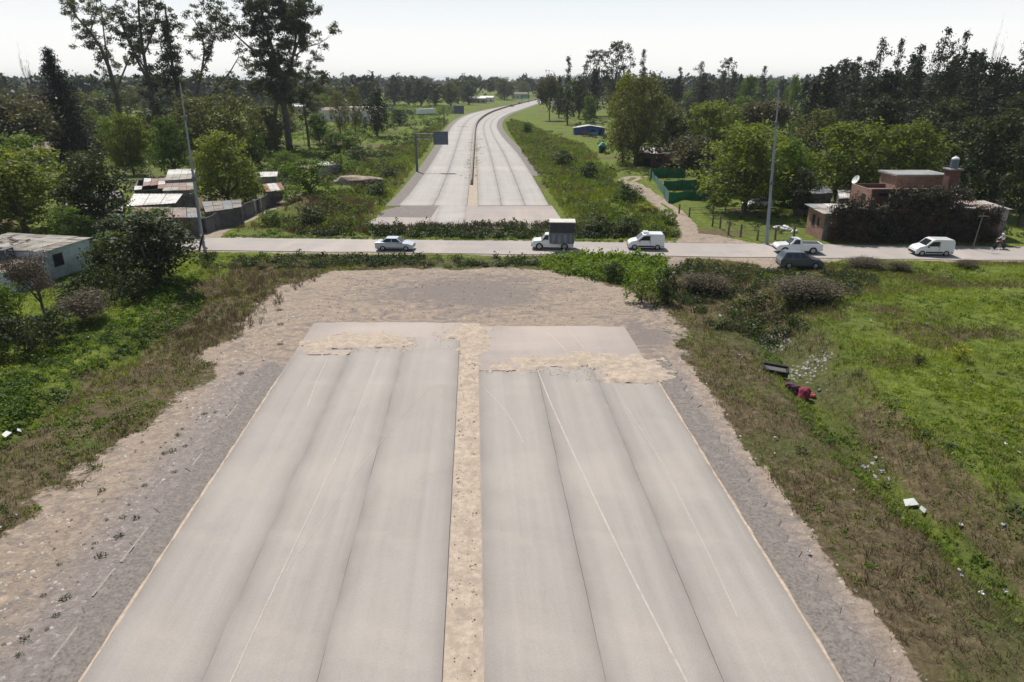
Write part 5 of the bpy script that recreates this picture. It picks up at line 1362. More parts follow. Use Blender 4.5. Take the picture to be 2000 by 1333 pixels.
def place(root, px, py, face):
    b = P(px, py); ang = -.052; root.location = (b.x, b.y, .035); root.rotation_euler = (0, 0, ang if face > 0 else math.pi+ang)

def sedan(px, py, face, mat, label, hatch=False, lower=BLK):
    r_ = empty('parked_car' if hatch else 'car', label=label, cat='car'); hw = .86
    if hatch: top = [(-2.10,.42),(-2.14,.78),(-2.02,1.02),(.62,1.00),(1.50,.90),(2.02,.74),(2.10,.52),(2.10,.30)]; xa, xb = -1.28, 1.30; R_ = .36
    else: top = [(-2.16,.40),(-2.20,.72),(-2.14,.95),(-1.35,.99),(.70,.93),(1.55,.84),(2.08,.68),(2.16,.45),(2.16,.28)]; xa, xb = -1.30, 1.34; R_ = .33
    pr = arch_profile(top, xa, xb, R_, .24, top[0][0]+.02, top[-1][0]-.02)
    m_ = MB(); m_.prism(pr, -hw, hw); m_.build('body', mat, r_, .06)
    if hatch: cab(r_, (-2.00, .86, hw-.02, .99), (-1.62, .22, .62, 1.55), mat, ((.10,.34),(.38,.64),(.67,.90)))
    else: cab(r_, (-1.62, .92, hw-.03, .95), (-.92, .30, .60, 1.42), mat, ((.10,.50),(.54,.92)))
    chassis(r_, top[0][0], 2.1, hw); wheels(r_, xa, xb, hw+.02, R_-.03); lights(r_, 2.08, top[0][0]+.02, hw, .56, .66); bumper(r_, 2.08, top[0][0]+.04, hw, .26, .24, lower if hatch else mat)
    m_ = MB(); m_.box(2.10, 2.16, -.38, .38, .50, .62); m_.build('grille', BLK, r_, .01)
    for s in (-1, 1):
        m_ = MB(); a, b = sorted((s*hw, s*(hw+.012))); m_.box(-1.0, 1.0, a, b, .30, .40); m_.build('sill_trim', BLK, r_)
        for xd in (-.55, .35): m_ = MB(); m_.box(xd, xd+.16, a, b+.01 if s > 0 else b, .84, .87); m_.build('door_handle', BLK, r_)
    place(r_, px, py, face); return r_
def panel_van(px, py, face, label, rack=False, stripe=None):
    r_ = empty('panel_van', label=label, cat='van'); hw = .85
    top = [(-1.98,.45),(-2.04,1.0),(-1.98,1.62),(-1.82,1.80),(.10,1.82),(.42,1.72),(1.06,1.14),(1.66,.98),(1.98,.74),(2.04,.50),(2.04,.28)]
    pr = arch_profile(top, -1.25, 1.32, .36, .24, -1.96, 2.0)
    m_ = MB(); m_.prism(pr, -hw, hw); m_.build('body', WHITE, r_, .09)
    # windscreen and the two cab windows, slightly proud
    m_ = MB(); A = [(1.04,-.74,1.17),(1.04,.74,1.17),(.45,.66,1.705),(.45,-.66,1.705)]; n = Vector((.67,0,.74))*.012
    m_.add([tuple(Vector(p)-n*2) for p in A]+[tuple(Vector(p)+n) for p in A], [(4,5,6,7),(0,1,5,4),(1,2,6,5),(2,3,7,6),(3,0,4,7)]); m_.build('windscreen', GLASS, r_)
    for s in (-1, 1):
        y0, y1 = sorted((s*hw, s*(hw+.012)))
        m_ = MB(); m_.prism([(-.38,1.08),(.88,1.08),(.34,1.58),(-.36,1.62)], y0, y1); m_.build('window', GLASS, r_)
        m_ = MB(); m_.prism([(-1.9,.38),(-1.7,.38),(-1.7,.44),(-1.9,.44)], y0, y1); m_.build('sill_trim', BLK, r_)
        m_ = MB(); m_.prism([(-.88,.32),(.95,.32),(.95,.50),(-.88,.50)], y0, y1); m_.build('sill_trim', BLK, r_)
        m_ = MB(); m_.prism([(-.44,.52),(-.42,.52),(-.42,1.66),(-.44,1.66)], y0, y0+.006 if s < 0 else y1); m_.build('door_gap', BLK, r_)
        m_ = MB(); m_.prism([(-.40,.98),(-.24,.98),(-.24,1.02),(-.40,1.02)], y0, y1); m_.build('door_handle', BLK, r_)
    chassis(r_, -2.0, 2.0, hw); wheels(r_, -1.25, 1.32, hw+.02, .32); lights(r_, 1.97, -1.98, hw, .62, .95, .16, .45); bumper(r_, 2.0, -1.98, hw, .25, .28)
    if rack:
        m_ = MB(); m_.box(-.25, .35, -.5, .5, 1.83, 1.99); m_.build('roof_box', WHITE, r_, .05)
    place(r_, px, py, face); return r_
def pickup(px, py, face, label):
    r_ = empty('pickup_truck', label=label, cat='pickup truck'); hw = .88
    top = [(-2.50,.48),(-2.52,1.00),(-2.48,1.05),(.98,1.05),(1.08,1.08),(2.22,1.00),(2.46,.80),(2.48,.48)]
    pr = arch_profile(top, -1.50, 1.55, .44, .36, -2.48, 2.46)
    # load bed cut out : floor and walls
    m_ = MB(); m_.prism(pr, -hw, hw); m_.build('body', WHITE, r_, .05)
    m_ = MB(); m_.box(-2.40, -.30, -hw+.10, hw-.10, 1.045, 1.062); m_.build('load_bed', BLK, r_)
    for s in (-1, 1): m_ = MB(); a, b = sorted((s*(hw-.09), s*hw)); m_.box(-2.50, -.28, a, b, 1.04, 1.14); m_.build('bed_rail', WHITE, r_, .02)
    m_ = MB(); m_.box(-2.52, -2.42, -hw+.1, hw-.1, 1.04, 1.14); m_.build('tailgate', WHITE, r_, .02)
    cab(r_, (-.34, 1.12, hw-.03, 1.05), (-.16, .52, .64, 1.64), WHITE, ((.22,.80),))
    chassis(r_, -2.4, 2.4, hw, .30, .55); wheels(r_, -1.50, 1.55, hw+.03, .40); lights(r_, 2.42, -2.5, hw, .72, .75); bumper(r_, 2.46, -2.5, hw, .42, .22)
    place(r_, px, py, face); return r_
TARP = plain('dark_tarp', (.045,.045,.05), .85, .3, 2, bmp=.3); BOXG = plain('grey_box_panel', (.13,.135,.155), .6, .2, 2, dirt=(.06,.06,.07)); TOPL = plain('pale_roof_panel', (.50,.49,.43), .7, .2, 2)
PANL = plain('light_grey_panel', (.20,.215,.25), .6, .2, 2, dirt=(.12,.12,.13))
def box_truck(px, py, face):
    r_ = empty('box_truck', label='small white truck carrying a tall dark box with a pale roof', cat='truck'); hw = .90
    top = [(-2.30,.52),(-2.30,.72),(.30,.74),(.34,1.10),(1.20,1.12),(2.12,1.04),(2.36,.84),(2.38,.50)]
    pr = arch_profile(top, -1.35, 1.50, .44, .36, -2.28, 2.36)
    m_ = MB(); m_.prism(pr, -hw, hw); m_.build('body', WHITE, r_, .05)
    cab(r_, (.36, 1.34, hw-.04, 1.10), (.42, .82, .66, 1.74), WHITE, ((.12,.84),), rear=False)
    m_ = MB(); m_.box(-2.42, .30, -.98, .98, .78, 2.0); m_.build('box', BOXG, r_, .02)
    m_ = MB(); m_.box(-2.46, .34, -1.01, 1.01, 2.0, 3.12); m_.build('tarp_cover', TARP, r_, .03)
    m_ = MB(); m_.box(-2.52, .42, -1.06, 1.06, 3.125, 3.22); m_.build('box_roof', TOPL, r_, .02)
    for k, x in enumerate((-2.2, -1.55, -.9, -.25)):
        for s in (-1, 1): m_ = MB(); a, b = sorted((s*.98, s*1.012)); m_.box(x, x+.30, a, b, .86, 1.86); m_.build('side_panel', PANL, r_)
    chassis(r_, -2.2, 2.3, hw, .34, .6); wheels(r_, -1.35, 1.50, hw+.03, .41); lights(r_, 2.33, -2.3, hw, .74, .5, .16, .15); bumper(r_, 2.38, -2.32, hw, .40, .2)
    place(r_, px, py, face)
sedan(773, 488, 1, SILVER, 'silver-blue saloon car driving right, nearest to the left end of the street')
box_truck(1079, 486, -1)
panel_van(1260, 486, -1, 'white panel van with a roof box, driving left at the track junction', True)
pickup(1555, 494, -1, 'white pickup truck with empty bed, driving left beside the light pole')
o = sedan(1560, 523, 1, SILV2, 'dark grey hatchback with dark windows parked on the dirt shoulder', True); o.scale = (1.03, 1.03, 1.1)
panel_van(1816, 498, -1, 'white panel van in front of the overgrown dark wall')
# the white car half hidden under the trees behind the fence
o = sedan(1478, 408, -1, WHITE, 'white car standing under the trees behind the post fence', True)
b_ = P(1478, 408); o.location = (b_.x, b_.y, H1(b_.x, b_.y)+.02); o.rotation_euler[2] += .3
# far cars on the highway bend
for x, y, f, m_, lb in ((1000, 209, 1, GREYP, 'dark car far away on the bend of the highway'), (1015, 204, 1, GREYP, 'second dark car beyond the bend of the highway'),
                      (765, 219, 1, GREYP, 'dark car parked at the far side of the left meadow'), (801, 224, -1, GREYP, 'dark van-like car parked left of the far white sheet')):
    o = sedan(x, y, f, m_, lb, True); b_ = P(x, y); o.location = (b_.x, b_.y, .1); o.rotation_euler[2] = 1.2
    if y > 215: o.scale = (1.3, 1.3, 1.6)

# motorcycle and rider
SKIN = plain('skin', (.35,.20,.14), .6, .1, 5); SHIRT = plain('white_shirt', (.68,.68,.68), .9, .1, 5); TROUS = plain('dark_trousers', (.03,.032,.045), .9, .2, 5); HELM = plain('white_helmet', (.75,.75,.75), .3, .05, 3)
def moto():
    b_ = P(1951, 487); r_ = empty('motorcycle', (b_.x, b_.y, .035), math.pi+.25, label='dark motorcycle ridden along the dirt edge at the right end of the street', cat='motorcycle')
    for x in (-.62, .66):
        m_ = MB(); m_.lathe([(.18,-.05),(.28,-.05),(.30,0),(.28,.05),(.18,.05)], (0,0,0), 16, 'y'); o = m_.build('wheel', TYRE, r_); o.location = (x, 0, .30)
        m_ = MB(); m_.lathe([(.02,-.03),(.19,-.02),(.19,.02),(.02,.03)], (0,0,0), 12, 'y'); m_.build('rim', RIM, o)
    m_ = MB(); m_.tube([(-.62,0,.30),(-.25,0,.48),(.2,0,.50),(.42,0,.82)], .045); m_.tube([(.66,.07,.30),(.45,.07,.92)], .03); m_.tube([(.66,-.07,.30),(.45,-.07,.92)], .03); m_.build('frame', BLK, r_)
    m_ = MB(); m_.prism([(-.05,.72),(.34,.74),(.36,.88),(.20,.96),(-.02,.86)], -.13, .13); m_.build('fuel_tank', REDL, r_, .04)
    m_ = MB(); m_.prism([(-.72,.78),(-.05,.74),(-.04,.82),(-.70,.88)], -.12, .12); m_.build('seat', BLK, r_, .03)
    m_ = MB(); m_.box(-.12, .2, -.13, .13, .36, .66); m_.build('engine', RIM, r_, .03)
    m_ = MB(); m_.tube([(.40,-.34,1.04),(.44,-.1,.98),(.44,.1,.98),(.40,.34,1.04)], .018); m_.build('handlebar', BLK, r_)
    m_ = MB(); m_.lathe([(.02,0),(.09,.02),(.09,.10),(.03,.12)], (.52,-.05,.88), 10, 'y'); m_.build('headlight', LAMP, r_)
    p = empty('person', (b_.x, b_.y, .035), math.pi+.25, label='person in a white top and white helmet riding the motorcycle', cat='person')
    def skin(name, J, E, rad, mat, par):
        me = bpy.data.meshes.new(name); me.from_pydata(J, E, []); me.materials.append(mat); o = link(bpy.data.objects.new(name, me), par)
        sk = o.modifiers.new('skin', 'SKIN'); sk.use_smooth_shade = True
        for i, v in enumerate(me.skin_vertices[0].data): v.radius = (rad[i], rad[i])
        me.skin_vertices[0].data[0].use_root = True
        s_ = o.modifiers.new('sub', 'SUBSURF'); s_.levels = 1; s_.render_levels = 1; return o
    J = [(-.32,0,.92),(-.28,0,1.12),(-.20,0,1.38),(-.16,0,1.50),(-.10,0,1.62),
         (-.20,.17,1.40),(-.02,.25,1.18),(.26,.30,1.08),(.36,.30,1.06),(-.20,-.17,1.40),(-.02,-.25,1.18),(.26,-.30,1.08),(.36,-.30,1.06),
         (-.26,.10,.90),(.10,.19,.80),(-.02,.17,.44),(.10,.17,.36),(-.26,-.10,.90),(.10,-.19,.80),(-.02,-.17,.44),(.10,-.17,.36)]
    E = [(0,1),(1,2),(2,3),(3,4),(2,5),(5,6),(6,7),(7,8),(2,9),(9,10),(10,11),(11,12),(0,13),(13,14),(14,15),(15,16),(0,17),(17,18),(18,19),(19,20)]
    skin('body', J, E, [.14,.13,.15,.06,.09,.07,.05,.04,.04,.07,.05,.04,.04,.10,.075,.055,.045,.10,.075,.055,.045], SKIN, p)
    skin('shirt', [(-.31,0,.98),(-.28,0,1.12),(-.20,0,1.38),(-.20,.17,1.40),(-.03,.24,1.19),(.12,.27,1.13),(-.20,-.17,1.40),(-.03,-.24,1.19),(.12,-.27,1.13)], [(0,1),(1,2),(2,3),(3,4),(4,5),(2,6),(6,7),(7,8)], [.165,.155,.17,.09,.07,.055,.09,.07,.055], SHIRT, p)
    skin('trousers', [(-.32,0,.92),(-.26,.10,.90),(.10,.19,.80),(-.02,.17,.46),(-.26,-.10,.90),(.10,-.19,.80),(-.02,-.17,.46)], [(0,1),(1,2),(2,3),(0,4),(4,5),(5,6)], [.16,.12,.092,.065,.12,.092,.065], TROUS, p)
    m_ = MB(); m_.lathe([(.04,-.13),(.12,-.10),(.145,0),(.12,.10),(.04,.145)], (-.09,0,1.68), 14); m_.build('helmet', HELM, p, smooth=True)
    m_ = MB(); m_.box(.035, .075, -.075, .075, 1.62, 1.70); m_.build('face', SKIN, p, .02)
moto()

# ------------------------------------------------------------------ poles, fences, signs
STEEL = plain('galvanised_steel', (.21,.245,.285), .5, .15, 1.5, .25); WOODP = plain('grey_wood', (.13,.105,.085), .9, .3, 4); STEELD = plain('dark_steel', (.10,.11,.13), .6, .2, 2)
def light_pole(bx, by, tx, ty, label):
    b = P(bx, by); b.z = 0; t = PY(tx, ty, b.y); r_ = empty('light_pole', (b.x, b.y, 0), label=label, cat='pole')
    d = t-b; m_ = MB(); n = 10
    m_.tube([d*(k/n)+Vector((0,0,-.2 if k == 0 else 0)) for k in range(n+1)], [.21-.015*k for k in range(n+1)], 10); m_.build('shaft', STEEL, r_, smooth=False)
    m_ = MB(); m_.lathe([(.34,-.1),(.34,.06),(.20,.10)], (0,0,0), 12); m_.build('base_plate', STEEL, r_)
    for f in (.42, .80):
        c = d*f; m_ = MB(); m_.lathe([(.16,-.25),(.22,-.22),(.22,.22),(.16,.25)], tuple(c), 10); m_.build('joint_collar', STEELD, r_)
    m_ = MB(); m_.lathe([(.08,0),(.10,.02),(.03,.15)], tuple(d), 8); m_.build('cap', STEEL, r_)
    return r_
light_pole(396, 474, 352, 165, 'tall grey steel light pole at the left end of the street')
light_pole(1497, 478, 1521, 178, 'tall grey steel light pole right of the track junction')
# dark leaning timber post at the foot of the left pole
b_ = P(388, 492); r_ = empty('timber_post', (b_.x, b_.y, 0), label='dark leaning timber post at the foot of the left light pole', cat='post')
m_ = MB(); m_.tube([(0,0,-.1),(.35,.2,1.0),(.62,.4,1.9)], [.13,.11,.10], 7); m_.build('post', plain('black_timber', (.02,.018,.016), .9, .2, 4), r_)
m_ = MB(); m_.tube([(.30,.17,.9),(.1,.5,1.5),(.0,.7,2.0)], .05, 5); m_.build('brace', WOODP, r_)
def utility(px, py, ty, label, r=.09, lean=0):
    b = P(px, py); h = PY(px, ty, b.y).z; r_ = empty('utility_pole', (b.x, b.y, 0), label=label, cat='pole')
    m_ = MB(); m_.tube([(0,0,-.2),(lean*.5,0,h*.5),(lean,0,h)], [r, r*.85, r*.7], 7); m_.build('shaft', WOODP, r_)
    m_ = MB(); m_.box(lean-.5, lean+.5, -.05, .05, h-.5, h-.4); m_.build('crossarm', WOODP, r_)
utility(117, 415, 300, 'thin grey utility pole left of the tin roofs')
utility(1899, 488, 415, 'thin pale pole before the overgrown wall, right of the white van', .07, .3)
utility(595, 286, 232, 'thin wooden pole beside the slim eucalyptus', .08)
# sign gantries
SIGNB = plain('sign_back', (.085,.11,.155), .55, .15, 1.5)
def gantry(px, py, x0, x1, yt, yb, ytr, label, face=1):
    b = P(px, py); r_ = empty('sign_gantry', (b.x, b.y, 0), label=label, cat='road sign'); Y = b.y
    zt, zb_, zr = PY(px, yt, Y).z, PY(px, yb, Y).z, PY(px, ytr, Y).z; X0, X1 = PY(x0, yt, Y).x-b.x, PY(x1, yt, Y).x-b.x
    m_ = MB(); m_.tube([(0,0,-.2),(0,0,zr+.1)], [.26,.22], 8); m_.build('post', STEELD, r_)
    for z in (zr, zr-1.1): m_ = MB(); m_.tube([(0,0,z),(X1,0,z)], .09, 6); m_.build('chord', STEELD, r_)
    n = 9
    for k in range(n):
        a = X1*k/n; c = X1*(k+1)/n; m_ = MB(); m_.tube([(a,0,zr if k % 2 else zr-1.1),(c,0,zr-1.1 if k % 2 else zr)], .05, 4); m_.build('brace', STEELD, r_)
    m_ = MB(); m_.box(X0, X1, -.22, -.14, zb_, zt); m_.build('sign_panel', SIGNB, r_, .02)
    for k in range(4): x = X0+(X1-X0)*(k+.5)/4; m_ = MB(); m_.box(x-.05, x+.05, -.28, -.222, zb_+.05, zt-.05); m_.build('stiffener', STEELD, r_)
    for k in range(3): z = zb_+(zt-zb_)*(k+.5)/3; m_ = MB(); m_.box(X0+.05, X1-.05, -.34, -.282, z-.05, z+.05); m_.build('stiffener', STEELD, r_)
gantry(815, 336, 846, 875, 257, 283, 262, 'sign gantry with a dark blue-grey panel over the far left carriageway')
gantry(868, 247, 886, 906, 207, 223, 210, 'smaller sign gantry farther up the left side of the highway')
b_ = P(1028, 201); r_ = empty('road_sign', (b_.x, b_.y, 0), label='small green road sign far away at the left of the highway', cat='road sign')
m_ = MB(); m_.box(-5, 3, -.1, .1, 4.0, 6.6); m_.build('sign_panel', plain('green_sign', (.02,.28,.20), .5, .1, 1), r_)
for x in (-4, 2): m_ = MB(); m_.box(x-.2, x+.2, -.35, -.12, 0, 6.5); m_.build('post', STEELD, r_)

# green net fence
NET = plain('green_net', (.012,.16,.065), .8, .25, 1.5, dirt=(.01,.09,.045)); NETL = plain('faded_green_net', (.10,.21,.17), .8, .25, 1.5)
def net_fence(a, b, h, label, mat, step=2.6, group=None):
    A, B = P(*a), P(*b); A.z = B.z = 0; d = B-A; ln = d.length; n = max(1, round(ln/step)); an = math.atan2(d.y, d.x)
    r_ = empty('net_fence', (A.x, A.y, H1(A.x, A.y)), an, label=label, cat='fence', group=group)
    st = ln/n
    for k in range(n+1): m_ = MB(); m_.tube([(k*st,0,-.2),(k*st+random.uniform(-.04,.04),0,h+.1)], .05, 5); m_.build('post', WOODP, r_)
    for k in range(n):
        m_ = MB(); x0, x1 = k*st+.05, (k+1)*st-.05; hh = h*random.uniform(.92, 1.02); sag = random.uniform(.03, .1)
        V = []; nx = 6
        for i in range(nx+1):
            u = i/nx; x = x0+(x1-x0)*u; w_ = .06*math.sin(u*9+k)
            V += [(x, w_, .05), (x, w_+.03, hh-sag*math.sin(math.pi*u))]
        V2 = [(x, y+.03, z) for x, y, z in V]; nn = len(V)
        F = [(2*i, 2*i+2, 2*i+3, 2*i+1) for i in range(nx)]; F2 = [tuple(nn+j for j in reversed(f)) for f in F]
        top_ = [(2*i+1, 2*i+3, nn+2*i+3, nn+2*i+1) for i in range(nx)]
        m_.add(V+V2, F+F2+top_); m_.build('net_panel', mat, r_)
    return r_
net_fence((1306,394), (1388,392), 1.9, 'green net fence facing the street, front of the enclosure', NET)
net_fence((1306,394), (1268,345), 1.9, 'faded green net fence along the left side of the enclosure', NETL)
net_fence((1296,374), (1385,371), 1.7, 'green net fence across the middle of the enclosure', NET)
net_fence((1270,351), (1337,351), 2.0, 'bright green net fence at the back of the enclosure', NET)
# post and rail fence
def wood_fence(pts, label, h=1.5, name='post_fence'):
    Q = [P(*p) for p in pts]; r_ = empty(name, (Q[0].x, Q[0].y, 0), label=label, cat='fence'); o0 = Vector((Q[0].x, Q[0].y, 0))
    for q in Q:
        z = H1(q.x, q.y); p = Vector((q.x, q.y, 0))-o0; hh = h*random.uniform(.85, 1.15); m_ = MB()
        m_.tube([(p.x,p.y,z-.3),(p.x+random.uniform(-.08,.08),p.y,z+hh)], [.13,.11], 6); m_.build('post', WOODP, r_)
    for i in range(len(Q)-1):
        a = Vector((Q[i].x, Q[i].y, 0))-o0; b = Vector((Q[i+1].x, Q[i+1].y, 0))-o0
        for z in (.55, 1.05, 1.35): m_ = MB(); m_.tube([(a.x,a.y+.1,z),(b.x,b.y+.1,z)], .022, 4); m_.build('wire', WOODP, r_)
wood_fence([(1391,443),(1406,447),(1422,461),(1446,463),(1479,470),(1514,468),(1550,466)], 'timber post fence beside the dirt track, nearest the street', 1.6)
wood_fence([(1326,416),(1346,425),(1391,424),(1416,424),(1450,422)], 'low timber post fence farther in behind the track fork', 1.4)

# ------------------------------------------------------------------ buildings
def brickmat(name, c1, c2, mortar, scale=1.0, rough=.92):
    m, N, L, b = newmat(name); o = objc(N)
    br = N.new('ShaderNodeTexBrick'); br.inputs['Scale'].default_value = scale
    br.inputs['Color1'].default_value = (*c1, 1); br.inputs['Color2'].default_value = (*c2, 1); br.inputs['Mortar'].default_value = (*mortar, 1)
    br.inputs['Brick Width'].default_value = .30; br.inputs['Row Height'].default_value = .16; br.inputs['Mortar Size'].default_value = .012
    sx_ = N.new('ShaderNodeSeparateXYZ'); L.new(o, sx_.inputs[0]); cm = N.new('ShaderNodeCombineXYZ')
    L.new(mth(N, L, 'ADD', sx_.outputs[0], sx_.outputs[1]), cm.inputs[0]); L.new(sx_.outputs[2], cm.inputs[1]); L.new(cm.outputs[0], br.inputs['Vector'])
    d = noise(N, L, o, 1.2, 6, .7); c = mix(N, L, br.outputs[0], tuple(x*.45 for x in c1), mth(N, L, 'MULTIPLY', ramp(N, L, d, [(.45, (0,0,0)), (.68, (1,1,1))]), .6))
    L.new(c, b.inputs['Base Color']); b.inputs['Roughness'].default_value = rough; bump(N, L, b, br.outputs['Fac'], .4, .02); return m
BRICK = brickmat('hollow_brick', (.245,.118,.075), (.33,.17,.115), (.24,.215,.19)); BRICKD = brickmat('dark_shaded_brick', (.105,.040,.028), (.145,.058,.040), (.10,.08,.07))  # BRICKD is brick darkened to carry the shade of the house front
PLAST = plain('stained_plaster', (.30,.28,.26), .9, .25, 1, dirt=(.12,.10,.09), bmp=.2); PLASTD = plain('dark_plaster', (.13,.12,.115), .9, .3, 1, dirt=(.06,.05,.045), bmp=.2)
WHBLUE = plain('bluish_white_render', (.55,.63,.70), .9, .12, .9, dirt=(.30,.33,.35), bmp=.2)
CEM = plain('cement_sheet', (.33,.305,.27), .9, .3, 1.2, dirt=(.15,.125,.10), bmp=.3); CEM2 = plain('lichen_cement_sheet', (.24,.21,.18), .9, .3, 1.6, dirt=(.11,.09,.075), bmp=.3)
TINW = plain('bright_zinc_sheet', (.50,.49,.465), .6, .14, 1, .1, dirt=(.24,.22,.20)); TING = plain('grey_zinc_sheet', (.17,.175,.185), .6, .3, 1, .2, dirt=(.09,.08,.075))
RUST = plain('rusty_sheet', (.26,.13,.09), .8, .35, 1.2, dirt=(.12,.07,.05)); TERRA = plain('salmon_roof', (.27,.195,.17), .9, .3, 1.5, dirt=(.20,.16,.14)); SLABC = plain('grey_slab', (.27,.265,.26), .9, .2, 1, dirt=(.14,.135,.13))
DARKIN = plain('dark_opening', (.010,.011,.014), .9, .2, 2); BLUEP = plain('blue_wall_paint', (.03,.09,.28), .7, .25, 1.2, dirt=(.02,.04,.12)); REDP = plain('red_wall_paint', (.30,.05,.04), .8, .25, 1.2); SKYP = plain('light_blue_paint', (.10,.28,.50), .7, .2, 1.2)
def wavy_sheet(mb, q, z, mat=None, amp=.025, nw=5, th=.02):
    """corrugated sheet over quad q (bl,br,tr,tl), z list of corner heights; waves across u"""
    nu = nw*4; V = []
    for j in (0, 1):
        for i in range(nu+1):
            u = i/nu
            a = Vector((*q[0], z[0])).lerp(Vector((*q[1], z[1])), u); b = Vector((*q[3], z[3])).lerp(Vector((*q[2], z[2])), u)
            p = a if j == 0 else b; V.append((p.x, p.y, p.z+amp*math.sin(u*nw*2*math.pi)))
    n = nu+1; V += [(x, y, z_-th) for x, y, z_ in V]
    F = [(i, i+1, n+i+1, n+i) for i in range(nu)]+[(2*n+n+i, 2*n+n+i+1, 2*n+i+1, 2*n+i) for i in range(nu)]
    F += [(2*n+i, 2*n+i+1, i+1, i) for i in range(nu)]+[(n+i, n+i+1, 3*n+i+1, 3*n+i) for i in range(nu)]
    F += [(0, n, 3*n, 2*n), (nu, 2*n+nu, 3*n+nu, n+nu)]
    mb.add(V, F); return mb
def lerp2(q, u, v):
    a = (q[0][0]*(1-u)+q[1][0]*u, q[0][1]*(1-u)+q[1][1]*u); b = (q[3][0]*(1-u)+q[2][0]*u, q[3][1]*(1-u)+q[2][1]*u)
    return (a[0]*(1-v)+b[0]*v, a[1]*(1-v)+b[1]*v)
def shack(q, h, wallm, roofs, nu, nv, label, name='shack', cat='shed', slope=(0,0,.25,.25), over=.12, openings=(), z0=0, extra=None, seed=0, tilt=.03, gap=.004, cull=0):
    """q ground corners ccw starting front-left; h wall height; roof of nu x nv separate sheets"""
    rn = random.Random(seed); q = [tuple(p[:2]) for p in q]
    c = (sum(p[0] for p in q)/4, sum(p[1] for p in q)/4); r_ = empty(name, (c[0], c[1], 0), label=label, cat=cat)
    L_ = [(p[0]-c[0], p[1]-c[1]) for p in q]; zt = [h+s for s in slope]
    nm = ['front_wall', 'side_wall', 'back_wall', 'side_wall']
    for i in range(4):
        a, b = Vector((*L_[i], 0)), Vector((*L_[(i+1) % 4], 0)); d = (b-a).normalized(); nn = Vector((-d.y, d.x, 0))*.16
        m_ = MB(); aa = a+d*.0; bb = b-d*.163
        m_.quad_prism([(aa.x,aa.y),(bb.x,bb.y),(bb.x+nn.x,bb.y+nn.y),(aa.x+nn.x,aa.y+nn.y)], z0-.2, [zt[i], zt[(i+1) % 4], zt[(i+1) % 4], zt[i]])
        m_.build('wall', wallm if not isinstance(wallm, (list, tuple)) else wallm[i], r_)
        for (wi, u0, u1, za, zb_, kind) in openings:
            if wi != i: continue
            p0, p1 = a.lerp(b, u0), a.lerp(b, u1); o_ = Vector((d.y, -d.x, 0))
            m_ = MB(); g1, g2 = o_*.012, -o_*.03
            m_.quad_prism([(p0.x+g1.x,p0.y+g1.y),(p1.x+g1.x,p1.y+g1.y),(p1.x+g2.x,p1.y+g2.y),(p0.x+g2.x,p0.y+g2.y)], z0+za, z0+zb_)
            w_ = m_.build(kind, DARKIN if kind in ('window', 'doorway') else WOODP, r_)
            if kind == 'window':
                for (s0, s1, t0, t1) in ((-.03,1.03,zb_,zb_+.07),(-.03,1.03,za-.07,za),(-.03,.03,za,zb_),(.97,1.03,za,zb_)):
                    p0_, p1_ = a.lerp(b, u0+(u1-u0)*s0), a.lerp(b, u0+(u1-u0)*s1); g3 = o_*.04; m2 = MB()
                    m2.quad_prism([(p0_.x+g3.x,p0_.y+g3.y),(p1_.x+g3.x,p1_.y+g3.y),(p1_.x,p1_.y),(p0_.x,p0_.y)], z0+t0, z0+t1); m2.build('frame', WOODP, w_)
    # overhanging roof quad
    cx_, cy_ = sum(p[0] for p in L_)/4, sum(p[1] for p in L_)/4
    Q = []
    for p in L_:
        d = Vector((p[0]-cx_, p[1]-cy_)); d = d*(1+over/max(d.length, .1)*1.4); Q.append((cx_+d.x, cy_+d.y))
    for j in range(nv):
        for i in range(nu):
            if rn.random() < cull: continue
            u0, u1, v0, v1 = i/nu+gap, (i+1)/nu-gap, j/nv, (j+1)/nv+(.02 if j < nv-1 else 0)
            qq = [lerp2(Q, u0, v0), lerp2(Q, u1, v0), lerp2(Q, u1, v1), lerp2(Q, u0, v1)]
            zz = [(zt[0]*(1-a)+zt[1]*a)*(1-b)+(zt[3]*(1-a)+zt[2]*a)*b+.05+.022*j+rn.uniform(0, tilt) for a, b in ((u0,v0),(u1,v0),(u1,v1),(u0,v1))]
            m_ = MB(); wavy_sheet(m_, qq, zz, amp=.02, nw=4); m_.build('roof_sheet', rn.choice(roofs), r_)
    return r_
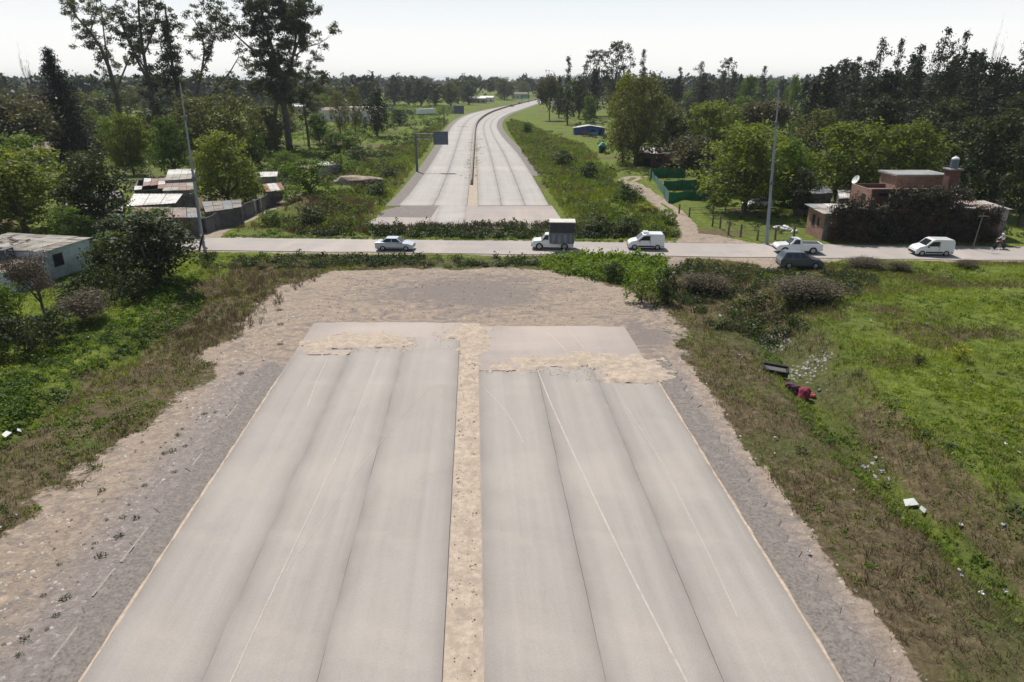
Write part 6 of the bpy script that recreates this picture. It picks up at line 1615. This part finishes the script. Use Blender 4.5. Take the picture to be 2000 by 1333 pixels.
# left: white hut with cement sheet roof
def hut():
    # corners from the photo: eaves of the long face and the ground line under it
    A = P(98, 549); B = P(184, 519); hA = PY(96, 492, A.y).z
    dv = Vector((B.x-A.x, B.y-A.y, 0)); ln = dv.length; dn = dv.normalized(); back = Vector((-dn.y, dn.x, 0))
    w_ = 9.0; C = B+back*w_; D = A+back*w_
    r_ = shack([A, B, C, D], hA-.05, WHBLUE, [CEM, CEM, CEM2], 5, 6, 'bluish white hut with weathered cement sheet roof at the left edge', 'hut', 'house', (0,.05,.1,.05), .3,
      [(0,.16,.36,1.15,2.25,'window')], seed=3, tilt=.07)
    # stones and laths holding the sheets down
    for k in range(7):
        m_ = MB(); m_.box(-.12, .12, -.2, .2, 0, .14); o = m_.build('roof_stone', CEM2, r_, .03); c = r_.location
        p = A.lerp(B, random.uniform(.1, .9))+back*random.uniform(1, 8); o.location = (p.x-c.x, p.y-c.y, hA+.24); o.rotation_euler = (0, 0, random.random()*3)
    # lower annex towards the camera
    A2 = A-dn*3.9-back*-.0; q = [A-dn*4.2-back*.25, A-dn*.05-back*.25, A-dn*.05+back*3.6, A-dn*4.2+back*3.6]
    shack(q, hA-.75, WHBLUE, [CEM, RUST, TERRA, CEM2], 4, 3, 'low annex with patched reddish roof on the near side of the white hut', 'annex', 'shed', (-.25,-.1,.0,-.1), .25, [(0,.55,.80,.9,1.7,'window')], seed=5, tilt=.06)
    p = P(4, 500, 2.6); e = empty('water_tank', (p.x, p.y, 0), label='dark square tank at the left picture edge by the hut', cat='tank')
    m_ = MB(); m_.box(-1.0, .75, -.7, .7, 1.7, 3.3); m_.build('tank', plain('dark_blue_tank', (.03,.04,.06), .6, .2, 2), e, .06)
    for x in (-.9, .65):
        for y in (-.6, .6): m_ = MB(); m_.box(x-.06, x+.06, y-.06, y+.06, -.1, 1.7); m_.build('leg', WOODP, e)
    m_ = MB(); m_.lathe([(.25,0),(.25,.1),(.05,.12)], (-.1,0,3.3), 12); m_.build('lid', BLK, e)
hut()
# left compound of tin-roofed sheds: corner spots of each roof in the photo, at the roof's height
def roofshed(px4, h, wallm, roofs, nu, nv, label, **k):
    q = [P(x, y, h) for x, y in px4]
    return shack(q, h-.12, wallm, roofs, nu, nv, label, slope=k.pop('slope', (0,0,.12,.12)), **k)
roofshed([(248,402),(342,396),(356,380),(262,380)], 2.7, PLASTD, [TINW, TINW, TINW], 3, 1, 'low shed under a bright white zinc roof in the left compound', seed=11)
roofshed([(252,424),(392,424),(388,408),(262,406)], 2.5, PLASTD, [TERRA, CEM2, CEM2, TING, RUST], 5, 2, 'long low shed with patched salmon and grey roof nearest the left pole', openings=[(0,.5,.6,.9,1.7,'window')], seed=12, tilt=.06)
roofshed([(318,372),(378,370),(376,358),(326,360)], 2.9, PLAST, [CEM, TERRA], 4, 2, 'shed with a narrow pale brown roof beneath the small block house', seed=13)
roofshed([(322,352),(376,348),(384,334),(330,336)], 3.1, (PLAST, PLAST, PLAST, PLAST), [TINW, CEM], 4, 2, 'small grey block house with light roof behind the left compound', openings=[(0,.25,.45,.1,2.0,'door'),(0,.62,.82,1.1,1.9,'window')], seed=14, slope=(0,0,.4,.4))
roofshed([(118,412),(238,412),(240,398),(128,398)], 2.3, PLASTD, [TERRA, CEM2, CEM2, TING], 6, 2, 'row of patched low roofs left of the dark tree', seed=15, tilt=.08, cull=.12)
roofshed([(120,436),(236,432),(240,420),(126,422)], 2.2, PLASTD, [CEM2, TING, RUST], 6, 2, 'dark patched lean-to roofs in the shade of the left trees', seed=16, tilt=.08, cull=.15)
roofshed([(262,372),(322,368),(324,350),(268,352)], 2.4, PLASTD, [TING, TERRA, TINW, RUST], 4, 3, 'jumble of small mixed tin roofs beside the block house', seed=17, tilt=.16, cull=.2)
roofshed([(520,374),(556,370),(548,358),(512,361)], 2.4, PLASTD, [TINW, RUST], 4, 1, 'shed with a white edged rusty roof at the end of the long wall', seed=18)
roofshed([(486,346),(540,344),(542,336),(490,338)], 2.6, PLAST, [TINW, TING], 4, 1, 'light grey roof seen right of the round light green tree', seed=19)
roofshed([(616,324),(662,321),(658,316),(616,318)], 2.5, PLAST, [TINW], 3, 1, 'small white roof among the bushes left of the far highway', seed=20)
roofshed([(402,414),(470,404),(470,392),(396,396)], 2.3, PLASTD, [TING, CEM2], 4, 2, 'grey roofed shed directly behind the long dark wall', seed=21, tilt=.06)
roofshed([(150,392),(236,386),(240,374),(158,378)], 2.6, PLASTD, [TING, TINW, CEM2], 5, 1, 'grey tin roof left of the bright white one', seed=22, tilt=.06)
# scrap lying round the sheds
SCR = [('white_drum', TINW), ('blue_barrel', SKYP), ('scrap_sheet', TING), ('scrap_sheet', TINW), ('red_crate', REDP)]
# long compound wall of separate bays
def long_wall(pts, h, label, mat, bay=2.6, doors=()):
    Q = [P(*p) for p in pts]; r_ = empty('boundary_wall', (Q[0].x, Q[0].y, 0), label=label, cat='wall'); o0 = Q[0].copy(); k = 0
    for i in range(len(Q)-1):
        a, b = Q[i]-o0, Q[i+1]-o0; d = b-a; n = max(1, round(d.length/bay)); an = math.atan2(d.y, d.x)
        for j in range(n):
            p = a+d*(j/n); m_ = MB(); ln = d.length/n; hh = h*(.94+.12*((k*37) % 10)/10)
            m_.box(.01, ln-.25, -.08, .08, -.3, hh); o = m_.build('wall_bay', mat, r_, .01); o.location = (p.x, p.y, 0); o.rotation_euler = (0, 0, an)
            m_ = MB(); m_.box(ln-.24, ln-.01, -.13, .13, -.3, hh+.1); o = m_.build('pier', CONC if k % 3 else mat, r_, .01); o.location = (p.x, p.y, 0); o.rotation_euler = (0, 0, an)
            if k in doors: m_ = MB(); m_.box(.6, 1.5, -.12, -.084, 0, 1.95); o = m_.build('door', DARKIN, r_); o.location = (p.x, p.y, 0); o.rotation_euler = (0, 0, an)
            k += 1
long_wall([(404,455),(440,441),(500,420),(560,386)], 2.0, 'long grey stained wall with doorways running back from the left pole', PLASTD, doors=(2, 5, 8))
long_wall([(372,454),(404,455)], 1.9, 'short front wall of the left compound beside the pole', PLASTD)
long_wall([(245,452),(372,454)], 1.7, 'shaded street wall of the left compound behind the shrubs', PLASTD)

# right: tin shed with brick end wall, brick house, tank tower, flat roof
def W2(px, Y): return Vector((PY(px, 450, Y).x, Y, 0))
X = lambda px, Y, z: (px-1000)*(Y*CP+(CAM_H-z)*SP)/FPX
def rshed():
    q = [(37.4,81.4),(43.2,81.1),(43.2,86),(37.4,86.3)]
    shack(q, 3.25, (PLASTD, PLASTD, PLASTD, BRICK), [CEM, TINW, CEM, TING], 6, 2, 'low shed with pale tin roof and bare brick end wall beside the pickup', slope=(0,.1,.25,.15), over=.5, openings=[(3,.30,.48,1.2,2.6,'window'),(3,.62,.72,1.4,2.4,'window')], seed=31, tilt=.06)
rshed()
def bhouse():
    r_ = empty('brick_house', (46.5, 83.6, 0), label='unfinished red brick house with stepped roof above the overgrown wall', cat='house'); cx_, cy_ = 46.5, 83.6
    def vol(x0, x1, y0, y1, z0, z1, ms, nm='wall', pl=.25):
        for (a0, a1, b0, b1, m) in ((x0, x1, y0, y0+.18, ms[0]), (x1-.18, x1, y0+.182, y1-.182, ms[1]), (x0, x1, y1-.18, y1, ms[2]), (x0, x0+.18, y0+.182, y1-.182, ms[3])):
            m_ = MB(); m_.box(a0-cx_, a1-cx_, b0-cy_, b1-cy_, z0, z1); m_.build(nm, m, r_)
    vol(43.4, 50.0, 83.2, 88.6, -.1, 5.75, (BRICKD, BRICK, BRICKD, BRICK))  # shade painted into front and back by darker brick, sides keep the bright one
    m_ = MB(); m_.box(43.6-cx_, 49.8-cx_, 83.4-cy_, 88.4-cy_, 5.1, 5.25); m_.build('floor_slab', SLABC, r_)
    m_ = MB(); m_.box(43.36-cx_, 43.40-cx_, 84.6-cy_, 85.6-cy_, 4.2, 5.0); m_.build('window', DARKIN, r_)
    m_ = MB(); m_.box(44.2-cx_, 49.6-cx_, 83.14-cy_, 83.198-cy_, 5.0, 5.35); m_.build('opening', DARKIN, r_)
    m_ = MB(); m_.box(43.3-cx_, 50.1-cx_, 83.1-cy_, 83.5-cy_, 5.76, 5.9); m_.build('wall_cap', BRICK, r_)
    vol(47.6, 53.6, 86.0, 90, 5.26, 7.0, (BRICK, BRICK, BRICK, BRICK))
    m_ = MB(); m_.box(47.3-cx_, 53.9-cx_, 85.6-cy_, 90.3-cy_, 7.02, 7.26); m_.build('roof_slab', SLABC, r_, .02)
    vol(50.2, 53.6, 85.4, 90, -.1, 5.26, (BRICKD, BRICK, BRICKD, BRICK))  # front shade again put into the darker brick
    for k in range(3): m_ = MB(); m_.box(44.6+k*1.7-cx_, 45.4+k*1.7-cx_, 83.12-cy_, 83.196-cy_, 2.2, 3.4); m_.build('window', DARKIN, r_)
bhouse()
e = empty('tank_tower', (53.3, 84.4, 0), label='red brick pillar carrying a small round water tank beside the brick house', cat='tower')
m_ = MB(); m_.box(-.62, .62, -.62, .62, -.1, 8.0); m_.build('pillar', BRICKD, e)
m_ = MB(); m_.box(-.8, .8, -.8, .8, 8.0, 8.14); m_.build('slab', SLABC, e)
t_ = empty('water_tank', (53.3, 84.4, 8.14), label='grey round water tank with a white domed lid on the brick pillar', cat='tank')
m_ = MB(); m_.lathe([(.42,0),(.46,.1),(.46,1.0),(.42,1.1)], (0,0,0), 16); m_.build('tank', plain('blue_grey_tank', (.09,.115,.14), .6, .15, 2), t_, smooth=False)
m_ = MB(); m_.lathe([(.43,1.1),(.36,1.26),(.14,1.36),(.12,1.44),(.02,1.45)], (0,0,0), 16); m_.build('lid', HELM, t_)
shack([(52.6,82.4),(59.6,82.0),(59.6,87),(52.6,87.4)], 3.6, PLAST, [CEM, SLABC, TERRA, CEM], 6, 2, 'low block building with a pale flat roof right of the tank tower', 'block_building', 'house', (0,0,.12,.12), .3, [(0,.2,.35,1.1,2.1,'window'),(0,.6,.75,1.1,2.1,'window')], seed=33, tilt=.05)
# curved pale canopy on that roof
e = empty('canopy', (54.3, 85.0, 3.8), label='curved pale metal canopy standing on the flat roof', cat='canopy')
m_ = MB(); V = []; n = 8
for i in range(n+1):
    t = math.pi*(.12+.76*i/n); V += [(-1.9*math.cos(t), -1.2, .35+.85*math.sin(t)), (-1.9*math.cos(t), 1.2, .35+.85*math.sin(t))]
V2 = [(x, y, z-.05) for x, y, z in V]; nn = len(V)
m_.add(V+V2, [(2*i, 2*i+1, 2*i+3, 2*i+2) for i in range(n)]+[(nn+2*i+2, nn+2*i+3, nn+2*i+1, nn+2*i) for i in range(n)]+[(2*i+2, nn+2*i+2, nn+2*i, 2*i) for i in range(n)]); m_.build('cover', TINW, e)
for x in (-1.5, 1.5):
    for y in (-1.1, 1.1): m_ = MB(); m_.tube([(x,y,-.2),(x,y,.85)], .04, 5); m_.build('post', STEELD, e)
# satellite dish on a mast behind the shed
b_ = PY(1673, 352, 92); e = empty('satellite_dish', (b_.x, b_.y, 0), label='white satellite dish on a mast above the low shed', cat='satellite dish')
m_ = MB(); m_.tube([(0,0,-.1),(0,0,b_.z-.2)], .05, 6); m_.build('mast', STEELD, e)
m_ = MB(); m_.lathe([(.02,0),(.32,.05),(.58,.16),(.59,.18),(.32,.08),(.02,.03)], (0,0,0), 16); o = m_.build('dish', HELM, e); o.location = (0, 0, b_.z); o.rotation_euler = (R(10), R(-62), 0)
m_ = MB(); m_.tube([(0,-.05,b_.z),(-.2,-.3,b_.z+.6)], .02, 5); m_.build('feed_arm', STEELD, e)
roofshed([(1640,388),(1700,384),(1690,366),(1636,370)], 3.2, PLASTD, [CEM, TINW, CEM], 4, 2, 'pale patched roof behind the tin shed, below the satellite dish', seed=34, tilt=.10)
roofshed([(1555,380),(1625,376),(1620,364),(1556,368)], 3.0, PLASTD, [TING, CEM], 4, 1, 'grey roof glimpsed under the yellow-green tree', seed=35)
roofshed([(1245,300),(1312,300),(1310,290),(1250,290)], 3.0, BRICKD, [CEM, TINW, TERRA], 6, 1, 'brown hut with pale roof patches below the dark round tree', seed=36, tilt=.2, openings=[(0,.2,.4,0,2,'doorway'),(0,.55,.75,1,2,'window')])
roofshed([(1368,312),(1405,313),(1402,304),(1372,303)], 2.8, PLASTD, [CEM], 3, 1, 'small tan roof right of the thin grey-green tree', seed=37)
roofshed([(1448,212),(1478,212),(1476,204),(1450,204)], 3.6, PLAST, [TINW], 3, 1, 'far grey-white roof among the trees left of the right pole', name='house', cat='house', seed=38)
# blue shed
def blue_shed():
    b = P(1151, 264); r_ = empty('blue_shed', (b.x, b.y, 0), label='blue painted shed with white gabled roof and a red patch, alone in the grass', cat='shed'); hw = 5.4
    m_ = MB(); m_.prism([(-hw,-.1),(hw,-.1),(hw,2.3),(0,3.1),(-hw,2.3)], 0, 5); m_.build('wall', BLUEP, r_)
    for s in (-1, 1):
        for k in range(4):
            x0, x1 = s*hw*1.06*k/4, s*hw*1.06*(k+1)/4-s*.03; z = lambda x: 3.2-.15*abs(x)
            q = [(x0,-.5),(x1,-.5),(x1,5.4),(x0,5.4)]; 
            if s < 0: q = [(x1,-.5),(x0,-.5),(x0,5.4),(x1,5.4)]
            m2 = MB(); m2.quad_prism(q, [z(p[0]) for p in q], [z(p[0])+.07 for p in q]); m2.build('roof_sheet', TINW if k < 3 else CEM, r_)
    m_ = MB(); m_.box(-2.8, -.9, -.03, -.002, .5, 1.5); m_.build('red_board', REDP, r_)
    m_ = MB(); m_.box(-.4, 3.0, -.03, -.002, .1, .9); m_.build('light_blue_board', SKYP, r_)
    m_ = MB(); m_.box(3.4, 4.3, -.03, -.002, 0, 1.9); m_.build('door', DARKIN, r_); m_ = MB(); m_.box(.6, 1.8, -.03, -.002, 1.1, 1.8); m_.build('window', DARKIN, r_)
blue_shed()
b_ = P(1176, 300); e = empty('small_booth', (b_.x, b_.y, 0), label='tiny turquoise booth left of the big olive willow', cat='booth')
m_ = MB(); m_.box(-.9,.9,-.8,.8,-.1,1.9); m_.build('wall', plain('dark_green_board', (.03,.06,.05), .8, .3, 2), e); m_ = MB(); m_.prism([(-1.05,1.92),(1.05,1.92),(0,2.9)], -.95, .95); m_.build('roof', plain('turquoise_sheet', (.06,.36,.31), .6, .2, 2), e)
m_ = MB(); m_.box(-.35,.35,-.83,-.802,0,1.6); m_.build('door', DARKIN, e)
# overgrown wall
def overgrown():
    r_ = empty('overgrown_wall', (47.5, 80.3, 0), .0-.03, label='tall dark wall smothered in dry creeper behind the white van', cat='wall')
    n = 5; ln = 19.5/n
    for k in range(n): m_ = MB(); m_.box(-9.4+k*ln, -9.4+(k+1)*ln-.03, .3, .5, -.3, 3.9); m_.build('wall_panel', BRICKD, r_)
    blobs = []; rn = np.random.RandomState(5)
    for i in range(420):
        x = rn.uniform(-9.3, 10.0); top = 4.3+.7*math.sin(x*.7)+.7*math.sin(x*1.9+1); z = rn.uniform(.3, top); blobs.append((x, rn.uniform(-.35, .7), z, rn.uniform(.5, .95), .45, rn.uniform(.5, .8)))
    for i in range(90): x = rn.uniform(-3, 6); blobs.append((x, rn.uniform(0, .9), rn.uniform(3.5, 6.2), .6, .5, .6))
    CM = leafmat('dry_creeper', [(.014,.013,.010), (.032,.029,.021), (.085,.080,.052)], .10, (1,1,.6))
    link(bpy.data.objects.new('creeper', crown_mesh('creeper', blobs, .22, 26, CM, 9, .36, .6, .6)), r_)
overgrown()
# white heap (sacks) on the grass behind the pole
SACK = plain('white_sack', (.62,.62,.60), .8, .15, 3, dirt=(.35,.33,.30))
def blob_obj(name, mat, parent, r, seed, sq=(1,1,.6), n=1):
    import bmesh
    bm = bmesh.new(); bmesh.ops.create_icosphere(bm, subdivisions=2, radius=r); rn = np.random.RandomState(seed); ph = rn.rand(6)*6
    for v in bm.verts:
        c = v.co; k = 1+.18*math.sin(c.x/r*2.7+ph[0])*math.cos(c.y/r*3.1+ph[1])+.15*math.sin(c.z/r*4+ph[2]+c.x/r*2)+rn.normal()*.06
        v.co = Vector((c.x*sq[0]*k, c.y*sq[1]*k, c.z*sq[2]*k+r*sq[2]*.7))
    me = bpy.data.meshes.new(name); bm.to_mesh(me); bm.free(); me.materials.append(mat); return link(bpy.data.objects.new(name, me), parent)
for k, (x, y) in enumerate([(1518,447),(1528,450),(1540,451),(1551,455),(1534,446)]):
    o = blob_obj('sack', SACK, None, .42, k, (1.3,.8,.6)); b = P(x, y); o.location = (b.x, b.y, H1(b.x, b.y)); o.rotation_euler = (0,0,k*1.3)
    tag(o, 'white sack in the heap on the grass behind the pickup truck', 'sack', 'white sacks behind the pickup')
# rubbish in the right ditch
def on_ground(o, x, y, rz=0, dz=0): b = P(x, y); o.location = (b.x, b.y, H1(b.x, b.y)+dz); o.rotation_euler = (0, 0, rz); return o
e = empty('broken_sofa', label='broken dark sofa with a grey seat dumped in the right ditch', cat='sofa'); DK = plain('black_fabric', (.012,.012,.014), .9, .2, 4); GY2 = plain('grey_foam', (.11,.105,.10), .95, .2, 4)
m_ = MB(); m_.box(-.95,.95,-.42,.42,0,.42); m_.build('base', DK, e, .06); m_ = MB(); m_.box(-.8,.8,-.36,.25,.43,.56); m_.build('seat', GY2, e, .05)
m_ = MB(); m_.box(-.95,.95,.28,.46,.40,.75); m_.build('backrest', DK, e, .05)
for s in (-1,1): m_ = MB(); a, b2 = sorted((s*.82, s*.98)); m_.box(a,b2,-.42,.42,.40,.62); m_.build('armrest', DK, e, .04)
on_ground(e, 1514, 720, -.25); e.rotation_euler = (.15, .1, -.25); e.scale = (.85, .85, .7)
MAR = plain('maroon_cloth', (.20,.02,.045), .9, .3, 4); PUR = plain('purple_cloth', (.10,.03,.07), .9, .3, 4)
for k, (x, y, m, s, lb) in enumerate([(1546,748,PUR,.40,'dark purple bundle of cloth, left of the maroon one in the ditch'),(1572,752,MAR,.52,'large maroon bundle of cloth dumped in the right ditch'),(1590,745,REDP,.26,'small red bag at the right end of the dumped bundles'),(1560,742,DK,.30,'black bag behind the dumped maroon bundle')]):
    o = blob_obj('rubbish_bundle', m, None, s, 20+k, (1.1,.8,.8)); on_ground(o, x, y, k); tag(o, lb, 'rubbish bundle')
WB = plain('white_board', (.55,.55,.53), .6, .05, 2)
for k, (x, y, sx_, sy_, lb) in enumerate([(1787,944,.34,.22,'bright white board lying in the right ditch'),(1812,958,.16,.14,'small white piece lying right of the white board'),(8,834,.24,.16,'white sheet lying in the ditch at the left edge'),(33,824,.13,.10,'small white scrap near the left edge')]):
    m_ = MB(); m_.add([(-sx_,-sy_,0),(sx_,-sy_*.8,.05),(sx_*.8,sy_,.16),(-sx_*.7,sy_*.9,.10),(-sx_,-sy_,.05),(sx_,-sy_*.8,.10),(sx_*.8,sy_,.22),(-sx_*.7,sy_*.9,.15)], [(0,3,2,1),(4,5,6,7),(0,1,5,4),(1,2,6,5),(2,3,7,6),(3,0,4,7)])
    o = m_.build('white_scrap', WB, None, .01); on_ground(o, x, y, k*.7, .12); tag(o, lb, 'litter')
LIT = [(1516,641),(1533,636),(1543,702),(1560,700),(1590,690),(1604,684),(1612,690),(1570,708),(1582,700),(1549,716),(1616,742),(1600,738),(1580,695),(1555,688),(1410,616),(1425,614),(1662,458+500),(1690,880),(1720,864),(1733,884),(1745,905),(1880,990),(1870,1100),(1880,1116),(1930,1145),(1985,1110),(1985,900),(1470,615),(1507,655),(1490,648),(1500,645),(1525,648),(1443,694),(1446,700),(1510,860),(1614,520+4),(1660,616),(1700,640),(1850,540),(1843,532),(1876,601),(1810,650),(1964,886),(223,643),(172,657),(548,665),(186,717),(460,662),(470,545),(430,520),(445,640),(510,703),(178,838),(33,1010),(8,1035),(1577,1078),(1508,888),(1960,1020)]
TR = [mesh_np('litter', *[leafy_plant(300+s, .14, .08, 9, .16)[i] for i in (0, 1)], WB) for s in range(1)]
def rag(seed):
    rn = np.random.RandomState(seed); n = 4; V = [(i*.09+rn.normal()*.03, j*.07+rn.normal()*.03, .03+abs(rn.normal())*.05) for j in range(n) for i in range(n)]
    F = [(j*n+i, j*n+i+1, (j+1)*n+i+1, (j+1)*n+i) for j in range(n-1) for i in range(n-1)]
    me = bpy.data.meshes.new('plastic_bag'); me.from_pydata(V, [], F); me.materials.append(plain('plastic_%d' % seed, [(.52,.52,.53),(.36,.37,.39),(.22,.25,.30)][seed % 3], .5, .1, 3)); return me
RG = [rag(s) for s in range(3)]
for k, (x, y) in enumerate(LIT):
    o = link(bpy.data.objects.new('plastic_bag', RG[(k*7) % 3 if k % 2 else 0])); on_ground(o, x, y, k*1.1, .10); s = .4+(k*37 % 10)/18
    o.scale = (s, s, s*1.3); side = 'left' if x < 1000 else 'right'
    tag(o, 'pale plastic litter lying in the weeds on the %s side of the highway' % side, 'litter', 'litter on the %s side' % side)
# debris of broken rubble near the sofa
RUB = plain('pale_rubble', (.26,.25,.245), .9, .35, 4)
o = None
stones('rubble', [[(1480,650),(1500,628),(1545,630),(1550,650),(1500,664)], [(1540,715),(1545,690),(1590,680),(1630,690),(1610,720)], [(1690,870),(1730,860),(1750,900),(1720,905)]], 22, 5, 'broken rubble and scraps dumped along the right ditch', .03, .16, RUB)
stones('dark_rubble', [[(1480,650),(1500,628),(1545,630),(1550,650),(1500,664)], [(1540,735),(1600,735),(1620,750),(1560,762)]], 20, 6, 'black bags and dark scraps dumped along the right ditch', .04, .2, BLK)
# spoil mounds left of the far highway
for k, (x, y, s, lb) in enumerate([(690,368,2.4,'pale spoil mound left of the far highway'),(722,362,1.9,'smaller spoil mound right of the first, by the highway'),(575,402,1.6,'tan spoil heap at the end of the long wall'),(600,330,1.5,'low tan heap among the bushes below the meadow')]):
    o = blob_obj('spoil_mound', plain('spoil_%d' % k, (.30,.24,.18), .95, .3, 2, dirt=(.15,.12,.09), bmp=.5), None, s, 40+k, (1.6,1.0,.38)); on_ground(o, x, y, .3, -s*.15); tag(o, lb, 'mound')
# far houses in the left wood and beyond the meadow
HW = [plain('far_wall_white', (.62,.60,.57), .9, .1, 1), plain('far_wall_tan', (.40,.34,.27), .9, .1, 1), plain('far_wall_brick', (.30,.15,.11), .9, .15, 1)]
for k, (x, y, w_, m, h, lb) in enumerate([(672,238,26,0,5,'long low white building beyond the meadow, left part'),(705,232,22,0,4.5,'long low white building beyond the meadow, right part'),(667,208,8,0,4,'small white house above the long white building'),
        (18,222,9,0,4,'white house in the wood at the far left, left one of two'),(36,222,8,0,4,'white house in the wood at the far left, right one of two'),(82,222,7,0,3.5,'small white house just left of the dark cypress'),
        (88,316,8,1,3,'pale tan house between the left trees'),(592,222,16,1,4,'tan house behind the slim eucalyptus'),(300,282,9,0,3.2,'white house glimpsed between the eucalyptus trunks'),(522,258,12,0,3.2,'low white house left of the forked trunk'),
        (930,202,16,1,4,'tan building far away left of the highway bend'),(950,200,12,0,4,'white building far away left of the highway bend'),(1015,193,18,0,5,'white building far away behind the green sign'),(1095,206,14,0,4,'white roofed house behind the greyish tree')]):
    b = P(x, y); e = empty('house', (b.x, b.y, 0), (k*.37) % .5-.25, label=lb, cat='house'); hw = w_/2
    m_ = MB(); m_.box(-hw, hw, 0, 7, -.2, h); m_.build('wall', HW[m], e)
    m_ = MB(); zz = h+.005; m_.add([(-hw-.4,-.5,zz),(hw+.4,-.5,zz),(hw+.4,7.5,zz),(-hw-.4,7.5,zz),(-hw-.4,3.5,zz+1.3),(hw+.4,3.5,zz+1.3)], [(0,3,2,1),(0,1,5,4),(2,3,4,5),(1,2,5),(3,0,4)]); m_.build('roof', TINW if k % 3 else TERRA, e)
    n = max(2, int(w_/4))
    for i in range(n):
        xx = -hw+w_*(i+.5)/n; m_ = MB()
        if i == n//2: m_.box(xx-.5, xx+.5, -.05, -.002, 0, 2.1); m_.build('door', DARKIN, e)
        else: m_.box(xx-.6, xx+.6, -.05, -.002, 1.0, 2.2); m_.build('window', DARKIN, e)
b_ = P(832, 226); e = empty('white_trailer', (b_.x, b_.y, 0), .8, label='white trailer parked at the far side of the left meadow', cat='trailer')
m_ = MB(); m_.box(-6, 6, -1.2, 1.2, .9, 3.6); m_.build('box', HELM, e, .05); m_ = MB(); m_.box(-5.5, 5.5, -1.0, 1.0, .5, .89); m_.build('frame', BLK, e)
wheels(e, -4, -2.6, 1.2, .5)

for sd_ in ('left', 'right'):
    tw = [o for o in bpy.data.objects if o.get('group') == 'litter on the %s side' % sd_]
    for i, o in enumerate(sorted(tw, key=lambda o: o.location.y)): o['label'] = 'pale plastic litter in the weeds on the %s side, %s from the near end' % (sd_, ordw(i))
tw = [o for o in bpy.data.objects if o.get('group') == 'white sacks behind the pickup']
for i, o in enumerate(sorted(tw, key=lambda o: o.location.x)): o['label'] = 'white sack, %s from the left in the heap behind the pickup truck' % ordw(i)
sc.cycles.use_adaptive_sampling = True
print('TRIS', sum(len(m.polygons)*2 for m in bpy.data.meshes))
